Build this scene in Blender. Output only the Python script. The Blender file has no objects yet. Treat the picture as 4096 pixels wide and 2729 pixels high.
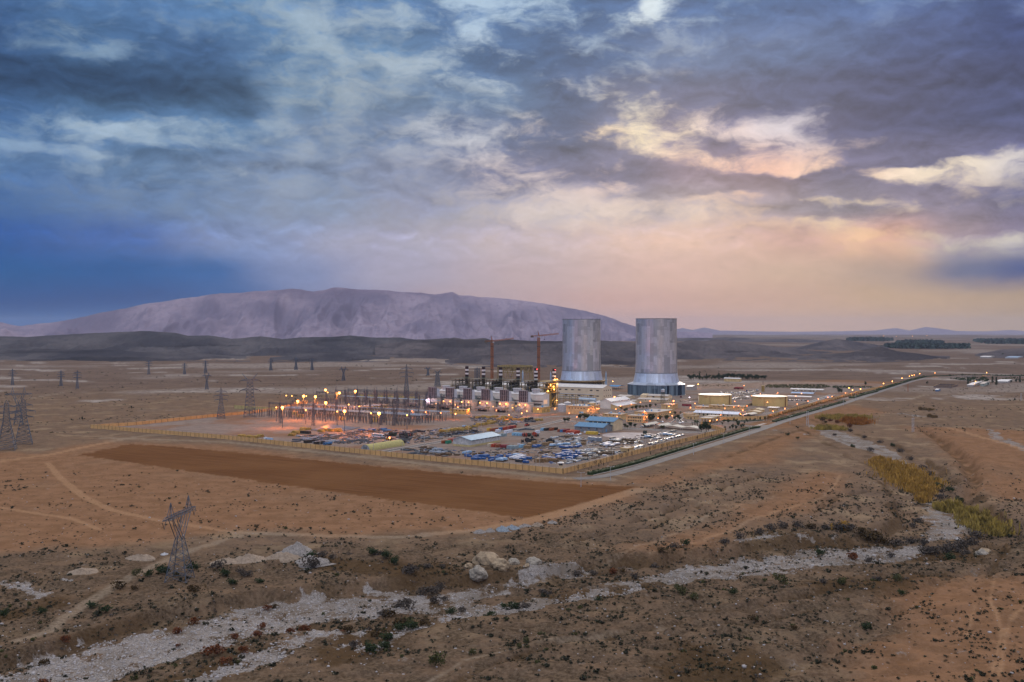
import bpy, math, random
import numpy as np
from mathutils import Vector, Matrix

random.seed(7)
rng = np.random.default_rng(11)
S = bpy.context.scene
COL = S.collection
R = math.radians

# ------------------------------------------------------------------ camera
FOC, HOR, CAMH = 4000.0, 1316.0, 100.0            # focal length / horizon row of the photograph, drone height
cd = bpy.data.cameras.new('camera')
cd.sensor_width = 36.0
cd.lens = 36.0 * FOC / 4096.0
cd.shift_y = -(1364.5 - HOR) / 4096.0
cd.clip_start = 1.0
cd.clip_end = 90000.0
cam = bpy.data.objects.new('camera', cd)
cam.location = (0, 0, CAMH)
cam.rotation_euler = (R(90), 0, 0)
COL.objects.link(cam)
S.camera = cam

S.view_settings.view_transform = 'Standard'
S.view_settings.look = 'None'
S.view_settings.exposure = 0.0
S.view_settings.gamma = 1.0
S.cycles.use_denoising = True
S.cycles.max_bounces = 4
S.cycles.diffuse_bounces = 2
S.cycles.glossy_bounces = 2
S.cycles.transparent_max_bounces = 8
S.cycles.sample_clamp_indirect = 3.0


def lin(c):
    return tuple(((v / 255) / 12.92 if v / 255 <= 0.04045 else ((v / 255 + 0.055) / 1.055) ** 2.4) for v in c)


# ------------------------------------------------------------------ world: dusk sky with a broken cloud deck
SUN_AZ, SUN_EL = R(11), R(13)
W = bpy.data.worlds.new('World')
S.world = W
W.use_nodes = True
nt = W.node_tree
nt.nodes.clear()


class NG:
    """small helper that chains shader nodes"""
    def __init__(self, t):
        self.t = t

    def n(self, kind, ins=(), **props):
        nd = self.t.nodes.new(kind)
        for k, v in props.items():
            setattr(nd, k, v)
        for i, v in enumerate(ins):
            if v is None:
                continue
            if hasattr(v, 'is_output'):
                self.t.links.new(v, nd.inputs[i])
            else:
                nd.inputs[i].default_value = v
        return nd

    def m(self, op, *a, clamp=False):
        return self.n('ShaderNodeMath', a, operation=op, use_clamp=clamp).outputs[0]

    def v(self, op, *a):
        nd = self.n('ShaderNodeVectorMath', (), operation=op)
        for i, x in enumerate(a):
            if op == 'SCALE' and i == 1:
                sock = nd.inputs['Scale']
            else:
                sock = nd.inputs[i]
            if hasattr(x, 'is_output'):
                self.t.links.new(x, sock)
            else:
                sock.default_value = x
        return nd.outputs['Value'] if op in ('LENGTH', 'DISTANCE', 'DOT_PRODUCT') else nd.outputs[0]

    def noise(self, vec, scale, detail=6.0, rough=0.55, dist=0.0, color=False):
        nd = self.n('ShaderNodeTexNoise', ())
        nd.noise_dimensions = '3D'
        self.t.links.new(vec, nd.inputs['Vector'])
        nd.inputs['Scale'].default_value = scale
        nd.inputs['Detail'].default_value = detail
        nd.inputs['Roughness'].default_value = rough
        nd.inputs['Distortion'].default_value = dist
        return nd.outputs['Color'] if color else nd.outputs[0]

    def smooth(self, x, a, b, lo=0.0, hi=1.0):
        nd = self.n('ShaderNodeMapRange', (), interpolation_type='SMOOTHSTEP')
        self.t.links.new(x, nd.inputs['Value'])
        for k, val in (('From Min', a), ('From Max', b), ('To Min', lo), ('To Max', hi)):
            if hasattr(val, 'is_output'):
                self.t.links.new(val, nd.inputs[k])
            else:
                nd.inputs[k].default_value = val
        return nd.outputs[0]

    def mix(self, f, a, b, blend='MIX'):
        nd = self.n('ShaderNodeMix', (), data_type='RGBA', blend_type=blend)
        for k, val in ((0, f), (6, a), (7, b)):
            if hasattr(val, 'is_output'):
                self.t.links.new(val, nd.inputs[k])
            elif k == 0:
                nd.inputs[k].default_value = val
            else:
                nd.inputs[k].default_value = (*val[:3], 1.0)
        return nd.outputs[2]


def sky_q(px, py):
    """direction of a photographed sky point as (azimuth, elevation) in quarter radians"""
    az = math.atan((px - 2048) / FOC)
    el = math.atan((HOR - py) / math.hypot(FOC, px - 2048))
    return (az * 4.0, el * 4.0, 0.0)


g = NG(nt)
tc = g.n('ShaderNodeTexCoord')
sep = g.n('ShaderNodeSeparateXYZ', (tc.outputs['Generated'],))
dx, dy, dz = sep.outputs
az = g.m('ARCTAN2', dx, g.m('ABSOLUTE', dy))
el = g.m('ARCSINE', dz)
q = g.n('ShaderNodeCombineXYZ', (g.m('MULTIPLY', az, 4.0), g.m('MULTIPLY', el, 4.0), g.m('MULTIPLY', g.m('LESS_THAN', dy, 0.0), 7.3))).outputs[0]
# clouds are flat layers: compress the pattern vertically towards the horizon
qs = g.v('MULTIPLY', q, (1.0, 1.75, 1.0))
wv = g.v('SUBTRACT', g.noise(qs, 1.6, 3, 0.6, color=True), (0.5, 0.5, 0.5))
wv2 = g.v('SUBTRACT', g.noise(qs, 6.0, 3, 0.6, color=True), (0.5, 0.5, 0.5))
# what the cloud deck looks like by direction: rows of (px, light colour, dark colour, coverage) at photographed heights
def F_(c):
    return (c, tuple(int(x * 0.95) for x in c), .5)


SKYROWS = [
    (-1100, [(2048, (206, 206, 214), (168, 168, 180), .55)]),
    (-250, [(0, (170, 195, 228), (100, 134, 180), .6), (2048, (190, 208, 234), (96, 126, 168), .6), (4096, (150, 174, 216), (84, 104, 152), .7)]),
    (40, [(0, (121, 150, 185), (72, 108, 156), 0.57), (500, (133, 160, 190), (83, 120, 167), 0.67), (1000, (153, 177, 199), (89, 126, 168), 0.62), (1450, (165, 185, 204), (85, 118, 159), 0.55),
          (1950, (181, 206, 230), (80, 113, 157), 0.55), (2350, (181, 206, 230), (71, 103, 147), 0.7), (2590, (223, 236, 244), (76, 107, 153), 0.5), (2900, (153, 180, 213), (72, 105, 153), 0.75),
          (3400, (130, 158, 201), (76, 105, 155), 0.72), (3800, (139, 168, 213), (72, 96, 145), 0.68), (4096, (130, 158, 203), (65, 86, 135), 0.75)]),
    (230, [(0, (113, 143, 177), (59, 91, 136), 0.69), (300, (138, 165, 192), (71, 104, 145), 0.49), (800, (121, 148, 179), (68, 100, 143), 0.79), (1150, (153, 175, 195), (85, 118, 156), 0.57),
           (1500, (165, 183, 200), (94, 126, 161), 0.52), (2000, (195, 213, 230), (72, 101, 141), 0.6), (2400, (162, 182, 207), (69, 96, 137), 0.72), (2700, (148, 165, 193), (91, 113, 151), 0.65),
           (3200, (128, 148, 186), (89, 111, 153), 0.75), (3700, (111, 132, 179), (76, 92, 137), 0.8), (4096, (116, 134, 184), (63, 78, 126), 0.8)]),
    (400, [(0, (97, 126, 161), (46, 73, 110), 0.9), (500, (97, 126, 159), (47, 73, 107), 0.9), (950, (109, 133, 161), (61, 88, 121), 0.82), (1180, (158, 175, 190), (102, 129, 159), 0.42),
           (1500, (158, 173, 189), (104, 127, 156), 0.49), (2000, (176, 192, 209), (91, 117, 151), 0.6), (2300, (205, 206, 214), (78, 97, 133), 0.70), (2480, (235, 226, 214), (100, 108, 138), 0.66),
           (2800, (196, 182, 190), (98, 104, 136), 0.78), (3100, (139, 145, 178), (82, 92, 129), 0.85), (3600, (109, 117, 155), (74, 82, 120), 0.95), (4096, (104, 113, 155), (67, 76, 116), 0.95)]),
    (540, [(0, (129, 160, 192), (66, 102, 150), .60), (400, (166, 188, 210), (80, 115, 156), .50), (900, (151, 174, 198), (82, 116, 155), .57), (1300, (154, 168, 188), (104, 125, 156), .52),
           (1900, (200, 204, 216), (91, 107, 141), .52), (2250, (234, 214, 206), (84, 98, 132), .58), (2420, (252, 226, 198), (104, 108, 136), .46), (2560, (255, 236, 204), (118, 116, 140), .34), (2720, (253, 230, 206), (120, 114, 140), .38),
           (2900, (238, 216, 214), (104, 104, 136), .50), (3120, (222, 212, 220), (92, 94, 128), .54), (3500, (148, 146, 174), (76, 82, 120), .82), (4096, (121, 126, 166), (71, 80, 122), .88)]),
    (700, [(0, (136, 164, 198), (80, 114, 158), .54), (600, (158, 178, 200), (90, 118, 154), .55), (1200, (156, 170, 192), (112, 130, 160), .52), (1600, (160, 166, 188), (124, 134, 162), .52),
           (2050, (216, 202, 206), (106, 110, 140), .6), (2500, (230, 204, 200), (108, 108, 138), .58), (2750, (250, 208, 188), (140, 124, 144), .30), (3050, (250, 200, 180), (140, 122, 142), .28),
           (3400, (246, 210, 190), (106, 104, 136), .5), (3750, (250, 232, 208), (106, 106, 140), .44), (4096, (222, 214, 214), (100, 102, 142), .5)]),
    (850, [(0, (80, 115, 165), (58, 95, 150), .5), (600, (115, 138, 172), (92, 118, 158), .5), (1200, (137, 151, 178), (121, 138, 169), .5), (1700, (155, 156, 174), (133, 138, 165), .5),
           (2150, (212, 199, 199), (145, 144, 164), .4), (2600, (225, 205, 197), (160, 151, 162), .4), (3050, (223, 193, 178), (145, 134, 147), .45), (3350, (237, 215, 186), (127, 122, 141), .45),
           (3700, (218, 196, 184), (124, 117, 141), .6), (4096, (172, 163, 172), (100, 101, 135), .75)]),
    (970, [(0, (44, 92, 162), (34, 82, 154), .5), (500, (84, 114, 172), (64, 98, 162), .5), (1000, (138, 152, 190), (122, 140, 182), .5), (1600, (170, 168, 190), (156, 156, 184), .5),
           (2100, (200, 182, 186), (176, 164, 178), .5), (2700, (226, 190, 178), (198, 170, 168), .5), (3150, (224, 184, 166), (190, 154, 150), .5), (3550, (242, 196, 162), (196, 152, 142), .4),
           (3850, (228, 216, 200), (150, 134, 150), .45), (4096, (226, 218, 208), (120, 112, 142), .5)]),
    (1100, [(p, *F_(c)) for p, c in ((0, (0, 84, 150)), (500, (0, 84, 152)), (850, (30, 94, 162)), (1200, (116, 134, 180)), (1600, (158, 156, 184)), (2100, (178, 160, 172)), (2700, (198, 166, 164)),
                                     (3200, (188, 160, 150)), (3560, (164, 144, 140)), (3850, (80, 98, 142)), (4096, (36, 74, 138)))]),
    (1200, [(p, *F_(c)) for p, c in ((0, (0, 74, 142)), (600, (0, 74, 142)), (950, (28, 90, 156)), (1350, (120, 132, 176)), (1900, (166, 150, 168)), (2500, (182, 150, 156)), (3000, (180, 150, 148)),
                                     (3600, (180, 154, 136)), (4096, (168, 146, 130)))]),
    (1300, [(p, *F_(c)) for p, c in ((0, (0, 88, 156)), (500, (0, 92, 160)), (1200, (118, 130, 172)), (2000, (162, 146, 166)), (2700, (176, 148, 156)), (3300, (182, 154, 146)), (4096, (174, 150, 130)))]),
]
PX0, PX1 = -1000.0, 5100.0
qv = g.n('ShaderNodeSeparateXYZ', (g.v('ADD', q, g.v('ADD', g.v('MULTIPLY', wv, (0.22, 0.07, 0.0)), g.v('MULTIPLY', wv2, (0.08, 0.05, 0.0)))),)).outputs
q0, q1 = sky_q(PX0, 800)[0], sky_q(PX1, 800)[0]
rpos = g.m('DIVIDE', g.m('SUBTRACT', qv[0], q0), q1 - q0, clamp=True)


def ramp(stops):
    nd = g.n('ShaderNodeValToRGB', (rpos,))
    cr = nd.color_ramp
    cr.interpolation = 'EASE'
    while len(cr.elements) < len(stops):
        cr.elements.new(0.5)
    for e_, (px_, c_, a_) in zip(cr.elements, stops):
        e_.position = (sky_q(px_, 800)[0] - q0) / (q1 - q0)
        e_.color = (*lin(c_), a_)
    return nd.outputs


Lc = Dc = cov = None
prev = None
for (py, st) in SKYROWS:
    if len(st) == 1:
        st = st + [(4096, *st[0][1:])]
    e_here = sky_q(2048, py)[1]
    lo, do = ramp([(p_, l_, c_) for (p_, l_, d_, c_) in st]), ramp([(p_, d_, c_) for (p_, l_, d_, c_) in st])
    if Lc is None:
        Lc, Dc, cov = lo[0], do[0], lo[1]
    else:
        f = g.smooth(qv[1], prev, e_here)
        Lc, Dc = g.mix(f, Lc, lo[0]), g.mix(f, Dc, do[0])
        cov = g.m('ADD', g.m('MULTIPLY', cov, g.m('SUBTRACT', 1.0, f)), g.m('MULTIPLY', lo[1], f))
    prev = e_here
# explicit cloud bands: (px, py, half length, half height, slope degrees, strength)
BANDS = [(300, 340, 600, 120, 2, .34), (850, 350, 260, 105, 8, .30), (420, 700, 620, 70, 3, .16), (420, 100, 560, 60, 8, .14), (1750, 470, 200, 60, 20, .16), (2100, 230, 260, 110, 30, .16), (3600, 640, 560, 42, -13, .55), (3180, 735, 520, 40, 6, .5),
         (2850, 745, 420, 36, -4, .42), (2430, 640, 360, 75, 12, .42), (2890, 595, 95, 44, 8, .34), (3900, 540, 460, 80, -9, .4), (3850, 900, 420, 55, 2, .4),
         (3250, 830, 320, 40, 4, .4), (2250, 450, 260, 90, 20, .3), (3400, 330, 640, 130, 4, .25), (900, 640, 560, 40, 3, .25),
         (2640, 530, 200, 26, 14, -.16), (2950, 500, 240, 30, 6, -.10), (3550, 690, 200, 30, 4, -.4), (3800, 700, 260, 44, -3, -.2), (1300, 150, 160, 60, 45, -.22), (1130, 520, 200, 50, 25, -.14),
         (500, 530, 260, 36, 6, -.24), (150, 590, 260, 30, 4, -.25), (2585, 25, 80, 30, 20, -.26), (250, 195, 330, 30, -2, -.25)]
extra = None
wq = g.v('ADD', g.v('ADD', q, g.v('MULTIPLY', wv, (0.16, 0.06, 0.0))), g.v('MULTIPLY', wv2, (0.11, 0.07, 0.0)))
for (px, py, hl, hh, sl, st) in BANDS:
    c0 = sky_q(px, py)
    mp = g.n('ShaderNodeMapping', (wq,), vector_type='TEXTURE')
    mp.inputs['Location'].default_value = c0
    mp.inputs['Rotation'].default_value = (0, 0, R(-sl))
    mp.inputs['Scale'].default_value = (hl / 1000.0, hh / 1000.0, 1.0)
    b = g.m('MULTIPLY', g.smooth(g.v('LENGTH', mp.outputs[0]), 0.35, 1.25, 1.0, 0.0), st)
    extra = b if extra is None else g.m('ADD', extra, b)
# cloud field: large masses, medium puffs, fine ragged edges
qc = g.v('ADD', g.v('MULTIPLY', q, (1.0, 2.1, 1.0)), g.v('MULTIPLY', wv2, (0.10, 0.10, 0.0)))
n1 = g.noise(qc, 2.1, 3, 0.5, 0.2)
n2 = g.noise(g.v('ADD', qc, (3.1, 1.7, 0.0)), 5.6, 8, 0.60, 0.35)
n4 = g.noise(g.v('ADD', qc, (7.3, 2.9, 0.0)), 17.0, 5, 0.62, 0.2)
fld = g.m('ADD', g.m('MULTIPLY', g.m('SUBTRACT', g.m('ADD', g.m('MULTIPLY', n1, 0.30), g.m('ADD', g.m('MULTIPLY', n2, 0.52), g.m('MULTIPLY', n4, 0.18))), 0.5), 1.55), 0.5)
calm = g.smooth(el, R(2.6), R(5.6), 0.10, 1.0)      # rain veils blur everything near the horizon
covx = g.m('ADD', cov, extra)
thr = g.m('SUBTRACT', 0.79, g.m('MULTIPLY', covx, 0.55))
dif = g.m('MULTIPLY', g.m('SUBTRACT', fld, thr), calm)
cl = g.smooth(dif, -0.19, 0.13)
core = g.smooth(dif, 0.02, 0.26)
# light catching the upper rims, darker hearts
n3 = g.noise(g.v('ADD', qc, (3.1, 1.645, 0.0)), 5.6, 5, 0.58, 0.35)
edge = g.m('MULTIPLY', g.m('SUBTRACT', n2, n3), calm)
body = g.m('ADD', 1.12, g.m('ADD', g.m('MULTIPLY', edge, 1.5), g.m('MULTIPLY', core, -0.20)))
Dsh = g.v('SCALE', Dc, body)
thin = g.m('ADD', g.smooth(dif, -0.42, -0.16, 1.12, 0.96), g.m('MULTIPLY', g.m('SUBTRACT', n4, 0.5), 0.5))      # thin veil in front of the bright gaps
Lsh = g.v('SCALE', Lc, thin)
skyc = g.mix(cl, Lsh, Dsh)
# overcast is brighter towards the zenith
lift = g.m('MULTIPLY', g.smooth(el, R(20), R(55), 1.0, 1.7), g.smooth(dy, 0.15, -0.45, 1.0, 1.9))  # unseen sky behind the camera also brightened, to light faces turned to it
skyc = g.v('SCALE', skyc, lift)
nish = g.n('ShaderNodeTexSky', (), sky_type='NISHITA')
nish.sun_disc = False
nish.sun_elevation = SUN_EL
nish.sun_rotation = SUN_AZ
clear = g.v('SCALE', nish.outputs[0], 0.05)
fin = g.mix(0.94, clear, skyc)
bg = g.n('ShaderNodeBackground', (fin, 1.0))
out = g.n('ShaderNodeOutputWorld', (bg.outputs[0],))

# the veiled sun behind the cloud opening
sd = bpy.data.lights.new('sun', 'SUN')
sd.energy = 1.5
sd.angle = R(10)
sd.color = (1.0, 0.82, 0.66)
so = bpy.data.objects.new('sun', sd)
sv = Vector((math.sin(SUN_AZ) * math.cos(SUN_EL), math.cos(SUN_AZ) * math.cos(SUN_EL), math.sin(SUN_EL)))
so.rotation_euler = sv.to_track_quat('Z', 'Y').to_euler()
so.location = (300, 2000, 900)
COL.objects.link(so)


# ------------------------------------------------------------------ placing helpers
def G(px, py, z=0.0):
    """world point at height z that the photograph shows at (px, py)"""
    y = FOC * (CAMH - z) / (py - HOR)
    return Vector(((px - 2048) / FOC * y, y, z))


def PX(p):
    return 2048 + FOC * p[0] / p[1], HOR + FOC * (CAMH - p[2]) / p[1]


AX = R(58)                                          # plant grid: v axis heading, u axis is 90 degrees further
U = Vector((math.cos(AX + math.pi / 2), math.sin(AX + math.pi / 2), 0))
V = Vector((math.cos(AX), math.sin(AX), 0))


# ------------------------------------------------------------------ materials
MATS = {}


def mat(name, rgb, rough=0.85, metal=0.0, var=0.18, scale=0.6, rgb2=None, bump=0.0, streak=None, emis=None, spec=0.2, srgb=False):
    if name in MATS:
        return MATS[name]
    m = bpy.data.materials.new(name)
    m.use_nodes = True
    t = m.node_tree
    k = NG(t)
    p = t.nodes['Principled BSDF']
    if srgb:
        rgb = lin(rgb)
        rgb2 = lin(rgb2) if rgb2 else None
    co = k.n('ShaderNodeTexCoord').outputs['Object']
    if streak:
        co = k.v('MULTIPLY', co, streak)
    nz = k.noise(co, scale, 6, 0.6)
    b = rgb2 or tuple(c * (1 - 2 * var) for c in rgb)
    a = rgb if rgb2 else tuple(min(1, c * (1 + var)) for c in rgb)
    nz2 = k.noise(co, scale * 7.3, 3, 0.6)
    f = k.smooth(k.m('ADD', k.m('MULTIPLY', nz, 0.7), k.m('MULTIPLY', nz2, 0.3)), 0.36, 0.64)
    t.links.new(k.mix(f, b, a), p.inputs['Base Color'])
    p.inputs['Roughness'].default_value = rough
    p.inputs['Metallic'].default_value = metal
    p.inputs['Specular IOR Level'].default_value = spec
    if bump:
        bn = k.n('ShaderNodeBump', ())
        bn.inputs['Strength'].default_value = 0.5
        bn.inputs['Distance'].default_value = bump
        t.links.new(nz2, bn.inputs['Height'])
        t.links.new(bn.outputs[0], p.inputs['Normal'])
    if emis:
        p.inputs['Emission Color'].default_value = (*emis[0], 1)
        p.inputs['Emission Strength'].default_value = emis[1]
    MATS[name] = m
    return m


# ------------------------------------------------------------------ mesh builder
class MB:
    def __init__(self):
        self.v, self.f = [], []

    def quadbox(self, o, a, b, c):
        """box spanned by vectors a, b, c from corner o"""
        o, a, b, c = Vector(o), Vector(a), Vector(b), Vector(c)
        if a.cross(b).dot(c) < 0:
            a, b = b, a
        i = len(self.v)
        self.v += [o, o + a, o + a + b, o + b, o + c, o + a + c, o + a + b + c, o + b + c]
        self.f += [(i, i + 3, i + 2, i + 1), (i + 4, i + 5, i + 6, i + 7), (i, i + 1, i + 5, i + 4),
                   (i + 1, i + 2, i + 6, i + 5), (i + 2, i + 3, i + 7, i + 6), (i + 3, i, i + 4, i + 7)]
        return self

    def box(self, x0, y0, z0, x1, y1, z1):
        return self.quadbox((x0, y0, z0), (x1 - x0, 0, 0), (0, y1 - y0, 0), (0, 0, z1 - z0))

    def cbox(self, cx, cy, z0, sx, sy, sz):
        return self.box(cx - sx / 2, cy - sy / 2, z0, cx + sx / 2, cy + sy / 2, z0 + sz)

    def bar(self, p, q, w, h=None):
        p, q = Vector(p), Vector(q)
        d = q - p
        if d.length < 1e-6:
            return self
        up = Vector((0, 0, 1)) if abs(d.normalized().z) < 0.95 else Vector((1, 0, 0))
        s = d.cross(up).normalized()
        t = s.cross(d).normalized()
        h = h or w
        return self.quadbox(p - s * w / 2 - t * h / 2, d, s * w, t * h)

    def cyl(self, p, q, r0, r1=None, n=12, caps=True):
        p, q = Vector(p), Vector(q)
        r1 = r0 if r1 is None else r1
        d = (q - p).normalized()
        up = Vector((0, 0, 1)) if abs(d.z) < 0.95 else Vector((1, 0, 0))
        s = d.cross(up).normalized()
        t = d.cross(s)
        i = len(self.v)
        for k in range(n):
            a = 2 * math.pi * k / n
            e = s * math.cos(a) + t * math.sin(a)
            self.v += [p + e * r0, q + e * r1]
        for k in range(n):
            a, b = i + 2 * k, i + 2 * ((k + 1) % n)
            self.f.append((a, a + 1, b + 1, b))
        if caps:
            self.f.append(tuple(i + 2 * k for k in range(n)))
            self.f.append(tuple(i + 2 * k + 1 for k in reversed(range(n))))
        return self

    def lathe(self, prof, n=48, c=(0, 0, 0), close=False):
        """profile of (radius, z) turned round the vertical through c"""
        i, m = len(self.v), len(prof)
        for k in range(n):
            a = 2 * math.pi * k / n
            for (r, z) in prof:
                self.v.append(Vector((c[0] + r * math.cos(a), c[1] + r * math.sin(a), c[2] + z)))
        for k in range(n):
            for j in range(m - 1):
                a, b = i + k * m + j, i + ((k + 1) % n) * m + j
                self.f.append((a, b, b + 1, a + 1))
        return self

    def prism(self, pts, vec):
        """polygon (3D points) pushed along vec"""
        vec = Vector(vec)
        i, n = len(self.v), len(pts)
        self.v += [Vector(p) for p in pts] + [Vector(p) + vec for p in pts]
        self.f.append(tuple(range(i + n - 1, i - 1, -1)))
        self.f.append(tuple(range(i + n, i + 2 * n)))
        for k in range(n):
            a, b = i + k, i + (k + 1) % n
            self.f.append((a, b, b + n, a + n))
        return self

    def face(self, *pts):
        i = len(self.v)
        self.v += [Vector(p) for p in pts]
        self.f.append(tuple(range(i, i + len(pts))))
        return self

    def mesh(self, name, m=None, smooth=False):
        me = bpy.data.meshes.new(name)
        me.from_pydata([tuple(v) for v in self.v], [], self.f)
        if m:
            me.materials.append(m)
        if smooth:
            me.polygons.foreach_set('use_smooth', [True] * len(me.polygons))
        me.update()
        return me

    def build(self, name, m, parent=None, smooth=False, loc=None, rz=0.0):
        return put(name, self.mesh(name, m, smooth), parent, loc, rz)


def put(name, me, parent=None, loc=None, rz=0.0):
    o = bpy.data.objects.new(name, me)
    COL.objects.link(o)
    if parent is not None:
        o.parent = parent
    if loc is not None:
        o.location = loc
    if rz:
        o.rotation_euler = (0, 0, rz)
    return o


def tag(o, label=None, cat=None, group=None, kind=None):
    if label:
        o['label'] = label
    if cat:
        o['category'] = cat
    if group:
        o['group'] = group
    if kind:
        o['kind'] = kind
    return o


def thing(name, label, cat, loc=(0, 0, 0), rz=0.0, group=None):
    o = bpy.data.objects.new(name, None)
    COL.objects.link(o)
    o.empty_display_size = 1.0
    o.location = loc
    o.rotation_euler = (0, 0, rz)
    return tag(o, label, cat, group)


KIDS = {}


def kids(o):
    return [c for c in bpy.data.objects if c.parent == o] if o.name not in KIDS else KIDS[o.name]


def dup(root, loc, rz=None, label=None, group=None, scale=None, children=None):
    """copy of a thing with copies of its parts and sub-parts"""
    r = root.copy()
    COL.objects.link(r)
    r.location = loc
    if rz is not None:
        r.rotation_euler = (0, 0, rz)
    if scale is not None:
        r.scale = scale if hasattr(scale, '__len__') else (scale,) * 3
    if label:
        r['label'] = label
    if group:
        r['group'] = group

    def rec(src, dst):
        for ch in CH(src):
            c = ch.copy()
            COL.objects.link(c)
            c.parent = dst
            rec(ch, c)
    rec(root, r)
    return r


_ch = {}


def CH(o):
    k = o.name
    if k not in _ch:
        _ch[k] = [c for c in bpy.data.objects if c.parent is o or c.parent == o]
    return _ch[k]


def np_mesh(name, verts, faces, m=None, smooth=True, attrs=None):
    me = bpy.data.meshes.new(name)
    verts = np.ascontiguousarray(verts, dtype=np.float32)
    faces = np.ascontiguousarray(faces, dtype=np.int32)
    nv, nf, k = len(verts), len(faces), faces.shape[1]
    me.vertices.add(nv)
    me.vertices.foreach_set('co', verts.ravel())
    me.loops.add(nf * k)
    me.loops.foreach_set('vertex_index', faces.ravel())
    me.polygons.add(nf)
    me.polygons.foreach_set('loop_start', np.arange(0, nf * k, k, dtype=np.int32))
    me.polygons.foreach_set('loop_total', np.full(nf, k, dtype=np.int32))
    if smooth:
        me.polygons.foreach_set('use_smooth', np.ones(nf, dtype=bool))
    if m:
        me.materials.append(m)
    for an, arr in (attrs or {}).items():
        at = me.attributes.new(an, 'FLOAT_COLOR', 'POINT')
        at.data.foreach_set('color', np.ascontiguousarray(arr, dtype=np.float32).ravel())
    me.update()
    me.validate()
    return me

# ------------------------------------------------------------------ terrain
def _hash(ix, iy, s):
    h = (ix.astype(np.int64) * 374761393 + iy.astype(np.int64) * 668265263 + s * 974634777) & 0xFFFFFFFF
    h = ((h ^ (h >> 13)) * 1274126177) & 0xFFFFFFFF
    return (h ^ (h >> 16)) & 0xFFFFFFFF


def pnoise(x, y, s=0):
    x0, y0 = np.floor(x), np.floor(y)
    fx, fy = x - x0, y - y0
    ix, iy = x0.astype(np.int64), y0.astype(np.int64)

    def gr(ax, ay, gx, gy):
        a = _hash(ax, ay, s) * (2 * np.pi / 4294967296.0)
        return np.cos(a) * gx + np.sin(a) * gy
    u, v = fx * fx * fx * (fx * (fx * 6 - 15) + 10), fy * fy * fy * (fy * (fy * 6 - 15) + 10)
    a = gr(ix, iy, fx, fy) * (1 - u) + gr(ix + 1, iy, fx - 1, fy) * u
    b = gr(ix, iy + 1, fx, fy - 1) * (1 - u) + gr(ix + 1, iy + 1, fx - 1, fy - 1) * u
    return (a * (1 - v) + b * v) * 1.5


def fbm(x, y, o=4, s=0, rough=0.5):
    t, a, f, n = 0, 1.0, 1.0, 0.0
    for k in range(o):
        t = t + a * pnoise(x * f, y * f, s + k * 17)
        n += a
        a *= rough
        f *= 2.03
    return t / n


def ridged(x, y, o=4, s=0):
    t, a, f, n = 0, 1.0, 1.0, 0.0
    for k in range(o):
        t = t + a * (1 - np.abs(pnoise(x * f, y * f, s + k * 13)) * 1.6)
        n += a
        a *= 0.5
        f *= 2.1
    return t / n


def sstep(a, b, x):
    t = np.clip((x - a) / (b - a), 0, 1)
    return t * t * (3 - 2 * t)


def seg_dist(x, y, pts):
    """distance to a polyline and interpolated third value"""
    best, val = np.full(np.shape(x), 1e9), np.zeros(np.shape(x))
    for (a, b) in zip(pts[:-1], pts[1:]):
        dx_, dy_ = b[0] - a[0], b[1] - a[1]
        L = dx_ * dx_ + dy_ * dy_
        t = np.clip(((x - a[0]) * dx_ + (y - a[1]) * dy_) / L, 0, 1)
        d = np.hypot(x - a[0] - t * dx_, y - a[1] - t * dy_)
        w = (a[2] + (b[2] - a[2]) * t) if len(a) > 2 else 0
        k = d < best
        best = np.where(k, d, best)
        val = np.where(k, w, val)
    return best, val


def poly_sd(x, y, pts):
    """signed distance to a polygon, negative inside"""
    d, _ = seg_dist(x, y, [(p[0], p[1]) for p in pts] + [(pts[0][0], pts[0][1])])
    ins = np.zeros(np.shape(x), bool)
    n = len(pts)
    for i in range(n):
        ax_, ay_ = pts[i][0], pts[i][1]
        bx_, by_ = pts[(i + 1) % n][0], pts[(i + 1) % n][1]
        if ay_ == by_:
            continue
        c = ((ay_ > y) != (by_ > y)) & (x < (bx_ - ax_) * (y - ay_) / (by_ - ay_) + ax_)
        ins ^= c
    return np.where(ins, -d, d)


def PL(pts, z=0.0):
    return [(*G(p[0], p[1], z)[:2], *p[2:]) for p in pts]


# outlines in world metres, surveyed from the photograph
FIELD = PL([(310, 1822), (520, 1777), (760, 1793), (1000, 1815), (1350, 1850), (1700, 1884), (2100, 1922), (2330, 1940), (2560, 1948), (2330, 2015), (2120, 2073), (1800, 2030), (1300, 1965), (900, 1905), (560, 1856)])
PLANT = PL([(330, 1722), (900, 1775), (1700, 1862), (2256, 1918), (2420, 1930), (2700, 1850), (3050, 1740), (3500, 1590), (3740, 1505), (3500, 1500), (3000, 1520), (2500, 1525), (1900, 1530), (1430, 1580), (1100, 1612), (830, 1664), (545, 1698)])
WADI = PL([(3060, 1640, 12), (3200, 1700, 14), (3318, 1748, 20), (3430, 1790, 25), (3560, 1850, 24), (3690, 1960, 22), (3790, 2060, 24), (3840, 2120, 26), (3700, 2190, 26), (3450, 2210, 26), (3150, 2235, 24), (2900, 2262, 20), (2600, 2300, 20), (2350, 2345, 22), (2050, 2385, 26), (1750, 2410, 28), (1400, 2440, 26), (1050, 2480, 26), (720, 2550, 22), (400, 2640, 22), (100, 2740, 22), (-300, 2900, 22)], -4)
GULLY = PL([(3900, 2270, 2.5), (3780, 2300, 3), (3650, 2400, 3), (3500, 2500, 3.5), (3380, 2570, 4), (3150, 2660, 4), (3000, 2740, 5), (2850, 2900, 5)])
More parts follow.
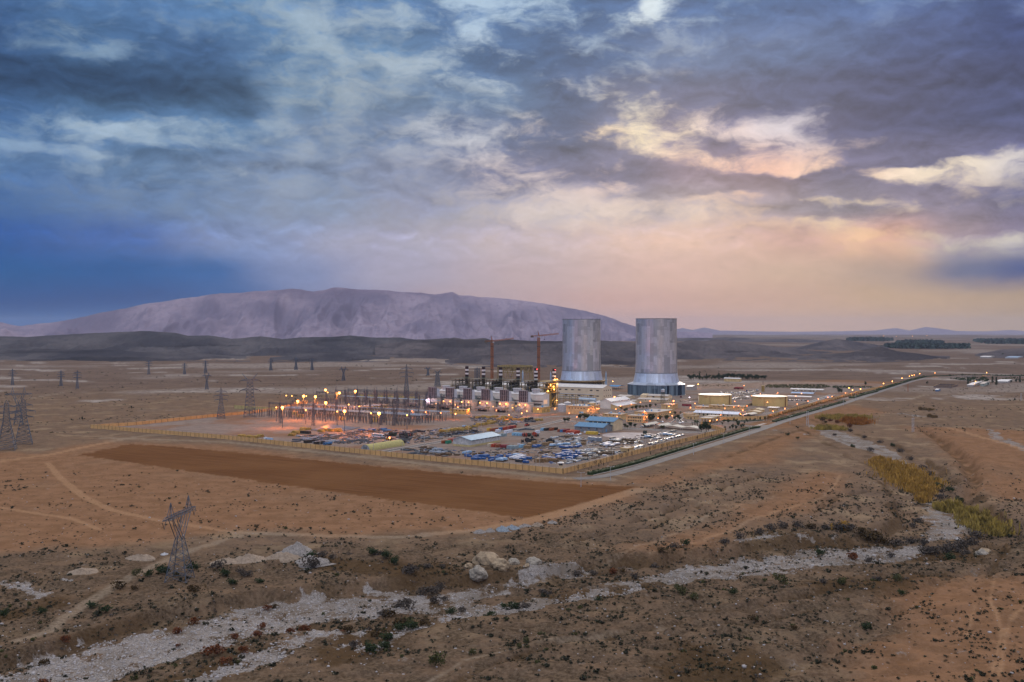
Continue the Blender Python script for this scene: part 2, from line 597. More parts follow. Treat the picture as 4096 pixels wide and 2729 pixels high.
RILLS = [PL([(2540, 2085, 2), (2680, 2035, 3), (2760, 2012, 2.5), (2800, 2030, 1.5)]), PL([(2660, 2004, 1.5), (2800, 1967, 3), (2950, 1932, 3), (3070, 1888, 1.5)]), PL([(3690, 1715, 3), (3790, 1785, 5), (3870, 1845, 5), (3895, 1925, 4), (3865, 1990, 3)]), PL([(3620, 2262, 1.5), (3400, 2332, 2.5), (3200, 2375, 2.5), (3000, 2425, 2), (2800, 2440, 1)]),
         PL([(1520, 2215, 1.5), (1300, 2203, 2.5), (1100, 2262, 2.5), (880, 2292, 1.2)]), PL([(2720, 2495, 1), (2450, 2540, 2), (2200, 2592, 2), (1950, 2665, 1.5), (1800, 2729, 1)]), PL([(60, 2285, 1.5), (300, 2332, 2.5), (500, 2318, 1.5)]), PL([(2860, 1850, 1.5), (2980, 1800, 3), (3080, 1760, 3), (3200, 1720, 1.5)]),
         PL([(2300, 2170, 1), (2440, 2130, 2), (2600, 2110, 2), (2700, 2060, 1)]), PL([(3250, 2050, 1), (3350, 1990, 2), (3480, 1960, 2.5), (3560, 1980, 2)]), PL([(3950, 2290, 1), (4020, 2180, 2), (4096, 2120, 2)]), PL([(2900, 2500, 1), (3080, 2470, 1.6), (3300, 2420, 1.6), (3450, 2400, 1)])]
GRAVEL = [PL([(3240, 1715, 4), (3330, 1748, 13), (3420, 1785, 17), (3560, 1838, 9), (3690, 1930, 3)], -4), PL([(3690, 1990, 3), (3745, 2045, 6), (3800, 2090, 13), (3765, 2140, 8)], -4),
          PL([(3670, 2175, 8), (3560, 2195, 15), (3380, 2215, 20), (3200, 2232, 18), (3050, 2235, 13), (2900, 2262, 13), (2700, 2296, 10), (2560, 2312, 5), (2400, 2340, 4)], -4),
          PL([(3180, 2300, 4), (3020, 2312, 9), (2860, 2300, 5)], -4), PL([(2900, 2185, 2), (3100, 2165, 4), (3220, 2158, 2)], -4),
          PL([(2500, 2345, 4), (2250, 2390, 8), (2100, 2415, 11), (1900, 2440, 12), (1780, 2480, 9), (1690, 2520, 4), (1560, 2590, 3), (1440, 2630, 3)], -4), PL([(2330, 2275, 3), (2180, 2290, 6), (2050, 2320, 3), (1840, 2372, 7), (1650, 2380, 7), (1480, 2350, 4)], -4),
          PL([(1760, 2400, 5), (1560, 2420, 10), (1380, 2410, 15), (1200, 2430, 18), (1000, 2475, 19), (850, 2520, 20), (700, 2560, 21), (500, 2610, 22), (300, 2670, 20), (60, 2750, 18)], -4),
          PL([(1500, 2520, 3), (1350, 2550, 6), (1200, 2590, 5), (1000, 2690, 6), (800, 2760, 6)], -4), PL([(0, 2330, 2), (60, 2360, 5), (160, 2385, 2)]), PL([(3960, 1715, 3), (4000, 1760, 8), (4090, 1790, 6), (4200, 1830, 6)]),
          PL([(3050, 1716, 2), (3200, 1735, 3), (3260, 1745, 2)]), PL([(3560, 1650, 3), (3700, 1665, 9), (3850, 1668, 4)])]
TRACKS = [PL([(190, 1852, 2.2), (235, 1905, 2.4), (330, 1985, 2.6), (450, 2042, 2.4), (640, 2083, 2.2), (800, 2108, 2.2), (930, 2128, 2.0), (960, 2150, 1.5)]), PL([(0, 2030, 1.6), (160, 2055, 1.8), (290, 2075, 2.0), (400, 2118, 1.5)]),
          PL([(960, 2140, 2), (860, 2170, 2.2), (700, 2220, 2.6), (560, 2290, 2.4), (420, 2370, 2.4), (260, 2455, 2.2), (200, 2510, 2.5), (60, 2550, 2)]), PL([(960, 2128, 3), (1300, 2140, 3.5), (1600, 2150, 3), (1900, 2120, 4), (2110, 2085, 6), (2330, 2030, 6), (2560, 1955, 5)]),
          PL([(0, 1845, 4), (180, 1822, 4), (330, 1790, 4), (560, 1745, 5), (760, 1735, 5)]), PL([(420, 1752, 5), (900, 1768, 4), (1700, 1856, 5), (2250, 1912, 5), (2420, 1918, 8)]),
          PL([(2600, 2200, 0.72), (2900, 2120, 0.90), (3100, 2050, 1.32), (3300, 1990, 0.90), (3360, 1900, 0.72)]), PL([(2300, 2260, 0.60), (2500, 2200, 0.72), (2720, 2120, 0.78), (2850, 2050, 0.72), (3100, 1980, 0.72)]),
          PL([(3980, 2300, 0.45), (3960, 2400, 0.54), (4010, 2520, 0.54), (3960, 2729, 0.54)]), PL([(4096, 2430, 0.45), (4030, 2500, 0.54), (3990, 2729, 0.63)]), PL([(3900, 2420, 0.45), (3870, 2540, 0.54)]),
          PL([(1700, 2729, 0.63), (1850, 2640, 0.63), (2100, 2590, 0.54), (2400, 2540, 0.63), (2700, 2500, 0.54)]), PL([(3750, 1700, 2), (3900, 1740, 3), (4096, 1800, 2)]), PL([(40, 1600, 4), (140, 1590, 4), (250, 1570, 4)]), PL([(3640, 1600, 3), (3700, 1580, 4), (3840, 1575, 4), (4000, 1580, 3)])]
ORANGE = [PL([(-400, 1800), (160, 1812), (420, 1762), (900, 1785), (1500, 1862), (2300, 1925), (2610, 1945), (2420, 2020), (2180, 2095), (1700, 2125), (1350, 2140), (1000, 2120), (600, 2165), (250, 2190), (-400, 2230)]),
          PL([(2480, 1935), (2700, 1870), (2900, 1810), (3080, 1745), (3300, 1680), (3380, 1700), (3220, 1760), (3100, 1850), (2850, 1880), (2650, 1940)]), PL([(3600, 1705), (4300, 1730), (4300, 2010), (3980, 2000), (3840, 1870), (3760, 1780)]),
          PL([(2500, 2200), (2900, 2080), (3250, 1880), (3400, 1900), (3300, 2010), (3100, 2080), (2800, 2170)]), PL([(3640, 2330), (3900, 2280), (4400, 2310), (4400, 2900), (3250, 2900), (3330, 2650), (3520, 2520)]), PL([(2700, 1540), (3350, 1520), (3600, 1530), (3300, 1560), (2700, 1562)]),
          PL([(2960, 1700), (3200, 1650), (3420, 1620), (3560, 1650), (3300, 1690), (3080, 1720)])]
DARKSOIL = [PL([(-200, 2480), (100, 2420), (300, 2380), (480, 2360), (300, 2400), (60, 2470)]), PL([(560, 2729), (820, 2640), (1000, 2580), (1150, 2560), (1000, 2660), (760, 2800)]), PL([(1450, 2480), (1750, 2440), (1900, 2430), (1700, 2500), (1500, 2600), (1300, 2680), (1250, 2600)]),
            PL([(1200, 2370), (1500, 2350), (1750, 2320), (1700, 2350), (1450, 2385), (1200, 2390)]), PL([(2150, 2330), (2500, 2290), (2700, 2260), (2600, 2320), (2300, 2380), (2150, 2370)]), PL([(3150, 2330), (3400, 2300), (3600, 2290), (3800, 2260), (3600, 2360), (3300, 2370)]),
            PL([(3000, 2115), (3400, 2120), (3640, 2145), (3900, 2170), (3930, 2230), (3700, 2225), (3640, 2180), (3250, 2150)]), PL([(2600, 2729), (2700, 2560), (3000, 2600), (3150, 2640), (3000, 2800)]), PL([(1150, 2240), (1500, 2230), (1800, 2250), (1900, 2290), (1600, 2300), (1300, 2270)])]
YARDS = PL([(372, 1712), (900, 1757), (1700, 1841), (2252, 1895), (2550, 1816), (2898, 1728), (3060, 1676), (3450, 1570), (3600, 1537), (3300, 1535), (2960, 1555), (2750, 1552), (2440, 1536), (1900, 1545), (1660, 1585), (1430, 1592), (1250, 1608), (1100, 1641), (830, 1670), (545, 1700)])


def height(x, y, fine=True):
    x = np.asarray(x, float)
    y = np.asarray(y, float)
    r = np.hypot(x, y)
    sd = poly_sd(x, y, PLANT)
    out = sstep(0, 60, sd)
    sf = sstep(-10, 25, poly_sd(x, y, FIELD))
    so = 1 - .8 * (1 - sstep(-10, 30, poly_sd(x, y, ORANGE[0])))
    h = 1.9 * fbm(x / 70, y / 70, 4, 3) * (0.2 + 0.8 * sf * so) + 0.9 * fbm(x / 16, y / 16, 3, 9) * sf * so
    far = sstep(1100, 2400, r)
    h = h * (1 - far) + far * (7 * fbm(x / 420, y / 420, 4, 21) + 2.0 * fbm(x / 90, y / 90, 3, 5))
    h = h * (1 - 0.75 * sstep(5000, 9000, r))
    # the dry river: flat bed, broken cliffs on the outer bank
    d, w = seg_dist(x, y, WADI)
    dn = d + 7 * fbm(x / 28, y / 28, 3, 31) + 2.0 * fbm(x / 7, y / 7, 2, 33)
    bed = 1 - sstep(0, 1, (dn - w) / (2.2 + 6 * (fbm(x / 60, y / 60, 2, 8) + 0.42).clip(0.0, 1)))
    near = sstep(1000, 500, r)
    h = h * (1 - 0.6 * bed * near) - 5.8 * bed * near
    bar = fbm(x / 14, y / 26, 3, 41)
    h = h + bed * near * 0.9 * bar
    # terrace beside the bed
    ter = 1 - sstep(0, 1, (dn - w - 26) / 16)
    h = h - 1.2 * ter * (1 - bed) * near
    d2, w2 = seg_dist(x, y, GULLY)
    d2 = d2 + 1.6 * fbm(x / 6, y / 6, 3, 51)
    h = h - 1.8 * (1 - sstep(w2 * 0.4, w2 * 1.5, d2)) * sstep(900, 450, r)
    for rp in RILLS:
        d3, w3 = seg_dist(x, y, rp)
        d3 = d3 + 2.6 * fbm(x / 9, y / 9, 3, 53)
        h = h - 0.75 * w3 * (1 - sstep(w3 * .3, w3 * 1.6, d3)) + .35 * w3 * sstep(w3, w3 * 2.2, d3) * (1 - sstep(w3 * 2.2, w3 * 5, d3))
    # rills and low ledges away from the tilled land
    rl = ridged(x / 34, y / 20, 3, 61)
    h = h - 1.7 * sstep(0.58, 0.9, rl) * sf * near * (0.25 + 0.75 * sstep(-120, 60, x)) * so
    return h * out


def height1(x, y):
    return float(height(np.array([x]), np.array([y]))[0])


def ground_masks(x, y):
    r = np.hypot(x, y)
    n1, n2, n3 = fbm(x / 12, y / 12, 4, 71), fbm(x / 45, y / 45, 4, 77), fbm(x / 3.5, y / 3.5, 2, 79)
    gravel = np.zeros_like(x)
    for pl in GRAVEL:
        d, w = seg_dist(x, y, pl)
        gravel = np.maximum(gravel, 1 - sstep(-3.5, 3.0, d - w * .93 + 11.0 * n1 + 4.0 * n3))
    track = np.zeros_like(x)
    for pl in TRACKS:
        d, w = seg_dist(x, y, pl)
        track = np.maximum(track, 1 - sstep(-0.8, 0.8, d - w + 1.2 * n1))
    orange = np.zeros_like(x)
    for pl in ORANGE:
        sd = poly_sd(x, y, pl)
        orange = np.maximum(orange, 1 - sstep(-14, 14, sd + 18 * n2 + 5 * n1))
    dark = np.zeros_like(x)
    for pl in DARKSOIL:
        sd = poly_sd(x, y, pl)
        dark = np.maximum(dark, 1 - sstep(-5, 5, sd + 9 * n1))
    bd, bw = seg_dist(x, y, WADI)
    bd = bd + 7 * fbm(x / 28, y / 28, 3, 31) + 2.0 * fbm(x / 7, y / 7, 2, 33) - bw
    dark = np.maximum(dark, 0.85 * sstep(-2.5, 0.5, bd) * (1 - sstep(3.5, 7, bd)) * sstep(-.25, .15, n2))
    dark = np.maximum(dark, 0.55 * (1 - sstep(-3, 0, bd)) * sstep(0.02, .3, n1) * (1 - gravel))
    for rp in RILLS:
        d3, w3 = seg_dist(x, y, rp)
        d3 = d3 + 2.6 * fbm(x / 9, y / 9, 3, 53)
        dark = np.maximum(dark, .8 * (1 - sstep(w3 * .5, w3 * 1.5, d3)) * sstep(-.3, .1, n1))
    field = 1 - sstep(-1.2, 1.2, poly_sd(x, y, FIELD) + 5.0 * n1 + 2.0 * n3)
    yard = 1 - sstep(-2, 2, poly_sd(x, y, YARDS) + 1.0 * n1)
    # pale salt and silt flats on the plain behind
    s = fbm(x / 260, y / 150, 5, 91, 0.55)
    salt = sstep(0.20, 0.34, s) * sstep(1150, 1500, r) * (1 - sstep(3300, 4200, r)) * (1 - yard)
    fl = fbm(x / 900, y / 500, 4, 97)
    salt = np.maximum(salt, 0.5 * sstep(0.12, 0.3, fl) * sstep(1200, 1700, r))
    strip = PL([(2950, 1480), (3300, 1484), (3700, 1490), (4000, 1496)])
    d, _ = seg_dist(x, y, strip)
    salt = np.maximum(salt, 0.9 * (1 - sstep(20, 75, d + 40 * fbm(x / 150, y / 90, 3, 15))))
    # dark also runs along the bank edge and the rills
    return gravel, orange, dark, salt, field, yard, track


def polar(az_lo, az_hi, n_az, r_list):
    az_ = np.linspace(az_lo, az_hi, n_az)
    r_ = np.asarray(r_list, float)
    A, RR = np.meshgrid(az_, r_)
    return A, RR


def grid_faces(nr, na, wrap=False):
    i = np.arange(nr * na).reshape(nr, na)
    if wrap:
        a, b, c, d = i[:-1, :], np.roll(i, -1, 1)[:-1, :], np.roll(i, -1, 1)[1:, :], i[1:, :]
    else:
        a, b, c, d = i[:-1, :-1], i[:-1, 1:], i[1:, 1:], i[1:, :-1]
    return np.stack([a.ravel(), d.ravel(), c.ravel(), b.ravel()], 1)[:, ::-1]


GROUND_R = 20000.0
az_d = np.radians(np.arange(-32, 32.001, 0.06))
az_c = np.radians(np.arange(34, 327, 3.0))
azs = np.concatenate([az_d, az_c])
rows = [2, 30, 70, 110, 150, 180, 205] + list(400000.0 / np.arange(1760, 64, -4.0)) + list(400000.0 / np.arange(64, 20, -1.5)) + [GROUND_R]
A_, R_ = np.meshgrid(azs, np.array(rows))
gx, gy = R_ * np.sin(A_), R_ * np.cos(A_)
gz = height(gx, gy)
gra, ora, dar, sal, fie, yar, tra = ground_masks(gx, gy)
gm = bpy.data.materials.new('desert_soil')
gm.use_nodes = True
t = gm.node_tree
k = NG(t)
P = t.nodes['Principled BSDF']
co = k.n('ShaderNodeTexCoord').outputs['Object']
a1 = k.n('ShaderNodeAttribute', (), attribute_name='soil')
a2 = k.n('ShaderNodeAttribute', (), attribute_name='soil_use_and_shade')
s1 = k.n('ShaderNodeSeparateColor', (a1.outputs['Color'],)).outputs
s2 = k.n('ShaderNodeSeparateColor', (a2.outputs['Color'],)).outputs
nA, nB, nC, nD = k.noise(co, 0.012, 6, 0.6), k.noise(co, 0.09, 5, 0.62), k.noise(co, 0.75, 4, 0.65), k.noise(co, 3.0, 3, 0.6)


def S_(x, f=(0.67, 0.60, 0.53)):
    return tuple(c * w for c, w in zip(x, f))


GF = (0.74, 0.72, 0.69)
c = k.mix(k.smooth(nA, 0.38, 0.62), S_((0.275, 0.205, 0.150)), S_((0.225, 0.175, 0.138)))
c = k.mix(k.smooth(nB, 0.40, 0.66, 0.0, 0.75), c, S_((0.34, 0.245, 0.165)))
c = k.mix(k.smooth(nB, 0.50, 0.32, 0.0, 0.55), c, S_((0.20, 0.15, 0.098)))
pale = k.noise(k.v('ADD', co, (500, 90, 0)), 0.03, 5, 0.62)
c = k.mix(k.smooth(pale, 0.52, 0.64, 0.0, 0.75), c, S_((0.44, 0.35, 0.24)))
c = k.mix(k.smooth(nC, 0.55, 0.75, 0.0, 0.4), c, S_((0.42, 0.33, 0.235)))
c = k.mix(k.m('MULTIPLY', a2.outputs['Alpha'], k.smooth(nB, 0.62, 0.40, 0.40, 0.92)), c, k.mix(k.smooth(nC, 0.34, 0.66), S_((0.085, 0.064, 0.044)), S_((0.235, 0.185, 0.132))))  # shade painted into the foreground soil colour
cx_, cy_, cz_ = k.n('ShaderNodeSeparateXYZ', (co,)).outputs
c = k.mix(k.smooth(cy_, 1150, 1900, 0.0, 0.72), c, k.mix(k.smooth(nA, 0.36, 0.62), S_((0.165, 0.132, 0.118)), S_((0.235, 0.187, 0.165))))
orc = k.mix(k.smooth(nB, 0.36, 0.64), S_((0.31, 0.185, 0.105)), S_((0.41, 0.25, 0.15)))
orc = k.mix(k.smooth(nC, 0.45, 0.7, 0.0, 0.35), orc, S_((0.47, 0.31, 0.20)))
c = k.mix(k.m('MULTIPLY', s1[1], k.smooth(nA, 0.30, 0.5, 0.65, 0.95)), c, orc)
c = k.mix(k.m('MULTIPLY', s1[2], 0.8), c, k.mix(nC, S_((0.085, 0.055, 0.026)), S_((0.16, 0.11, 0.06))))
salt_c = k.mix(nC, S_((0.42, 0.37, 0.32), GF), S_((0.60, 0.55, 0.50), GF))
c = k.mix(k.m('MULTIPLY', a1.outputs['Alpha'], k.smooth(nB, 0.36, 0.56, 0.25, 0.95)), c, salt_c)
# river stones: grey pebbles with pale cobbles
vor = k.n('ShaderNodeTexVoronoi', (), feature='F1')
t.links.new(co, vor.inputs['Vector'])
vor.inputs['Scale'].default_value = 1.9
peb = k.mix(k.smooth(vor.outputs['Distance'], 0.15, 0.75), S_((0.50, 0.47, 0.445), GF), S_((0.27, 0.245, 0.22), GF))
peb = k.mix(k.smooth(nC, 0.42, 0.68, 0.0, 0.6), peb, S_((0.50, 0.465, 0.435), GF))
peb = k.mix(k.smooth(k.noise(k.v('ADD', co, (9, 3, 0)), 0.055, 5, 0.6), 0.46, 0.60, 0.0, 0.75), peb, S_((0.25, 0.215, 0.18), GF))
peb = k.mix(k.smooth(nB, 0.52, 0.34, 0.0, 0.6), peb, S_((0.24, 0.195, 0.15), GF))
gpat = k.noise(k.v('ADD', co, (31, 77, 0)), 0.13, 5, 0.65)
gfac = k.smooth(k.m('ADD', s1[0], k.m('ADD', k.m('MULTIPLY', k.m('SUBTRACT', nC, 0.5), 1.3), k.m('MULTIPLY', k.m('SUBTRACT', gpat, 0.55), 3.4))), 0.30, 0.80)
c = k.mix(k.m('MULTIPLY', gfac, 0.92), c, peb)
# compacted yard, ploughed field, wheel tracks
yc = k.mix(k.smooth(nB, 0.36, 0.66), S_((0.30, 0.24, 0.20), GF), S_((0.38, 0.31, 0.265), GF))
yc = k.mix(k.smooth(nA, 0.5, 0.66, 0, 0.7), yc, S_((0.36, 0.21, 0.12)))
c = k.mix(s2[1], c, yc)
cof = k.v('MULTIPLY', k.n('ShaderNodeVectorRotate', (co,), rotation_type='Z_AXIS').outputs[0], (1, 1, 1))
vr = t.nodes[-1]
furrow = k.n('ShaderNodeVectorRotate', (), rotation_type='Z_AXIS')
t.links.new(co, furrow.inputs['Vector'])
furrow.inputs['Angle'].default_value = R(28)
fn = k.noise(k.v('MULTIPLY', furrow.outputs[0], (0.015, 0.42, 1.0)), 1.0, 6, 0.68)
fc = k.mix(k.smooth(fn, 0.36, 0.64), S_((0.185, 0.092, 0.042)), S_((0.255, 0.138, 0.068)))
fc = k.mix(k.smooth(nA, 0.42, 0.64, 0.0, 0.5), fc, S_((0.26, 0.132, 0.058), GF))
c = k.mix(s2[0], c, fc)
c = k.mix(k.m('MULTIPLY', s2[2], k.smooth(nC, 0.3, 0.65, 0.3, 0.75)), c, k.mix(s1[1], S_((0.40, 0.32, 0.23), GF), S_((0.52, 0.32, 0.18), GF)))
# scattered stones and dry tufts too small to model
vt = k.n('ShaderNodeTexVoronoi', (), feature='F1')
t.links.new(co, vt.inputs['Vector'])
vt.inputs['Scale'].default_value = 0.34
tuft = k.m('MULTIPLY', k.smooth(vt.outputs['Distance'], 0.34, 0.12), k.smooth(k.n('ShaderNodeSeparateColor', (vt.outputs['Color'],)).outputs[0], 0.62, 0.66))
free = k.m('SUBTRACT', 1.0, k.m('MINIMUM', k.m('ADD', k.m('ADD', s2[0], s2[1]), k.m('ADD', s2[2], k.m('MULTIPLY', gfac, 0.7))), 1.0))
tuft = k.m('MULTIPLY', tuft, k.m('MULTIPLY', free, k.smooth(nB, 0.40, 0.55, 0.1, 0.8)))
c = k.mix(tuft, c, S_((0.055, 0.045, 0.028)))
c = k.mix(k.m('MULTIPLY', k.smooth(nD, 0.62, 0.76, 0, 0.5), free), c, S_((0.42, 0.36, 0.29)))
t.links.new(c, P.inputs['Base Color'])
P.inputs['Roughness'].default_value = 0.95
P.inputs['Specular IOR Level'].default_value = 0.0
bn = k.n('ShaderNodeBump', ())
bn.inputs['Strength'].default_value = 0.7
bn.inputs['Distance'].default_value = 1.1
t.links.new(k.m('ADD', k.m('MULTIPLY', nC, 0.6), k.m('ADD', k.m('MULTIPLY', nB, 1.6), k.m('MULTIPLY', nD, 0.2))), bn.inputs['Height'])
t.links.new(bn.outputs[0], P.inputs['Normal'])
gv = np.stack([gx.ravel(), gy.ravel(), gz.ravel()], 1)
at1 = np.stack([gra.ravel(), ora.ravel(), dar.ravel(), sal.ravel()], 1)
FORESHADE = PL([(-900, 2230), (300, 2215), (900, 2180), (1500, 2160), (2100, 2120), (2600, 2130), (3100, 2110), (3600, 2100), (4700, 2090), (5200, 3600), (-1800, 3600)])  # foreground tract darkened in colour to imitate cloud shade and vignette
fore_shade = 1 - sstep(-30, 30, poly_sd(gx, gy, FORESHADE) + 26 * fbm(gx / 40, gy / 40, 4, 12))
at2 = np.stack([fie.ravel(), yar.ravel(), tra.ravel(), fore_shade.ravel()], 1)
tag(put('ground', np_mesh('ground', gv, grid_faces(len(rows), len(azs), True), gm, True, {'soil': at1, 'soil_use_and_shade': at2})), kind='structure')


# ---- hills and mountains: ridges with real depth, crest heights from the skyline
def ridge(name, sky, base_py, crest_off, back_off, m, amp, seed, gully=0.0, nr=70, naz=600, rough_scale=120.0):
    pxs = np.array([p[0] for p in sky], float)
    pys = np.array([p[1] for p in sky], float)
    az0, az1 = math.atan((pxs[0] - 2048) / FOC), math.atan((pxs[-1] - 2048) / FOC)
    a = np.linspace(az0, az1, naz)
    pxa = 2048 + FOC * np.tan(a)
    top = np.interp(pxa, pxs, pys)
    top = top + 0 * top
    bp = np.interp(pxa, [p[0] for p in base_py], [p[1] for p in base_py])
    y0 = FOC * CAMH / (bp - HOR)
    yc_ = y0 + crest_off
    zc = CAMH + (HOR - top) / FOC * yc_
    f = np.concatenate([np.linspace(0, 1, nr), 1 + np.linspace(0, 1, 14)[1:] ** 1.3])
    F, Aa = np.meshgrid(f, a, indexing='ij')
    Yd = np.where(F <= 1, y0 + (yc_ - y0) * F, yc_ + back_off * (F - 1))
    X, Y = Yd * np.tan(Aa), Yd
    wob = fbm(X / rough_scale, Y / rough_scale, 4, seed)
    prof = np.where(F <= 1, sstep(0, 1, F) * 0.35 + 0.65 * F ** 1.7, np.clip(1 - (F - 1), 0, 1))
    Z = np.maximum(zc, 2) * prof
    edge = np.clip(np.minimum(F, 1) * 4, 0, 1) * np.clip((1 - np.abs(np.minimum(F, 1) * 2 - 1)) * 2.2 + 0.06, 0, 1)
    Z = Z + amp * wob * edge
    if gully:
        Z = Z - gully * (1 - ridged(X / (rough_scale * 0.8), Y / (rough_scale * 2.2), 4, seed + 5)) * edge
    # the crest line itself is a little ragged
    Z = Z + np.where(F > 0.9, 0.06 * amp * fbm(X / (rough_scale * .12), Y / (rough_scale * .12), 2, seed + 9), 0)
    Z = np.where(F < 0.02, -8, Z)
    Z = np.where(F > 1.97, -8, Z)
    ve = np.stack([X.ravel(), Y.ravel(), Z.ravel()], 1)
    o = put(name, np_mesh(name, ve, grid_faces(len(f), naz)[:, ::-1], m, True))
    return tag(o, kind='structure')


def rock(name, c1, c2, c3, sc, strata=0.0, relief_shade=0.6):
    m = bpy.data.materials.new(name)
    m.use_nodes = True
    k = NG(m.node_tree)
    p = m.node_tree.nodes['Principled BSDF']
    co = k.n('ShaderNodeTexCoord').outputs['Object']
    n1 = k.noise(co, sc * .6, 6, 0.6)
    wob = k.v('MULTIPLY', k.v('SUBTRACT', k.noise(co, sc * 1.5, 3, 0.6, color=True), (.5, .5, .5)), (.5 / sc, .5 / sc, .2 / sc))
    rn = k.n('ShaderNodeTexNoise', (), noise_type='RIDGED_MULTIFRACTAL')
    m.node_tree.links.new(k.v('MULTIPLY', k.v('ADD', co, wob), (1.0, 0.25, 1.6)), rn.inputs['Vector'])
    rn.inputs['Scale'].default_value = sc * 1.6
    rn.inputs['Detail'].default_value = 6
    rn.inputs['Roughness'].default_value = 0.62
    c = k.mix(k.smooth(n1, 0.36, 0.66), c1, c2)
    c = k.mix(k.smooth(rn.outputs[0], 0.25, 1.1, 0, relief_shade), c, c3)  # lit ribs and shaded ravines imitated in the rock colour
    n3 = k.noise(k.v('MULTIPLY', co, (1.0, 0.3, 2.0)), sc * 9, 4, 0.6)
    c = k.mix(k.smooth(n3, 0.5, 0.68, 0, 0.5), c, c1)
    if strata:
        w = k.noise(k.v('MULTIPLY', co, (0.10, 0.10, 2.4)), strata, 4, 0.6)
        c = k.mix(k.smooth(w, 0.54, 0.60, 0, 0.6), c, tuple(x * 0.5 for x in c1))
    m.node_tree.links.new(c, p.inputs['Base Color'])
    p.inputs['Roughness'].default_value = 0.95
    p.inputs['Specular IOR Level'].default_value = 0.0
    return m


HILLM = rock('dark_marl', (0.05, 0.048, 0.055), (0.115, 0.104, 0.104), (0.22, 0.195, 0.18), 0.0055, 0.012, 0.8)
HILLR = rock('grey_marl', (0.065, 0.057, 0.061), (0.135, 0.113, 0.108), (0.24, 0.20, 0.18), 0.0055, 0.010, 0.8)
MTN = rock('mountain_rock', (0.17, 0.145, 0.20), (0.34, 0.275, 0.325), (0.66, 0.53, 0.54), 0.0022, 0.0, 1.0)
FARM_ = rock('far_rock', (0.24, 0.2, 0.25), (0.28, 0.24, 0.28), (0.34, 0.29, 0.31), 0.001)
ridge('mountain', [(-330, 1318), (-200, 1305), (0, 1288), (78, 1302), (200, 1288), (348, 1262), (557, 1218), (766, 1187), (880, 1172), (975, 1166), (1090, 1160), (1201, 1152), (1253, 1163), (1340, 1149), (1497, 1156), (1620, 1166), (1741, 1175), (1810, 1163), (1835, 1178), (2002, 1191), (2176, 1213), (2333, 1238), (2440, 1268), (2520, 1296), (2600, 1316), (2850, 1330)],
      [(-330, 1378), (1000, 1378), (2850, 1370)], 1900, 500, MTN, 60, 101, 260, 130, 640, 620)
ridge('hills', [(-400, 1350), (0, 1345), (107, 1347), (208, 1341), (357, 1333), (583, 1324), (702, 1331), (750, 1343), (833, 1341), (928, 1355), (1041, 1345), (1130, 1356), (1190, 1350), (1297, 1347), (1400, 1341), (1500, 1350), (1600, 1349), (1680, 1360), (1790, 1352), (1900, 1366)],
      [(-400, 1440), (500, 1436), (1200, 1430), (1900, 1424)], 750, 500, HILLM, 16, 201, 30, 60, 900, 170)
ridge('hills', [(1500, 1380), (1668, 1358), (1770, 1358), (1817, 1350), (1858, 1357), (1940, 1352), (1974, 1362), (2042, 1357), (2110, 1362), (2245, 1364), (2422, 1362), (2541, 1369), (2711, 1371), (2762, 1359), (2813, 1366), (2864, 1357), (2949, 1368), (3080, 1383), (3234, 1400), (3330, 1412)],
      [(1500, 1432), (2000, 1452), (2500, 1456), (3000, 1440), (3330, 1430)], 600, 450, HILLR, 14, 231, 26, 60, 900, 150)
ridge('hills', [(3080, 1436), (3150, 1430), (3260, 1418), (3400, 1410), (3518, 1385), (3590, 1405), (3679, 1415), (3800, 1436)], [(3080, 1444), (3500, 1450), (3800, 1442)], 330, 300, HILLR, 9, 251, 15, 40, 400, 100)
ridge('hills', [(3120, 1396), (3220, 1382), (3346, 1355), (3420, 1366), (3500, 1378), (3560, 1392)], [(3120, 1400), (3350, 1408), (3560, 1402)], 500, 400, HILLR, 12, 261, 20, 36, 300, 130)
ridge('hills', [(2700, 1352), (2740, 1351), (2860, 1352), (2900, 1349), (2970, 1352), (3010, 1354), (3200, 1356), (3300, 1362)], [(2700, 1366), (3300, 1374)], 700, 500, HILLR, 12, 271, 14, 30, 300, 160)
ridge('hills', [(3900, 1420), (4000, 1398), (4096, 1392), (4300, 1380), (4500, 1400)], [(3900, 1432), (4500, 1440)], 400, 400, HILLR, 10, 281, 10, 30, 200, 130)
ridge('hills', [(-300, 1402), (0, 1398), (150, 1392), (300, 1402), (420, 1396), (560, 1408), (700, 1404), (850, 1418), (1000, 1430)], [(-300, 1446), (500, 1450), (1000, 1444)], 330, 300, HILLM, 8, 311, 14, 30, 500, 110)
ridge('hills', [(1080, 1432), (1180, 1418), (1290, 1408), (1380, 1412), (1480, 1424), (1560, 1434)], [(1080, 1446), (1560, 1446)], 260, 260, HILLM, 7, 321, 12, 30, 300, 100)
ridge('hills', [(1780, 1444), (1900, 1424), (2010, 1414), (2120, 1418), (2240, 1428), (2420, 1424), (2560, 1432), (2680, 1444)], [(1780, 1462), (2300, 1474), (2680, 1460)], 330, 300, HILLR, 8, 331, 14, 30, 500, 110)
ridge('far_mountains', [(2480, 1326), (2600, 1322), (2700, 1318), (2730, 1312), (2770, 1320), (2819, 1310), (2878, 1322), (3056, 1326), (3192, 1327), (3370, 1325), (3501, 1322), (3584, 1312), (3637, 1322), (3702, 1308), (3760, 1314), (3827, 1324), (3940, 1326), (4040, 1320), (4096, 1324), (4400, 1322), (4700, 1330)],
      [(2480, 1340.0), (4700, 1340.0)], 1500, 600, FARM_, 30, 301, 50, 24, 700, 600)

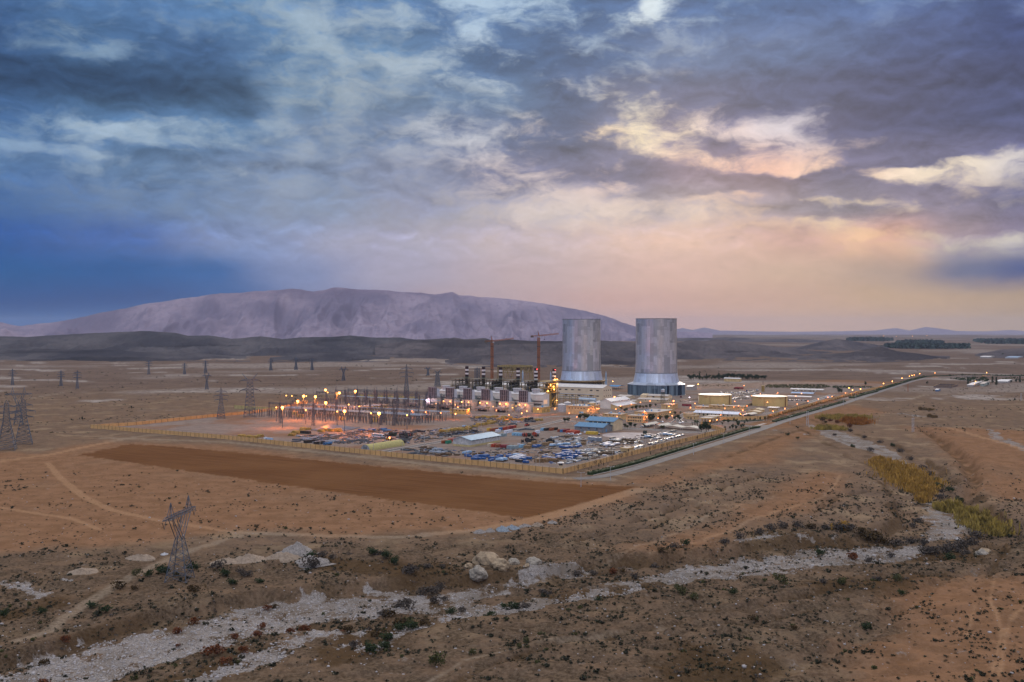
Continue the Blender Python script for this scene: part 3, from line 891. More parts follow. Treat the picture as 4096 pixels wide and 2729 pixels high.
# ------------------------------------------------------------------ the hazy air over the plain
hz = bpy.data.materials.new('haze')
hz.use_nodes = True
ht = hz.node_tree
ht.nodes.clear()
hk = NG(ht)
pv = hk.n('ShaderNodeVolumePrincipled', ())
pv.inputs['Color'].default_value = (0.60, 0.70, 0.92, 1)
pv.inputs['Density'].default_value = 2.4e-5
pv.inputs['Anisotropy'].default_value = 0.1
ho = hk.n('ShaderNodeOutputMaterial', ())
ht.links.new(pv.outputs[0], ho.inputs['Volume'])
hb = MB()
hb.box(-21000, -21000, -14, 21000, 21500, 330)
tag(hb.build('haze', hz), kind='stuff')

# ------------------------------------------------------------------ surface colours
M_TAN = mat('sand_render', (0.62, 0.44, 0.215), var=0.10, scale=0.25)
M_TAN2 = mat('pale_sand_render', (0.66, 0.525, 0.33), var=0.08, scale=0.2)
M_YEL = mat('yellow_render', (0.62, 0.44, 0.145), var=0.10, scale=0.25)
M_FASC = mat('fascia_render', (0.54, 0.36, 0.165), var=0.08, scale=0.3)
M_CREAM = mat('cream_cladding', (0.70, 0.575, 0.40), var=0.05, scale=0.15, rough=0.6)
M_WHITE = mat('white_sheet', (0.72, 0.70, 0.66), var=0.06, scale=0.3, rough=0.55)
M_OFFW = mat('off_white_cladding', (0.70, 0.655, 0.58), var=0.06, scale=0.2, rough=0.6)
M_ROOFG = mat('pale_roof', (0.56, 0.50, 0.43), var=0.12, scale=0.4)
M_BLUER = mat('blue_roof_sheet', (0.13, 0.27, 0.40), var=0.10, scale=0.2, rough=0.45, streak=(1, 6, 1))
M_PALEB = mat('pale_blue_roof_sheet', (0.30, 0.46, 0.56), var=0.10, scale=0.15, rough=0.45, streak=(1, 6, 1))
M_GLASS = mat('dark_glass', (0.03, 0.035, 0.045), var=0.2, rough=0.15, spec=0.6)
M_DARK = mat('dark_steel', (0.045, 0.045, 0.045), var=0.3, rough=0.6)
M_BLACK = mat('dark_opening', (0.012, 0.012, 0.014), var=0.2, rough=0.8)
M_GREY = mat('grey_steel', (0.24, 0.25, 0.26), var=0.15, rough=0.5, metal=0.3)
M_LGREY = mat('light_grey_paint', (0.45, 0.45, 0.46), var=0.10, rough=0.5)
M_GALV = mat('galvanised_steel', (0.115, 0.135, 0.165), var=0.2, rough=0.5, metal=0.4)
M_GALVN = mat('galvanised_lattice', (0.13, 0.145, 0.165), var=0.25, rough=0.55, metal=0.3)
M_CONC = mat('concrete', (0.42, 0.38, 0.34), var=0.14, scale=0.5)
M_CBLOCK = mat('grey_block', (0.23, 0.235, 0.24), var=0.12, scale=0.4)
M_ORST = mat('rusty_orange_steel', (0.34, 0.115, 0.035), var=0.25, rough=0.6)
M_OLIVE = mat('olive_steel', (0.16, 0.145, 0.085), var=0.25, rough=0.6)
M_DGREEN = mat('dark_green_plate', (0.045, 0.06, 0.045), var=0.25, rough=0.5)
M_BLUEP = mat('blue_sheet', (0.10, 0.30, 0.55), var=0.15, rough=0.4)
M_LBLUE = mat('light_blue_sheet', (0.38, 0.52, 0.66), var=0.12, rough=0.35, metal=0.3)
M_GOLD = mat('ochre_floodlit_steel', (0.36, 0.24, 0.07), var=0.2, rough=0.55)  # ochre parts, and the floodlight's gold on the lit boiler
M_STACKW = mat('stack_white', (0.70, 0.68, 0.66), var=0.06, rough=0.5)
M_STACKD = mat('stack_maroon', (0.035, 0.018, 0.02), var=0.25, rough=0.5)
M_INS = mat('brown_porcelain', (0.06, 0.045, 0.04), var=0.2, rough=0.3, spec=0.6)
M_RED = mat('red_letters', (0.45, 0.05, 0.03), var=0.1)
M_TANKY = mat('tank_ochre', (0.60, 0.45, 0.185), var=0.06, scale=0.12, rough=0.5)
M_TANKR = mat('tank_roof', (0.70, 0.575, 0.43), var=0.06, scale=0.2, rough=0.5)
M_RUST = mat('rust_brown', (0.20, 0.085, 0.035), var=0.3, scale=0.8)


def glow(name, rgb, strength):
    if name in MATS:
        return MATS[name]
    m = bpy.data.materials.new(name)
    m.use_nodes = True
    p = m.node_tree.nodes['Principled BSDF']
    p.inputs['Base Color'].default_value = (0.8, 0.6, 0.4, 1)
    p.inputs['Emission Color'].default_value = (*rgb, 1)
    p.inputs['Emission Strength'].default_value = strength
    MATS[name] = m
    return m


M_SOD = glow('sodium_lamp', (1.0, 0.34, 0.05), 13)
M_SODR = glow('sodium_lamp_deep', (1.0, 0.20, 0.035), 8)
M_SODY = glow('sodium_lamp_yellow', (1.0, 0.42, 0.06), 6)
M_COOLL = glow('white_lamp', (0.95, 0.75, 1.0), 6)
M_REDL = glow('red_beacon', (1.0, 0.05, 0.05), 10)


def panel_mat(name, base, spread, w, h, radius, metal, rough, hue=(1, 1, 1), big=3.0):
    """sheet cladding in vertical panels of slightly different age, wrapped round a cylinder"""
    m = bpy.data.materials.new(name)
    m.use_nodes = True
    k = NG(m.node_tree)
    p = m.node_tree.nodes['Principled BSDF']
    co = k.n('ShaderNodeTexCoord').outputs['Object']
    x, y, z = k.n('ShaderNodeSeparateXYZ', (co,)).outputs
    a = k.m('MULTIPLY', k.m('ARCTAN2', y, x), radius)

    def cells(pw, ph, seed):
        cu = k.m('FLOOR', k.m('DIVIDE', a, pw))
        off = k.n('ShaderNodeTexWhiteNoise', (), noise_dimensions='1D')
        m.node_tree.links.new(k.m('ADD', cu, seed), off.inputs['W'])
        cv = k.m('FLOOR', k.m('ADD', k.m('DIVIDE', z, ph), k.m('MULTIPLY', off.outputs[0], 3.0)))
        wn = k.n('ShaderNodeTexWhiteNoise', (k.n('ShaderNodeCombineXYZ', (cu, cv, seed)).outputs[0],), noise_dimensions='3D')
        return wn.outputs[0]
    c1, c2 = cells(w, h, 3.0), cells(w * big, h * 2.3, 11.0)
    c3 = cells(w * 0.5, h * 0.5, 17.0)
    v = k.m('ADD', k.m('MULTIPLY', k.smooth(c1, 0.62, 0.9), -0.30), k.m('ADD', k.m('MULTIPLY', k.smooth(c2, 0.5, 0.8), 0.30), k.m('MULTIPLY', c3, 0.14)))
    lo = tuple(b * (1 - spread) for b in base)
    hi = tuple(min(1, b * (1 + spread) * h_) for b, h_ in zip(base, hue))
    c = k.mix(k.smooth(v, -0.22, 0.36), lo, hi)
    seam = k.m('LESS_THAN', k.m('FRACT', k.m('DIVIDE', a, w)), 0.06)
    c = k.mix(k.m('MULTIPLY', seam, 0.35), c, tuple(b * 0.5 for b in base))
    st = k.noise(k.v('MULTIPLY', co, (0.5, 0.5, 0.04)), 1.0, 4, 0.6)
    c = k.mix(k.smooth(st, 0.52, 0.7, 0, 0.35), c, tuple(b * 0.6 for b in base))
    m.node_tree.links.new(c, p.inputs['Base Color'])
    p.inputs['Metallic'].default_value = metal
    m.node_tree.links.new(k.m('ADD', rough, k.m('MULTIPLY', c1, 0.16)), p.inputs['Roughness'])
    MATS[name] = m
    return m


# ------------------------------------------------------------------ cooling towers
M_SHELL = panel_mat('aluminium_shell', (0.56, 0.56, 0.57), 0.26, 5.2, 14.0, 31.0, 0.78, 0.30)
M_SKIRT = panel_mat('bright_skirt_sheet', (0.62, 0.66, 0.72), 0.16, 3.6, 20.0, 33.0, 0.6, 0.32)
M_LOUV = panel_mat('louvre_panel', (0.13, 0.19, 0.25), 0.45, 2.6, 40.0, 43.5, 0.5, 0.35, hue=(1.15, 1.1, 1.0), big=2.0)
M_APRON = panel_mat('apron_sheet', (0.42, 0.47, 0.53), 0.2, 4.6, 50.0, 40.0, 0.5, 0.35)


def cooling_tower(px, base_y, finished, label, zsk, zcyl):
    o = thing('cooling_tower', label, 'cooling tower', G(px, base_y))
    H = 115.6
    sh = MB()
    sh.lathe([(31.9, zcyl), (31.0, zcyl + 30), (31.0, H)], 96)
    sh.lathe([(30.3, H), (30.3, zcyl + 30), (31.2, zcyl)], 96)
    sh.lathe([(31.0, H), (30.3, H)], 96)
    shell = sh.build('shell', M_SHELL, o)
    rim = MB()
    rim.lathe([(31.35, H - 0.6), (31.35, H + 0.25), (30.1, H + 0.25), (30.1, H - 0.6)], 96)
    rim.build('rim', M_GREY, shell)
    if not finished:
        for k in range(30):
            a = 2 * math.pi * k / 30 + (k % 3) * 0.05
            r2 = MB()
            r2.bar((30.8 * math.cos(a), 30.8 * math.sin(a), H), (30.8 * math.cos(a), 30.8 * math.sin(a), H + random.uniform(0.8, 2.6)), 0.3)
            r2.build('rim_post', M_DARK, shell)
    band = MB()
    band.lathe([(32.2, zcyl - 0.4), (32.2, zcyl + 0.5), (31.0, zcyl + 0.9)], 96)
    band.build('shell_band', M_GREY, o)
    sk = MB()
    sk.lathe([(34.8, zsk), (33.2, zsk + (zcyl - zsk) * 0.5), (31.95, zcyl - 0.4)], 96)
    sk.lathe([(34.2, zsk), (31.4, zcyl - 0.4)], 96)
    sk.build('skirt', M_SKIRT, o)
    if finished:
        ap = MB()
        ap.lathe([(43.8, zsk - 3.2), (34.8, zsk - 0.02)], 72)
        ap.lathe([(43.8, zsk - 3.2), (43.8, zsk - 3.9), (43.0, zsk - 3.9)], 72)
        ap.build('apron_roof', M_APRON, o)
        n = 84
        cur, last = MB(), None
        M_BAY = mat('shaded_bay', (0.02, 0.035, 0.06), var=0.2)
        zt = zsk - 3.9
        face = math.atan2(-o.location.y, -o.location.x)
        for k in range(n):
            a0, a1 = 2 * math.pi * k / n, 2 * math.pi * (k + 1) / n
            am = (a0 + a1) / 2
            rel = (am - face + math.pi) % (2 * math.pi) - math.pi
            dark = abs(rel - 0.42) < 0.05 or abs(rel - 0.95) < 0.10 or rel < -1.36 and rel > -1.6
            p = lambda a, r, z: Vector((r * math.cos(a), r * math.sin(a), z))
            if last is not None and dark != last:
                cur.build('open_bay' if last else 'louvre_ring', M_BAY if last else M_LOUV, o)
                cur = MB()
            last = dark
            if dark:
                cur.face(p(a0, 42.3, 0), p(a1, 42.3, 0), p(a1, 42.3, zt), p(a0, 42.3, zt))
            else:
                cur.face(p(a0, 43.5, 0), p(am, 42.7, 0), p(am, 42.7, zt), p(a0, 43.5, zt))
                cur.face(p(am, 42.7, 0), p(a1, 43.5, 0), p(a1, 43.5, zt), p(am, 42.7, zt))
        cur.build('open_bay' if last else 'louvre_ring', M_BAY if last else M_LOUV, o)
        kb = MB()
        kb.lathe([(44.6, 0), (44.6, 0.5), (43.0, 0.5)], 72)
        kb.build('base_kerb', M_CONC, o)
    else:
        pl = MB()
        pl.lathe([(34.6, zsk - 0.3), (39.6, zsk - 1.2), (39.6, zsk - 1.9), (35.0, zsk - 4.2)], 72)
        pl.build('walkway_ring', mat('ochre_ring_steel', (0.27, 0.19, 0.085), var=0.3, scale=0.4), o)
        lg = MB()
        for k in range(36):
            a, b, c_ = 2 * math.pi * k / 36, 2 * math.pi * (k + .5) / 36, 2 * math.pi * (k + 1) / 36
            f = lambda a, r, z: (r * math.cos(a), r * math.sin(a), z)
            lg.bar(f(a, 36, zsk - 3.8), f(b, 38.5, 0), 0.55)
            lg.bar(f(c_, 36, zsk - 3.8), f(b, 38.5, 0), 0.55)
            lg.bar(f(a, 39.0, zsk - 1.9), f(b, 36.0, zsk - 4.0), 0.3)
        lg.build('raker_leg', M_OLIVE, o)
        co_ = MB()
        co_.lathe([(33.5, 0), (33.5, zsk - 4.3), (0.1, zsk - 4.3)], 60)
        co_.build('shade_drum', M_BLACK, o)  # added black drum stands in for the shade inside the tower base
    return o


cooling_tower(2625, 1578, True, 'right hand cooling tower standing on a blue louvred ring base', 19.5, 33.4)
cooling_tower(2326, 1560, False, 'left hand cooling tower with open truss legs beside the striped stacks', 16.8, 32.0)


# ------------------------------------------------------------------ buildings on the plant grid
def footprint(B, Ax, Cx, ang=AX):
    b = G(*B)
    u = Vector((math.cos(ang + math.pi / 2), math.sin(ang + math.pi / 2), 0))
    v = Vector((math.cos(ang), math.sin(ang), 0))

    def run(d, px):
        kx = (px - 2048) / FOC
        return (kx * b.y - b.x) / (d.x - kx * d.y)
    return b, run(u, Ax), run(v, Cx)


def z_at(p, y):
    return CAMH - (y - HOR) * p.y / FOC


def win_mesh(w, h, face, gl=M_GLASS):
    m = MB()
    if face == 'x':
        m.box(-0.06, -w / 2, 0, 0.02, w / 2, h)
    else:
        m.box(-w / 2, -0.06, 0, w / 2, 0.02, h)
    return m.mesh('window', gl)


def windows(root, L, face, n, z, w, h, m0=None, m1=None, gl=M_GLASS, me=None):
    """row of separate windows on the face x = 0 (running along y) or y = 0 (running along x)"""
    me = me or win_mesh(w, h, face, gl)
    m0 = L * 0.08 if m0 is None else m0
    m1 = L * 0.08 if m1 is None else m1
    for k in range(n):
        s = m0 + (L - m0 - m1) * (k + 0.5) / n
        put('window', me, root, (0, s, z) if face == 'x' else (s, 0, z))
    return me


def door(root, face, s, w=1.4, h=2.3, m=M_DARK):
    d = MB()
    if face == 'x':
        d.box(-0.08, s - w / 2, 0, 0.02, s + w / 2, h)
    else:
        d.box(s - w / 2, -0.08, 0, s + w / 2, 0.02, h)
    return d.build('door', m, root)


def flat_building(name, label, B, Ax, Cx, top, wall=M_TAN, fascia=M_FASC, roof=M_ROOFG, wl=(0, 1), wr=(0, 1), over=0.45, fas=0.9, ang=AX, units=0, doors=(), cat='building', group=None, ww=1.3, wh=1.2, wz=None):
    b, a, d = footprint(B, Ax, Cx, ang)
    h = z_at(b, top)
    o = thing(name, label, cat, b, ang, group)
    w = MB()
    w.box(0, 0, 0, d, a, h - 0.35)
    w.build('wall', wall, o)
    f = MB()
    for (x0, y0, x1, y1) in ((-over, -over, d + over, 0.25), (-over, a - 0.25, d + over, a + over), (-over, 0.25, 0.25, a - 0.25), (d - 0.25, 0.25, d + over, a - 0.25)):
        f.box(x0, y0, h - fas, x1, y1, h)
    f.build('parapet', fascia, o)
    r = MB()
    r.box(0.25, 0.25, h - 0.36, d - 0.25, a - 0.25, h - 0.2)
    rf = r.build('roof', roof, o)
    for (n, rows), L, face in ((wl, a, 'x'), (wr, d, 'y')):
        if n:
            me = win_mesh(ww, wh, face)
            for k in range(rows):
                zz = (wz if wz else 1.2) + k * (h - 1.0) / rows
                windows(o, L, face, n, zz, ww, wh, me=me)
    for (face, s) in doors:
        door(o, face, s)
    rr = random.Random(int(b.x * 7 + b.y))
    for k in range(units):
        ac = MB()
        sx = rr.uniform(1.2, 2.2)
        ac.cbox(0, 0, 0, sx, sx * 0.9, rr.uniform(0.9, 1.5))
        ac.cyl((0, 0, 1.2), (0, 0, 1.75), 0.45, 0.45, 10)
        ac.build('roof_unit', [M_BLUEP, M_LGREY, M_LBLUE][k % 3], rf, loc=(rr.uniform(d * .2, d * .8), rr.uniform(a * .2, a * .8), h - 0.2))
    return o, a, d, h


def gable_building(name, label, B, Ax, Cx, eave, rise, ridge='u', wall=M_TAN, roof=M_WHITE, over=0.6, ang=AX, wl=0, wr=0, cat='building', wz=None, ww=1.6, wh=1.1, band=None, thick=0.25, doors=(), group=None):
    b, a, d = footprint(B, Ax, Cx, ang)
    h = z_at(b, eave)
    o = thing(name, label, cat, b, ang, group)
    w = MB()
    if ridge == 'u':
        w.prism([(0, 0, 0), (d, 0, 0), (d, 0, h), (d / 2, 0, h + rise), (0, 0, h)], (0, a, 0))
    else:
        w.prism([(0, a, 0), (0, 0, 0), (0, 0, h), (0, a / 2, h + rise), (0, a, h)], (d, 0, 0))
    w.build('wall', wall, o)
    r = MB()
    t = thick
    if ridge == 'u':
        sl = rise / (d / 2)
        r.prism([(-over, -over, h - over * sl + 0.05), (d / 2, -over, h + rise + 0.05), (d + over, -over, h - over * sl + 0.05), (d + over, -over, h - over * sl + t), (d / 2, -over, h + rise + t), (-over, -over, h - over * sl + t)], (0, a + 2 * over, 0))
    else:
        sl = rise / (a / 2)
        r.prism([(-over, -over, h - over * sl + 0.05), (-over, a / 2, h + rise + 0.05), (-over, a + over, h - over * sl + 0.05), (-over, a + over, h - over * sl + t), (-over, a / 2, h + rise + t), (-over, -over, h - over * sl + t)], (d + 2 * over, 0, 0))
    r.build('roof', roof, o)
    if band:
        bm_ = MB()
        bz = band[1]
        bm_.box(-0.07, -0.07, 0, d + 0.07, 0.02, bz)
        bm_.box(-0.07, 0.02, 0, 0.02, a + 0.07, bz)
        bm_.build('plinth', band[0], o)
    zz = wz if wz else h * 0.55
    if wl:
        windows(o, a, 'x', wl, zz, ww, wh)
    if wr:
        windows(o, d, 'y', wr, zz, ww, wh)
    for (face, s) in doors:
        door(o, face, s, 2.4, 3.0, M_BLUEP)
    return o, a, d, h


# the big halls
o, a, d, h = gable_building('steam_turbine_hall', 'long cream turbine hall with two rows of small dark windows', (2410.5, 1603), 1938, 2448, 1553.3, 3.6, 'u', M_CREAM, M_OFFW, wl=0, wr=0, cat='industrial hall')
mx, my = win_mesh(4.2, 1.5, 'x'), win_mesh(2.2, 1.5, 'y')
for zz in (13.0, 5.2):
    for s in (8, 18, 37, 48, 58, 68, 88, 96):
        if not (zz < 6 and s in (68,)):
            put('window', mx, o, (0, s, zz))
    for s in (0.16, 0.38, 0.60, 0.82):
        put('window', my, o, (d * s, 0, zz))
rd = MB()
rd.box(d / 2 - 0.7, 2, h + 3.4, d / 2 + 0.7, a - 2, h + 4.3)
rd.build('ridge_vent', M_LGREY, o)

o, a, d, h = flat_building('yellow_annex_building', 'low yellow annex beside the right end of the gas turbine hall', (2166, 1652.6), 2131.5, 2201, 1630, M_YEL, wl=(0, 1), wr=(5, 1), units=3, ww=1.0, wh=3.4, wz=0.5)
o, a, d, h = flat_building('yellow_control_house', 'yellow control house with four small windows by the right switchyard edge', (1865.8, 1659.7), 1799.5, 1880, 1638.6, M_YEL, wl=(4, 1), wr=(0, 1), ww=1.5, wh=1.6, wz=4.0)
flat_building('switchyard_control_building', 'yellow control building with pale roof inside the switchyard', (1490.5, 1641), 1437, 1549, 1625, M_YEL, roof=mat('bluish_roof', (0.5, 0.55, 0.62)), wl=(2, 1), wr=(5, 1), ww=1.4, wh=2.2, wz=1.4, over=1.0)
o, a, d, h = flat_building('administration_building', 'sandy two storey office with a light blue banner on its front', (2349, 1659), 2265, 2399, 1626, M_TAN, wl=(6, 1), wr=(4, 2), units=7, ww=1.5, wh=1.1, wz=6.4, doors=(('y', 9.0),))
bn_ = MB()
bn_.box(-0.16, 5.0, 1.3, -0.02, 10.4, 3.2)
ban = bn_.build('banner', mat('banner_blue', (0.34, 0.58, 0.70), var=0.06), o)
bd = MB()
bd.cyl((-0.24, 9.3, 2.35), (-0.161, 9.3, 2.35), 0.75, n=16)
bd.build('banner_emblem', mat('emblem_blue', (0.03, 0.14, 0.24)), ban)
pn = MB()
pn.box(d * .55, 2, h - .2, d * .8, 9, h + 2.4)
pn.build('penthouse', M_TAN, o)
gable_building('white_shed', 'narrow white roofed shed behind the administration building', (2362, 1628), 2353, 2402, 1613.5, 1.6, 'v', M_OFFW, M_WHITE)
o, a, d, h = gable_building('workshop_hall', 'tall off-white workshop hall with a lean-to along its side', (2443, 1636), 2401, 2520, 1607, 3.2, 'v', M_OFFW, M_WHITE)
lt = MB()
lt.prism([(0, 0, 0), (0, -9, 0), (0, -9, 3.6), (0, 0, 6.2)], (d, 0, 0))
lt.build('lean_to', M_TAN, o)
lr = MB()
lr.prism([(-.5, 0.0, 6.35), (-.5, -9.6, 3.55), (-.5, -9.6, 3.8), (-.5, 0, 6.6)], (d + 1, 0, 0))
lr.build('lean_to_roof', M_WHITE, o)
lw = win_mesh(4.6, 0.9, 'y')
for s in (0.12, 0.42, 0.58, 0.92):
    put('window', lw, o, (d * s, -0.02, 8.2))
flat_building('office_building', 'rear wing of the two storey sandy office behind the blue roofs', (2484.5, 1682), 2410, 2508, 1658, M_TAN, wl=(4, 1), wr=(0, 1), units=4, ww=1.5, wh=1.5, wz=4.6)
flat_building('office_building', 'front wing of the two storey sandy office facing the car park', (2570, 1692), 2505, 2591.6, 1664, M_TAN, wl=(8, 2), wr=(4, 2), units=2, ww=1.2, wh=1.5, wz=1.2)
flat_building('laboratory_building', 'broad flat roofed sandy building with blue coolers on its roof', (2628.6, 1671), 2538, 2697.5, 1650, M_TAN, wl=(5, 1), wr=(8, 1), units=6, ww=1.2, wh=1.3, wz=2.0)
flat_building('switch_house', 'small square sandy building just right of the laboratory', (2687, 1638), 2645, 2711, 1618.6, M_TAN, wl=(1, 1), wr=(5, 1), ww=0.5, wh=4.0, wz=0.6)
o, a, d, h = gable_building('water_treatment_building', 'long cream water treatment building with stepped pale roofs below the right tower', (2665, 1612), 2549, 2690, 1601.5, 1.8, 'u', M_TAN2, M_ROOFG, wl=2, wr=3, wz=2.2)
up = MB()
up.prism([(d * .55, 3, 0), (d * 1.25, 3, 0), (d * 1.25, 3, h + 4.6), (d * .9, 3, h + 6.2), (d * .55, 3, h + 4.6)], (0, a * .72, 0))
up.build('upper_wall', M_TAN2, o)
ur = MB()
ur.prism([(d * .5, 2.4, h + 4.5), (d * .9, 2.4, h + 6.3), (d * 1.3, 2.4, h + 4.5), (d * 1.3, 2.4, h + 4.8), (d * .9, 2.4, h + 6.6), (d * .5, 2.4, h + 4.8)], (0, a * .72 + 1.2, 0))
ur.build('upper_roof', M_ROOFG, o)
gb = MB()
gb.prism([(d * .4, a * .78, 0), (d * 1.2, a * .78, 0), (d * 1.2, a * .78, h + 5.2), (d * .8, a * .78, h + 7.0), (d * .4, a * .78, h + 5.2)], (0, a * .2, 0))
gb.build('end_block', M_TAN2, o)
um = win_mesh(3.0, 1.6, 'x')
for s in (12, 24):
    put('window', um, o, (d * .55 - .02, s, h + 2.2))
gable_building('chlorine_house', 'cream house with low pitched roof left of the right cooling tower', (2518.6, 1596), 2470, 2539, 1586.5, 1.5, 'u', M_TAN2, M_ROOFG, wl=0, wr=1)
gable_building('chlorine_house', 'small cream gabled house behind the workshop hall', (2537, 1614), 2519, 2559, 1606.5, 1.4, 'u', M_TAN2, M_ROOFG)
o, a, d, h = gable_building('blue_roofed_workshop', 'tall sandy workshop with blue roof and a strip of dark windows', (2455, 1725), 2344, 2490, 1687, 3.0, 'u', M_TAN2, M_BLUER, over=0.9)
sm = win_mesh((a - 6) / 5 - 0.9, 1.5, 'x')
for k in range(5):
    put('window', sm, o, (0, 3 + (a - 6) * (k + .5) / 5, h - 2.3))
o, a, d, h = gable_building('blue_roofed_shed', 'grey block shed with bright blue roof in front of the taller workshop', (2412, 1732), 2299.5, 2450, 1711, 3.0, 'u', M_CBLOCK, M_BLUER, over=0.8, wl=3, wz=3.0, ww=2.0, wh=0.9, doors=(('y', 7.0),))
pc = MB()
for s in (0.0, .25, .5, .75, 1.0):
    pc.box(-0.08, a * s - (0.2 if s else 0.08), 0, 0.0, a * s + 0.2, h - .3)
pc.build('corner_post', mat('cyan_steel', (0.09, 0.28, 0.40)), o)
o, a, d, h = gable_building('warehouse', 'long white warehouse with pale blue roof in the middle of the yard', (1883, 1789), 1812, 2001, 1761.6, 2.4, 'v', mat('weathered_white_cladding', (0.50, 0.50, 0.48), var=0.14, scale=0.4), M_PALEB, over=0.9, band=(mat('yellow_plinth', (0.52, 0.42, 0.2), var=0.1), 1.7), thick=0.35)
vm = win_mesh(3.6, 0.45, 'y', M_BLACK)
for k in range(7):
    put('window', vm, o, (3.5 + (d - 7) * k / 6, 0, h - 0.85))
flat_building('guard_house', 'small sandy guard house against the right boundary wall', (2510, 1807.5), 2482, 2534.6, 1793, M_TAN, over=0.6, wl=(0, 1), wr=(0, 1), doors=(('y', 1.5),))
flat_building('store_building', 'long sandy store building in front of the left oil tank', (2975.5, 1641.6), 2835, 2987, 1626, M_TAN, wl=(6, 1), wr=(2, 1), ww=2.6, wh=0.9, wz=3.0, units=2)
flat_building('canteen_building', 'low sandy canteen with dark windows left of the store building', (2876, 1637.5), 2780, 2893, 1629.3, M_TAN, wl=(5, 1), wr=(4, 1), ww=2.4, wh=1.2, wz=1.0, units=2)
flat_building('canteen_building', 'lowest sandy block just behind the long white roof', (2880, 1650), 2759, 2889, 1642, M_TAN)
gable_building('gate_barracks', 'long low building with bright white corrugated roof by the gate', (2950, 1670), 2776.5, 2967, 1658, 2.0, 'u', M_TAN2, mat('bright_white_sheet', (0.74, 0.77, 0.82), var=0.08, rough=0.4), wl=9, wr=1, wz=0.9, ww=1.3, wh=1.7, over=1.0)
flat_building('gate_office', 'rear sandy block of the gate office', (2772, 1672), 2733, 2780, 1655, M_TAN)
flat_building('gate_office', 'front sandy block of the gate office by the roundabout', (2788, 1679), 2743, 2795, 1662.5, M_TAN, wl=(3, 1), ww=1.0, wh=1.3, wz=1.0, doors=(('x', 7.0),))
gable_building('small_house', 'sandy gabled house in front of the right oil tank', (3044, 1651), 2999, 3058, 1640.5, 1.6, 'v', M_TAN, M_TAN2, wr=0)
gable_building('small_house', 'lower gabled annex just in front of the sandy gabled house', (3034, 1657), 2987, 3048, 1649, 1.3, 'v', M_TAN, M_TAN2)
flat_building('pump_house', 'little pump house with overhanging white roof below the right oil tank', (3105, 1646.5), 3076, 3113, 1630, M_TAN, fascia=M_WHITE, roof=M_WHITE, over=1.6, fas=0.7, wl=(1, 1), ww=1.6, wh=0.6, wz=1.8)
gable_building('far_shed', 'pale blue roofed shed right of the right cooling tower', (2768, 1560), 2745, 2788, 1547, 1.5, 'u', M_CONC, M_PALEB)
gable_building('farm_shed', 'ochre farm shed with pale roof in front of the dark grove', (2960, 1528), 2896, 2966, 1515.5, 1.2, 'u', M_TAN, M_WHITE)
o = thing('guard_tower', 'guard tower with white umbrella roof inside the front corner', 'guard tower', G(2243, 1876), AX)
m_ = MB()
m_.cbox(0, 0, 0, 2.2, 2.2, 2.6)
m_.build('base', M_TAN2, o)
m_ = MB()
m_.cyl((0, 0, 2.6), (0, 0, 4.2), 1.5, 1.5, 8)
m_.build('cabin', M_GLASS, o)
m_ = MB()
m_.cyl((0, 0, 4.2), (0, 0, 4.5), 2.6, 2.6, 8)
m_.cyl((0, 0, 4.5), (0, 0, 5.1), 2.5, 0.3, 8)
m_.build('roof', M_WHITE, o)
# gate portal
b, a, d = footprint((2839, 1695), 2804, 2878)
o = thing('gate_portal', 'main gate portal of two flat canopies on lit arched piers', 'gate', b, AX)
for (x0, x1, z) in ((-1.5, d * .48, 6.0), (d * .48 + .4, d + 1, 6.6)):
    m_ = MB()
    m_.box(x0, -2, z - 1.3, x1, a + 1, z)
    cp = m_.build('canopy', M_TAN, o)
    m_ = MB()
    m_.box(x0 + .3, -1.7, z + .004, x1 - .3, a + .7, z + .12)
    m_.build('canopy_deck', M_ROOFG, cp)
for x in (0.5, d * .3, d * .62, d * .92):
    for y in (0.6, a - 1.6):
        m_ = MB()
        m_.box(x, y, 0, x + 1.3, y + 1.3, 4.7)
        m_.build('pier', M_TAN, o)

# ------------------------------------------------------------------ oil tanks
for (px, by, rad, lb) in ((2860, 1615, 21.9, 'left ochre oil storage tank with low cone roof'), (3079, 1622.5, 22.5, 'right ochre oil storage tank with rusty streaks below its rim')):
    o = thing('oil_tank', lb, 'storage tank', G(px, by), 0, 'oil storage tanks')
    H = 12.5
    m_ = MB()
    m_.lathe([(rad, 0), (rad, H)], 80)
    sh = m_.build('shell', M_TANKY, o)
    m_ = MB()
    m_.lathe([(rad + .25, H), (0.05, H + 1.5)], 80)
    m_.build('roof', M_TANKR, o)
    m_ = MB()
    m_.lathe([(rad + .02, H - 1.3), (rad + .5, H - 1.3), (rad + .5, H - 1.0), (rad + .02, H - 1.0)], 80)
    m_.lathe([(rad + .02, H - .25), (rad + .32, H - .25), (rad + .32, H + .02), (rad - .2, H + .06)], 80)
    m_.build('wind_girder', M_FASC, o)
    face = math.atan2(-o.location.y, -o.location.x)
    for rel, mm in ((-0.30, M_FASC), (1.02, M_RUST)):
        a = face + rel
        m_ = MB()
        m_.bar(((rad + .5) * math.cos(a), (rad + .5) * math.sin(a), 0), ((rad + .5) * math.cos(a), (rad + .5) * math.sin(a), H), 0.9, 0.7)
        m_.build('stair_pipe', mm, o)
    # faded red lettering band near the top, too small to read
    m_ = MB()
    for k in range(9):
        a = face - 0.66 + k * 0.022
        p = Vector(((rad + .03) * math.cos(a), (rad + .03) * math.sin(a), H - 3.1 + 0.1 * (k % 2)))
        tv = Vector((-math.sin(a), math.cos(a), 0))
        nv = Vector((math.cos(a), math.sin(a), 0))
        m_.quadbox(p - tv * .17, tv * .34, nv * .05, Vector((0, 0, .75 + .25 * (k % 3 == 0))))
    m_.build('lettering', M_RED, sh)

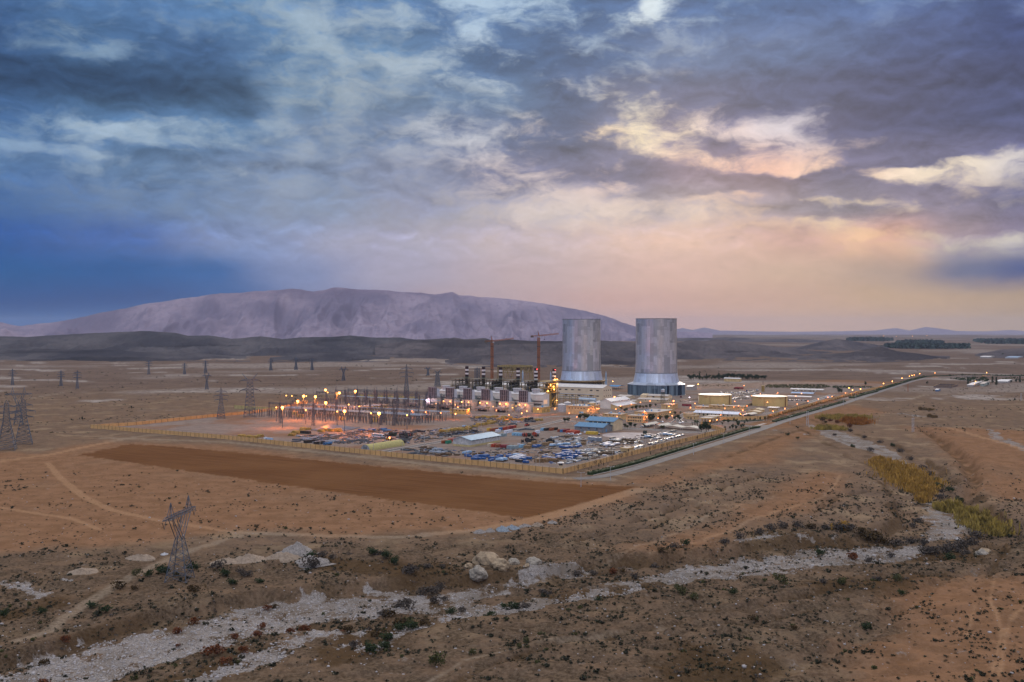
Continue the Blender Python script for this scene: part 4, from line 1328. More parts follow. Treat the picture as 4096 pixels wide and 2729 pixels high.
# pale cylindrical water tanks beside the administration building
for (px, by, r, hh, lb) in ((2247, 1646, 4.9, 8.4, 'front grey water tank with white cone roof beside the office'), (2270, 1640, 4.6, 9.2, 'rear grey water tank half hidden behind the office')):
    o = thing('water_tank', lb, 'tank', G(px, by))
    MB().lathe([(r, 0), (r, hh)], 32).build('shell', M_LGREY, o)
    MB().lathe([(r + .15, hh), (.05, hh + 1.3)], 32).build('roof', M_WHITE, o)

# ------------------------------------------------------------------ gas turbine row
O6 = G(2103.5, 1647.5)
O6 = Vector((O6.x, O6.y, 0))
ROW = 27.35
M_GTBOX = mat('turbine_enclosure', (0.56, 0.48, 0.40), var=0.08, scale=0.3)
M_FCELL = mat('filter_cell', (0.05, 0.045, 0.055), var=0.5, scale=0.9, rough=0.5)
M_FFRAME = mat('filter_frame', (0.30, 0.28, 0.30), var=0.12)


def loc(k, x, y, z=0.0):
    return O6 + U * (ROW * k + y) + V * x + Vector((0, 0, z))


# machine hall behind the filters
o = thing('gas_turbine_hall', 'long white roofed gas turbine hall behind the filter houses', 'industrial hall', loc(0, 22, -10.7), AX)
hl = 5 * ROW + 20
MB().prism([(0, 0, 0), (16, 0, 0), (16, 0, 19.3), (8, 0, 21.4), (0, 0, 19.3)], (0, hl, 0)).build('wall', M_OFFW, o)
MB().prism([(-.5, -.5, 19.3), (8, -.5, 21.5), (16.5, -.5, 19.3), (16.5, -.5, 19.6), (8, -.5, 21.8), (-.5, -.5, 19.6)], (0, hl + 1, 0)).build('roof', M_WHITE, o)
MB().box(-.6, -.2, 11.2, -.02, hl, 12.0).box(-1.4, 2, 7.6, -.02, hl, 8.6).build('pipe_rack', M_DARK, o)
lm = win_mesh(0.9, 5.0, 'y', glow('lit_window', (1.0, 0.42, 0.12), 0.9))
for k in range(4):
    put('window', lm, o, (3.5 + k * 2.2, 0, 8.0))


def gt_unit(k):
    o = thing('gas_turbine_unit', 'gas turbine unit', 'gas turbine', loc(k, 0, 0), AX, 'row of gas turbine units')
    a = 10.6
    m_ = MB()
    m_.box(0.3, -3.2, 0, 13, a + 1.6, 11.0)
    en = m_.build('enclosure', M_GTBOX, o)
    m_ = MB()
    m_.box(-1.2, -7.6, 0, 6, -3.3, 8.6)
    m_.build('side_block', M_GTBOX, o)
    m_ = MB()
    for (y, z, w) in ((1.2, 7.4, 3.2), (7.5, 8.2, 2.4), (9.0, 5.6, 3.0)):
        m_.box(0.18, y, z, 0.28, y + w, z + 0.5)
    m_.build('louvre', M_DARK, en)
    m_ = MB()
    m_.box(1.4, 0.2, 11.3, 4.6, a - 0.2, 24.7)
    fc = m_.build('filter_cell', M_FCELL, o)
    m_ = MB()
    nx, nz = 5, 8
    for i in range(nx):
        y = a * i / (nx - 1)
        m_.box(1.0, y - .22, 11.2, 1.4, y + .22, 25.0)
    for j in range(nz + 1):
        z = 11.2 + (25.0 - 11.2) * j / nz
        w = .42 if j in (0, 4, nz) else .2
        m_.box(1.05, -.2, z - w / 2, 1.38, a + .2, z + w / 2)
    for x in (1.4, 3.0, 4.7):
        for y in (-.05, a + .05):
            m_.box(x - .2, y - .2, 11.2, x + .2, y + .2, 25.0)
    for j in (0, 2, 4, 6, 8):
        z = 11.2 + (25.0 - 11.2) * j / nz
        m_.box(1.2, -.25, z - .15, 4.7, .19, z + .15)
    m_.box(.9, -.3, 25.0, 4.9, a + .3, 25.4)
    m_.build('filter_frame', M_FFRAME, o)
    m_ = MB()
    m_.prism([(4.9, 0, 11.2), (12, 0, 11.2), (10.6, 0, 22.8), (4.9, 0, 24.0)], (0, a, 0))
    m_.build('intake_duct', mat('duct_blue_white', (0.52, 0.57, 0.63), var=0.06), o)
    m_ = MB()
    m_.prism([(12, 1, 9), (22, 3, 9), (22, 3, 12), (12, 1, 17.5)], (0, 6, 0))
    m_.build('elbow_duct', mat('duct_grey', (0.27, 0.31, 0.32), var=0.1), o)
    m_ = MB()
    m_.cyl((30, 3.5, 20.2), (30, 3.5, 25.2), 4.6, 5.6, 24)
    m_.cyl((30, 3.5, 25.2), (30, 3.5, 26.0), 5.9, 5.9, 24)
    m_.build('vent_drum', M_LGREY, o)
    for j in range(3):
        m_ = MB()
        m_.cyl((0.2, 2.0 + j * 1.1, 6.2), (-5.5, 2.0 + j * 1.1, 3.3), .42, n=8)
        m_.build('bus_duct', M_LGREY, o)
    return o


GT_LAB = ['gas turbine unit nearest the lit golden boiler frame', 'second gas turbine unit from the lit boiler frame', 'third gas turbine unit from the lit boiler frame', 'third gas turbine unit from the left end of the row',
          'second gas turbine unit from the left end of the row', 'leftmost gas turbine unit lit by a violet lamp']
gu = gt_unit(0)
gu['label'] = GT_LAB[0]
for k in range(1, 6):
    dup(gu, loc(k, 0, 0), AX, GT_LAB[k])

# step-up transformers and open transformer sheds in front of each unit
tf = thing('transformer', 'grey transformer in front of a turbine enclosure', 'transformer', loc(0, -10, 3), AX, 'transformers before the turbines')
MB().box(0, 0, .5, 4.2, 5.6, 3.9).build('tank', M_LGREY, tf)
MB().box(-1.0, .4, .8, -.02, 5.2, 3.4).box(.4, -.9, .8, 3.8, -.02, 3.4).build('radiator', mat('radiator_grey', (0.33, 0.32, 0.34), streak=(1, 20, 1)), tf)
MB().cyl((2.1, 1.2, 5.2), (2.1, 4.4, 5.2), .55, n=10).build('conservator', M_LGREY, tf)
for j in range(3):
    MB().cyl((1.2, 1.2 + 1.6 * j, 3.9), (1.0, 1.2 + 1.6 * j, 5.4), .25, .15, 8).build('bushing', M_INS, tf)
for k in range(1, 6):
    dup(tf, loc(k, -10, 3), AX)
sd_ = thing('transformer_shed', 'open shed on posts lit orange before the turbines', 'shed', loc(0, -26, 14), AX, 'open sheds before the turbines')
MB().box(-.5, -.5, 4.2, 9, 15, 5.6).build('roof', mat('shed_roof', (0.42, 0.30, 0.25), var=0.15), sd_)
MB().box(-.62, -.62, 4.5, 9.1, -.52, 5.2).build('fascia', mat('shed_green', (0.22, 0.24, 0.09)), sd_)
for x in (0.3, 8.0):
    for y in (0.4, 7.2, 14.0):
        MB().box(x, y, 0, x + .4, y + .4, 4.2).build('post', M_DARK, sd_)
m_ = MB()
for (x, y, sx, sy, h_) in ((2, 1.2, 3, 3, 2.2), (2.2, 6, 3.4, 4, 1.7), (4, 11, 2.4, 2.5, 2.6)):
    m_.box(x, y, 0, x + sx, y + sy, h_)
m_.build('switchgear', M_DARK, sd_)
for k in range(1, 6):
    dup(sd_, loc(k, -26 + (6 if k > 3 else 0), 14), AX)


# ------------------------------------------------------------------ boilers and striped stacks
def boiler(k, finished, lit, label):
    o = thing('heat_recovery_boiler', label, 'boiler', loc(k, 90.7, 12.2), AX, 'boilers behind the turbine hall')
    fr = MB()
    xs, ys = (-26, -18, -10, -2), (-6, 0, 6)
    for x in xs:
        for y in ys:
            fr.bar((x, y, 0), (x, y, 33 if x > -20 else 30), .55)
    for z in (6, 12, 18, 24, 30):
        for y in ys:
            fr.bar((xs[0], y, z), (xs[-1], y, z), .4)
        for x in xs:
            fr.bar((x, ys[0], z), (x, ys[-1], z), .4)
    for z in (0, 6, 12, 18, 24):
        for (xa, xb) in zip(xs[:-1], xs[1:]):
            fr.bar((xa, ys[0], z), (xb, ys[0], z + 6), .28)
        fr.bar((xs[0], ys[0], z), (xs[0], ys[1], z + 6), .28)
        fr.bar((xs[0], ys[1], z + 6), (xs[0], ys[2], z), .28)
    fr.build('steel_frame', M_GOLD if lit else M_OLIVE, o)  # lit boiler has the floodlights' gold put into its steel colour
    cs = MB()
    cs.box(-24, -4.6, 3, -4, 4.6, 17 if finished else 13)
    cs.box(-16 if finished else -10, -4.2, 17 if finished else 13, -3, 4.4, 29.5 if finished else 24)
    cs.box(-27.5, -7.4, 17.2, 1.5, 7.2, 18.2)
    cs.build('casing', M_DARK, o)
    hp = MB()
    hp.prism([(-24.6, -4.6, 4), (-24.6, -4.6, 15), (-37, -2.5, 10), (-37, -2.5, 5)], (0, 8, 0))
    hp.build('inlet_duct', M_LBLUE, o)
    pf = MB()
    for z, e in ((18.3, 1.8), (24.3, 1.2), (30.3, 1.6), (33.2, 2.2)):
        pf.box(-26 - e, -6 - e, z, -1 + e, 6 + e, z + .3)
        for x in np.arange(-26 - e, -1 + e, 3.0):
            pf.bar((x, -6 - e, z + .3), (x, -6 - e, z + 1.4), .12)
        pf.bar((-26 - e, -6 - e, z + 1.4), (-1 + e, -6 - e, z + 1.4), .14)
        pf.bar((-26 - e, -6 - e, z + 1.4), (-26 - e, 6 + e, z + 1.4), .14)
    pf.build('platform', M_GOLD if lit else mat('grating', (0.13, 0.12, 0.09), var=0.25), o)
    dr = MB()
    dr.cyl((-22, 1, 21.5), (-6, 1, 21.5), 1.8, n=16)
    dr.cyl((-20, -3.2, 20.2), (-8, -3.2, 20.2), 1.1, n=12)
    dr.build('steam_drum', M_DGREEN, o)
    pp = MB()
    for y in (-5, -2, 3):
        pp.cyl((-25.5, y, 2), (-25.5, y, 26), .35, n=6)
        pp.cyl((-25.5, y, 26), (-8, y, 27.5), .35, n=6)
    pp.build('pipe', M_LGREY, o)
    if finished:
        el_ = MB()
        el_.box(-32, -11, 0, -27, -7.5, 19)
        for z in (4, 8, 12, 16, 19):
            el_.box(-32.3, -11.3, z - .2, -26.7, -7.2, z + .2)
        el_.build('stair_tower', M_GOLD, o)
        lv = MB()
        for z in (6, 8, 10, 12, 14):
            lv.box(-38, 3.2, z, -25.5, 8.2, z + 1.3)
        lv.build('duct_louvre', M_LBLUE, o)
    else:
        po = MB()
        for y in (-1.5, 9.5):
            po.box(-34, y - .7, 0, -32.6, y + .7, 22)
        po.box(-34, -2.2, 20.6, -32.6, 10.2, 22)
        po.build('portal_frame', M_LBLUE, o)
        pd = MB()
        pd.box(-32.5, -.8, 6, -25, 8.8, 20)
        pd.build('duct_mouth', M_BLACK, o)
    sk = MB()
    sk.cyl((0, 0, 0), (0, 0, 33), 2.5, 2.35, 20)
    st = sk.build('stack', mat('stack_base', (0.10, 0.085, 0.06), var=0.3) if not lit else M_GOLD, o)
    bands = [(33, 36, 'g'), (36, 38.4, 'w'), (38.4, 40.8, 'd'), (40.8, 43.2, 'w'), (43.2, 45.4, 'd'), (45.4, 46.4, 'w') if False else (45.4, 49, 'd')]
    bands = [(33, 35.4, 'w' if lit or k == 1 else 'g'), (35.4, 38.0, 'd'), (38.0, 40.4, 'w'), (40.4, 42.9, 'd'), (42.9, 45.3, 'w'), (45.3, 49, 'd')]
    for (z0, z1, c_) in bands:
        MB().cyl((0, 0, z0), (0, 0, z1), 2.38 if c_ == 'w' else 2.4, n=20).build('stack_band', {'w': M_STACKW, 'd': M_STACKD, 'g': M_DGREEN}[c_], st)
    gal = MB()
    gal.lathe([(2.41, 33.3), (3.9, 33.3), (3.9, 33.6), (2.41, 33.6)], 20)
    for j in range(12):
        a = j * math.pi / 6
        gal.bar((3.8 * math.cos(a), 3.8 * math.sin(a), 33.6), (3.8 * math.cos(a), 3.8 * math.sin(a), 34.8), .14)
    gal.build('gallery', M_OLIVE, o)
    if k < 2:
        MB().cyl((-1.2, -2.35, 47.2), (-1.2, -2.35, 47.9), .45, n=8).build('beacon', M_REDL, st)
    return o


BL = ['floodlit golden boiler and striped stack at the right end of the row', 'dark boiler and striped stack next to the floodlit one', 'boiler with striped stack behind the right part of the hall',
      'boiler with striped stack behind the middle of the hall', 'unfinished boiler with striped stack second from the left', 'leftmost unfinished boiler with striped stack and white portal']
for k in range(6):
    boiler(k, k < 4, k == 0, BL[k])
# floodlights fixed on the lit boiler frame
for (x, y, z, e) in ((-27, -6.5, 3, 500), (-27, -6.5, 9, 700), (-27, -6.5, 15, 700), (-27, -6.5, 21, 800), (-14, -7, 26, 1200), (-22, -7, 28.5, 900), (-4, -7, 29, 900), (-2.8, -2.6, 34.6, 500), (2.2, -3.2, 34.6, 400), (-12, -7, 22.5, 900), (-6, -7, 8, 600)):
    p = loc(0, 90.7 + x, 12.2 + y, z)
    lo_ = thing('boiler_floodlight', 'yellow floodlight on the golden boiler frame', 'floodlight', p, AX, 'floodlights on the boiler frame')
    MB().cbox(0, 0, 0, .9, .9, .8).build('lamp_head', M_SODY, lo_)
    MB().bar((0, 0, .4), (1.6, 0.6, .4), .2).build('bracket', M_DARK, lo_)
    ld = bpy.data.lights.new('boiler_light', 'POINT')
    ld.energy = e * 3.0
    ld.color = (1.0, 0.50, 0.10)
    ld.shadow_soft_size = 0.5
    l_ = bpy.data.objects.new('boiler_light', ld)
    COL.objects.link(l_)
    l_.parent = lo_
    l_.location = (-.8, -.8, .2)

# pipe rack running right of the lit boiler
o = thing('pipe_bridge', 'ochre pipe bridge running right from the lit boiler', 'pipe rack', G(2232, 1612), AX)
m_ = MB()
for k in range(7):
    y = -k * 9.0
    for x in (0, 5):
        m_.bar((x, y, 0), (x, y, 12), .5)
    for z in (6, 9, 12):
        m_.bar((0, y, z), (5, y, z), .4)
for z in (6, 9, 12):
    for x in (0, 5):
        m_.bar((x, 0, z), (x, -54, z), .35)
m_.build('frame', M_GOLD, o)
m_ = MB()
for x, z in ((1, 6.8), (2.2, 6.8), (3.4, 9.7), (1.2, 9.7), (2.4, 12.7), (4, 12.7)):
    m_.cyl((x, 0, z), (x, -54, z), .45, n=8)
m_.build('pipe', M_LGREY, o)
o = thing('condensate_tank', 'silver horizontal tank behind the administration building', 'tank', G(2318, 1622), AX)
MB().cyl((0, 0, 8), (0, -24, 8), 2.4, n=18).build('shell', M_LBLUE, o)
MB().box(-2, -4, 0, 2, -3, 6.2).box(-2, -13, 0, 2, -12, 6.2).box(-2, -22, 0, 2, -21, 6.2).build('saddle', M_CONC, o)

# ------------------------------------------------------------------ unfinished third tower ring, cranes, vent pipes
o = thing('unfinished_tower_ring', 'unfinished ochre ring frame of a third tower behind the stacks', 'ring frame', G(2060, 1535))
m_ = MB()
N = 44
rr_ = 32.0
f = lambda k, r, z: (r * math.cos(2 * math.pi * k / N), r * math.sin(2 * math.pi * k / N), z)
for k in range(N):
    for z in (22, 32):
        m_.bar(f(k, rr_, z), f(k + 1, rr_, z), 1.0)
    m_.bar(f(k, rr_, 22), f(k + (1 if k % 2 else -1), rr_, 32), .5)
    if k % 2 == 0:
        m_.bar(f(k, rr_, 22), f(k + 1, rr_ + 1.5, 0), .5)
        m_.bar(f(k, rr_, 22), f(k - 1, rr_ + 1.5, 0), .5)
m_.build('truss', mat('ochre_truss', (0.28, 0.20, 0.075), var=0.2), o)
MB().lathe([(rr_ + .6, 31.6), (rr_ + .6, 33), (rr_ - .6, 33), (rr_ - .6, 31.6)], N).build('top_ring', mat('ochre_ring_top', (0.36, 0.28, 0.11), var=0.15), o)
# sheets hung over part of the ring
m_ = MB()
for k in range(0, N):
    if (k * 7) % 3:
        m_.face(f(k, rr_ - .3, 23 + (k % 5)), f(k + 1, rr_ - .3, 23 + (k % 5)), f(k + 1, rr_ - .3, 31.4), f(k, rr_ - .3, 31.4))
m_.build('hanging_sheet', mat('ochre_sheet', (0.22, 0.165, 0.075), var=0.35, scale=0.3), o)


def lattice(mb, p, q, w0, w1, n, bar=.22, brace=.12):
    """square lattice column from p up to q"""
    p, q = Vector(p), Vector(q)
    cs = [(-1, -1), (1, -1), (1, 1), (-1, 1)]
    for i in range(n):
        t0, t1 = i / n, (i + 1) / n
        a, b = p.lerp(q, t0), p.lerp(q, t1)
        wa, wb = (w0 + (w1 - w0) * t0) / 2, (w0 + (w1 - w0) * t1) / 2
        for j in range(4):
            c0, c1 = cs[j], cs[(j + 1) % 4]
            A0, B0 = a + Vector((c0[0] * wa, c0[1] * wa, 0)), b + Vector((c0[0] * wb, c0[1] * wb, 0))
            A1, B1 = a + Vector((c1[0] * wa, c1[1] * wa, 0)), b + Vector((c1[0] * wb, c1[1] * wb, 0))
            mb.bar(A0, B0, bar)
            mb.bar(A0, B1, brace)
            mb.bar(A1, B0, brace)
            mb.bar(B0, B1, brace)


def boom(mb, p, q, w, h, n, bar=.2, brace=.12):
    """triangular lattice jib"""
    p, q = Vector(p), Vector(q)
    d = (q - p).normalized()
    s = d.cross(Vector((0, 0, 1))).normalized()
    up = s.cross(d)
    for i in range(n):
        a, b = p.lerp(q, i / n), p.lerp(q, (i + 1) / n)
        m = (a + b) / 2 + up * h
        mb.bar(a - s * w / 2, b - s * w / 2, bar)
        mb.bar(a + s * w / 2, b + s * w / 2, bar)
        mb.bar(a + up * h, b + up * h, bar)
        for e in (a, b):
            mb.bar(e - s * w / 2, m, brace)
            mb.bar(e + s * w / 2, m, brace)
        mb.bar(a - s * w / 2, b + s * w / 2, brace)


def crane(px, by, apex_y, az, jib, cj, label):
    b = G(px, by)
    o = thing('tower_crane', label, 'crane', b, az, 'tower cranes behind the turbine hall')
    H = z_at(b, apex_y)
    zj = H - 9
    m_ = MB()
    lattice(m_, (0, 0, 0), (0, 0, zj - 2), 3.2, 3.2, 26, .55, .26)
    m_.build('mast', M_ORST, o)
    for z in (30, 52, 70):
        MB().cbox(0, 0, z, 4.6, 4.6, .7).build('collar', M_DARK, o)
    m_ = MB()
    boom(m_, (1.5, 0, zj), (jib, 0, zj + jib * .09), 1.7, 1.9, 16, .42, .22)
    m_.build('jib', mat('jib_rust', (0.36, 0.14, 0.065), var=0.2), o)
    m_ = MB()
    boom(m_, (-1.5, 0, zj), (-cj, 0, zj), 1.7, 1.2, 6, .42, .22)
    m_.build('counter_jib', M_ORST, o)
    MB().cbox(-cj + 2, 0, zj - 2.2, 4.5, 2.4, 3.2).build('counterweight', mat('counterweight_grey', (0.14, 0.11, 0.09)), o)
    m_ = MB()
    m_.bar((0, 1, zj), (-1.2, 0, H), .55)
    m_.bar((0, -1, zj), (-1.2, 0, H), .55)
    m_.bar((1.5, 0, zj), (-1.2, 0, H), .4)
    m_.build('tower_head', M_ORST, o)
    m_ = MB()
    m_.bar((-1.2, 0, H), (jib * .72, 0, zj + jib * .06 + 1.9), .14)
    m_.bar((-1.2, 0, H), (-cj + 1, 0, zj + 1), .14)
    m_.build('stay', M_DARK, o)
    MB().cbox(1.6, -1.9, zj - 2.6, 2, 1.8, 2.4).build('cab', M_LGREY, o)
    m_ = MB()
    m_.bar((jib * .28, 0, zj), (jib * .28, 0, zj - 5), .16)
    m_.cbox(jib * .28, 0, zj - 6.2, .9, .9, 1.4)
    m_.build('hook', M_DARK, o)
    return o


crane(1968, 1550, 1345, R(36), 46, 15, 'left tower crane with its mast between the second and third stacks')
crane(2154.5, 1553, 1324, R(24), 38, 14, 'taller right tower crane just left of the left cooling tower')
for (px, by, ty, lb) in ((2091, 1548, 1481, 'slender pale vent pipe behind the fourth stack'), (2203, 1552, 1487, 'slender pale vent pipe just left of the lit stack'), (2424, 1545, 1486.5, 'slender pale vent pipe right of the left cooling tower')):
    b = G(px, by)
    H = z_at(b, ty)
    o = thing('vent_pipe', lb, 'vent pipe', b, 0)
    MB().lathe([(2.0, 0), (2.0, H * .42), (1.4, H * .46), (1.3, H * .86), (.6, H * .9), (.6, H)], 16).build('pipe', M_LBLUE, o)
    MB().lathe([(2.0, H * .42), (2.7, H * .42), (2.7, H * .44), (1.5, H * .44)], 16).build('ring_platform', M_GREY, o)

# ------------------------------------------------------------------ roads, walls, hedges
def offset_line(pts, off):
    out = []
    for i, p in enumerate(pts):
        a, b = pts[max(0, i - 1)], pts[min(len(pts) - 1, i + 1)]
        d = Vector((b[0] - a[0], b[1] - a[1], 0)).normalized()
        out.append(Vector((p[0] - d.y * off, p[1] + d.x * off, 0)))
    return out


def densify(pts, step):
    out = [Vector((pts[0][0], pts[0][1], 0))]
    for a, b in zip(pts[:-1], pts[1:]):
        a, b = Vector((a[0], a[1], 0)), Vector((b[0], b[1], 0))
        n = max(1, int((b - a).length / step))
        out += [a.lerp(b, (k + 1) / n) for k in range(n)]
    return out


def smooth_line(pts, n=2):
    pts = [Vector((p[0], p[1], 0)) for p in pts]
    for _ in range(n):
        q_ = [pts[0]]
        for a, b in zip(pts[:-1], pts[1:]):
            q_ += [a.lerp(b, .25), a.lerp(b, .75)]
        pts = q_ + [pts[-1]]
    return pts


def ribbon(name, pts, w, m, dz=0.05, kerb=None, step=12.0):
    """road strip draped on the ground; optional raised kerbs"""
    pts = densify(pts, step)
    l_, r_ = offset_line(pts, w / 2), offset_line(pts, -w / 2)
    zl = height(np.array([p.x for p in l_]), np.array([p.y for p in l_]))
    zr = height(np.array([p.x for p in r_]), np.array([p.y for p in r_]))
    mb = MB()
    for i in range(len(pts) - 1):
        z0, z1 = max(zl[i], zr[i]) + dz, max(zl[i + 1], zr[i + 1]) + dz
        mb.prism([(l_[i].x, l_[i].y, z0 - .4), (r_[i].x, r_[i].y, z0 - .4), (r_[i + 1].x, r_[i + 1].y, z1 - .4), (l_[i + 1].x, l_[i + 1].y, z1 - .4)], (0, 0, .4))
    o = tag(mb.build(name, m), kind='structure')
    if kerb:
        kb = MB()
        for e in (w / 2 + .35, -w / 2 - .35):
            ks = offset_line(pts, e)
            for a, b in zip(ks[:-1], ks[1:]):
                kb.bar((a.x, a.y, .12 + dz), (b.x, b.y, .12 + dz), .7, .3)
        kb.build('kerb', kerb, o)
    return o


M_ASPH = mat('worn_asphalt', (0.115, 0.110, 0.110), var=0.14, scale=0.12)
M_ASPH2 = mat('yard_asphalt', (0.125, 0.115, 0.11), var=0.14, scale=0.12)
M_PATH = mat('pale_path', (0.36, 0.31, 0.27), var=0.12, scale=0.2)
M_KERB = mat('white_kerb', (0.52, 0.47, 0.40), var=0.1, scale=0.5)
M_GRASS = None
ROAD = smooth_line(PL([(2300, 1916), (2411, 1908), (2540, 1874), (2710, 1822), (2880, 1771), (3034, 1721), (3160, 1677), (3330, 1629), (3449, 1590), (3508, 1570), (3600, 1541), (3660, 1522), (3720, 1512), (3800, 1509.5), (4300, 1509)]), 1)
ribbon('road', ROAD, 9.5, M_ASPH, 0.10)
ribbon('path', smooth_line(PL([(2352, 1899), (2506, 1857), (2744, 1789), (2982, 1716), (3060, 1694)]), 1), 4.0, M_PATH, 0.06)
ribbon('road', smooth_line(PL([(2899, 1705), (2960, 1702), (3030, 1706), (3075, 1702)]), 1), 8, M_ASPH, 0.07)
YR = [([(1510, 1813), (1600, 1796), (1745, 1771), (1900, 1743), (2056, 1722), (2143, 1707), (2205, 1692), (2260, 1680)], 7.5), ([(2080, 1668), (2150, 1672), (2200, 1668), (2280, 1666), (2400, 1672)], 8), ([(2260, 1680), (2300, 1690), (2400, 1700), (2500, 1716), (2580, 1716), (2750, 1734), (2860, 1722)], 8),
      ([(1640, 1660), (1760, 1655), (1900, 1660), (2080, 1668)], 7), ([(2400, 1672), (2440, 1660), (2500, 1652), (2560, 1640), (2640, 1632)], 7), ([(2640, 1700), (2700, 1690), (2780, 1690), (2830, 1694)], 9), ([(2700, 1690), (2720, 1670), (2750, 1650), (2800, 1646)], 7), ([(2990, 1655), (3080, 1655), (3160, 1640), (3230, 1612), (3330, 1580)], 6)]
for pts, w in YR:
    ribbon('yard_road', smooth_line(PL(pts), 2), w, M_ASPH2, 0.08, M_KERB, 15)
# old helicopter circle of pale paving
hc = MB()
c0 = G(2524, 1742)
hc.cyl((c0.x, c0.y, -.3), (c0.x, c0.y, .07), 27, n=48)
tag(hc.build('paved_circle', mat('pale_paving', (0.42, 0.36, 0.33), var=0.14, scale=0.12)), kind='structure')


def wall_line(label, pts, h, m, panel=5.2, pier=M_DARK, name='boundary_wall', wire=False):
    """boundary wall with coping and a pier at each joint"""
    P0 = densify(PL(pts), panel)
    o = thing(name, label, 'wall', P0[0])
    org = P0[0]
    w, cp = MB(), MB()
    for a, b in zip(P0[:-1], P0[1:]):
        a, b = a - org, b - org
        d = (b - a).normalized()
        s = Vector((-d.y, d.x, 0)) * .15
        w.prism([a - s - Vector((0, 0, .8)), b - s - Vector((0, 0, .8)), b + s - Vector((0, 0, .8)), a + s - Vector((0, 0, .8))], (0, 0, h + .8))
        s2 = s * 1.6
        cp.prism([a - s2 + Vector((0, 0, h)), b - s2 + Vector((0, 0, h)), b + s2 + Vector((0, 0, h)), a + s2 + Vector((0, 0, h))], (0, 0, .18))
    w.build('panels', m, o)
    cp.build('coping', M_FASC, o)
    mb = MB()
    mb.cbox(0, 0, 0, .34, .52, h + .3)
    if wire:
        mb.bar((0, 0, h + .3), (0, 0, h + 1.1), .08)
    pm = mb.mesh('pier', pier)
    n = min(len(P0), 100)
    idx = sorted(range(len(P0)), key=lambda i: P0[i].length)[:n]
    for i in idx:
        a, b = P0[max(0, i - 1)], P0[min(len(P0) - 1, i + 1)]
        put('pier', pm, o, P0[i] - org, math.atan2(b.y - a.y, b.x - a.x))
    return o


M_WALL = mat('boundary_wall_ochre', (0.64, 0.385, 0.155), var=0.07, scale=0.3)
M_WALLY = mat('boundary_wall_yellow', (0.48, 0.40, 0.17), var=0.1, scale=0.3)
M_PIER = mat('pier_brown', (0.20, 0.13, 0.065), var=0.15)
wall_line('long ochre boundary wall along the ploughed field', [(362, 1713), (900, 1757), (1300, 1800), (1700, 1841.5), (2252, 1896)], 3.5, M_WALL, 5.6, M_PIER, wire=True)
wall_line('ochre boundary wall along the hedge and main road', [(2252, 1896), (2550, 1816), (2750, 1766), (2899, 1729)], 3.5, M_WALL, 5.6, M_PIER)
wall_line('short ochre wall running from the road up to the gate', [(2899, 1729), (2850, 1714), (2803, 1700)], 3.4, M_WALL, 5, M_PIER)
wall_line('ochre boundary wall right of the gate running into the distance', [(2877, 1682), (3060, 1676), (3154, 1649), (3250, 1621), (3450, 1569), (3600, 1536)], 3.4, M_WALL, 9, M_PIER)
wall_line('ochre boundary wall on the far left side of the yard', [(362, 1713), (545, 1701), (694, 1685), (830, 1671), (997, 1656), (1100, 1641), (1230, 1612)], 3.3, M_WALL, 8, M_PIER)
wall_line('yellow wall standing behind the left switchyard tower', [(937, 1634), (1030, 1641), (1104, 1645)], 4.2, M_WALLY, 7, M_PIER)
wall_line('yellow wall along the far edge of the switchyard', [(1440, 1590), (1560, 1592), (1680, 1600)], 4.6, M_WALLY, 9, M_PIER)
wall_line('low earth coloured dike around the left oil tank', [(2720, 1608), (2790, 1602), (2800, 1580)], 2.6, mat('dike', (0.36, 0.28, 0.21), var=0.1), 9, M_PIER, 'dike_wall')
wall_line('low dike between the two oil tanks', [(2950, 1640), (3012, 1618), (3016, 1590)], 2.6, mat('dike', (0.36, 0.28, 0.21)), 9, M_PIER, 'dike_wall')
wall_line('low dike right of the right oil tank', [(3030, 1632), (3165, 1636), (3230, 1614)], 2.2, mat('dike', (0.36, 0.28, 0.21)), 9, M_PIER, 'dike_wall')


# ------------------------------------------------------------------ lamps
def lamp_kind(name, label, H, head, mm, energy, col, group, pole=M_GALV, mast=False, r=.16):
    o = thing(name, label, 'street lamp' if not mast else 'floodlight mast', (0, 0, -500), 0, group)
    m_ = MB()
    if mast:
        m_.cyl((0, 0, 0), (0, 0, H - .4), .34, .18, 8)
    else:
        m_.cyl((0, 0, 0), (0, 0, H - .3), r, r * .7, 6)
        m_.bar((0, 0, H - .3), (0, 0, H - .1), .12)
    m_.build('pole', pole, o)
    m_ = MB()
    if mast:
        m_.lathe([(0, H - head * .5), (head * .55, H - head * .45), (head * .62, H), (head * .5, H + head * .4), (0, H + head * .5)], 10)
    else:
        m_.lathe([(0, H - head * .45), (head * .5, H - head * .3), (head * .5, H + head * .2), (0, H + head * .4)], 8)
    m_.build('lamp_head', mm, o)
    ld = bpy.data.lights.new(name + '_light', 'POINT')
    ld.energy = energy
    ld.color = col
    ld.shadow_soft_size = head * .5
    l_ = bpy.data.objects.new('lamp_light', ld)
    COL.objects.link(l_)
    l_.parent = o
    l_.location = (0, -head * 0.1, H - head * .75)
    return o


def place_lamps(proto, H, pts, labels=None):
    first = True
    for i, (px, py) in enumerate(pts):
        p = G(px, py, H)
        if first:
            proto.location = (p.x, p.y, 0)
            o = proto
            first = False
        else:
            o = dup(proto, (p.x, p.y, 0))
        if labels:
            o['label'] = labels[i]


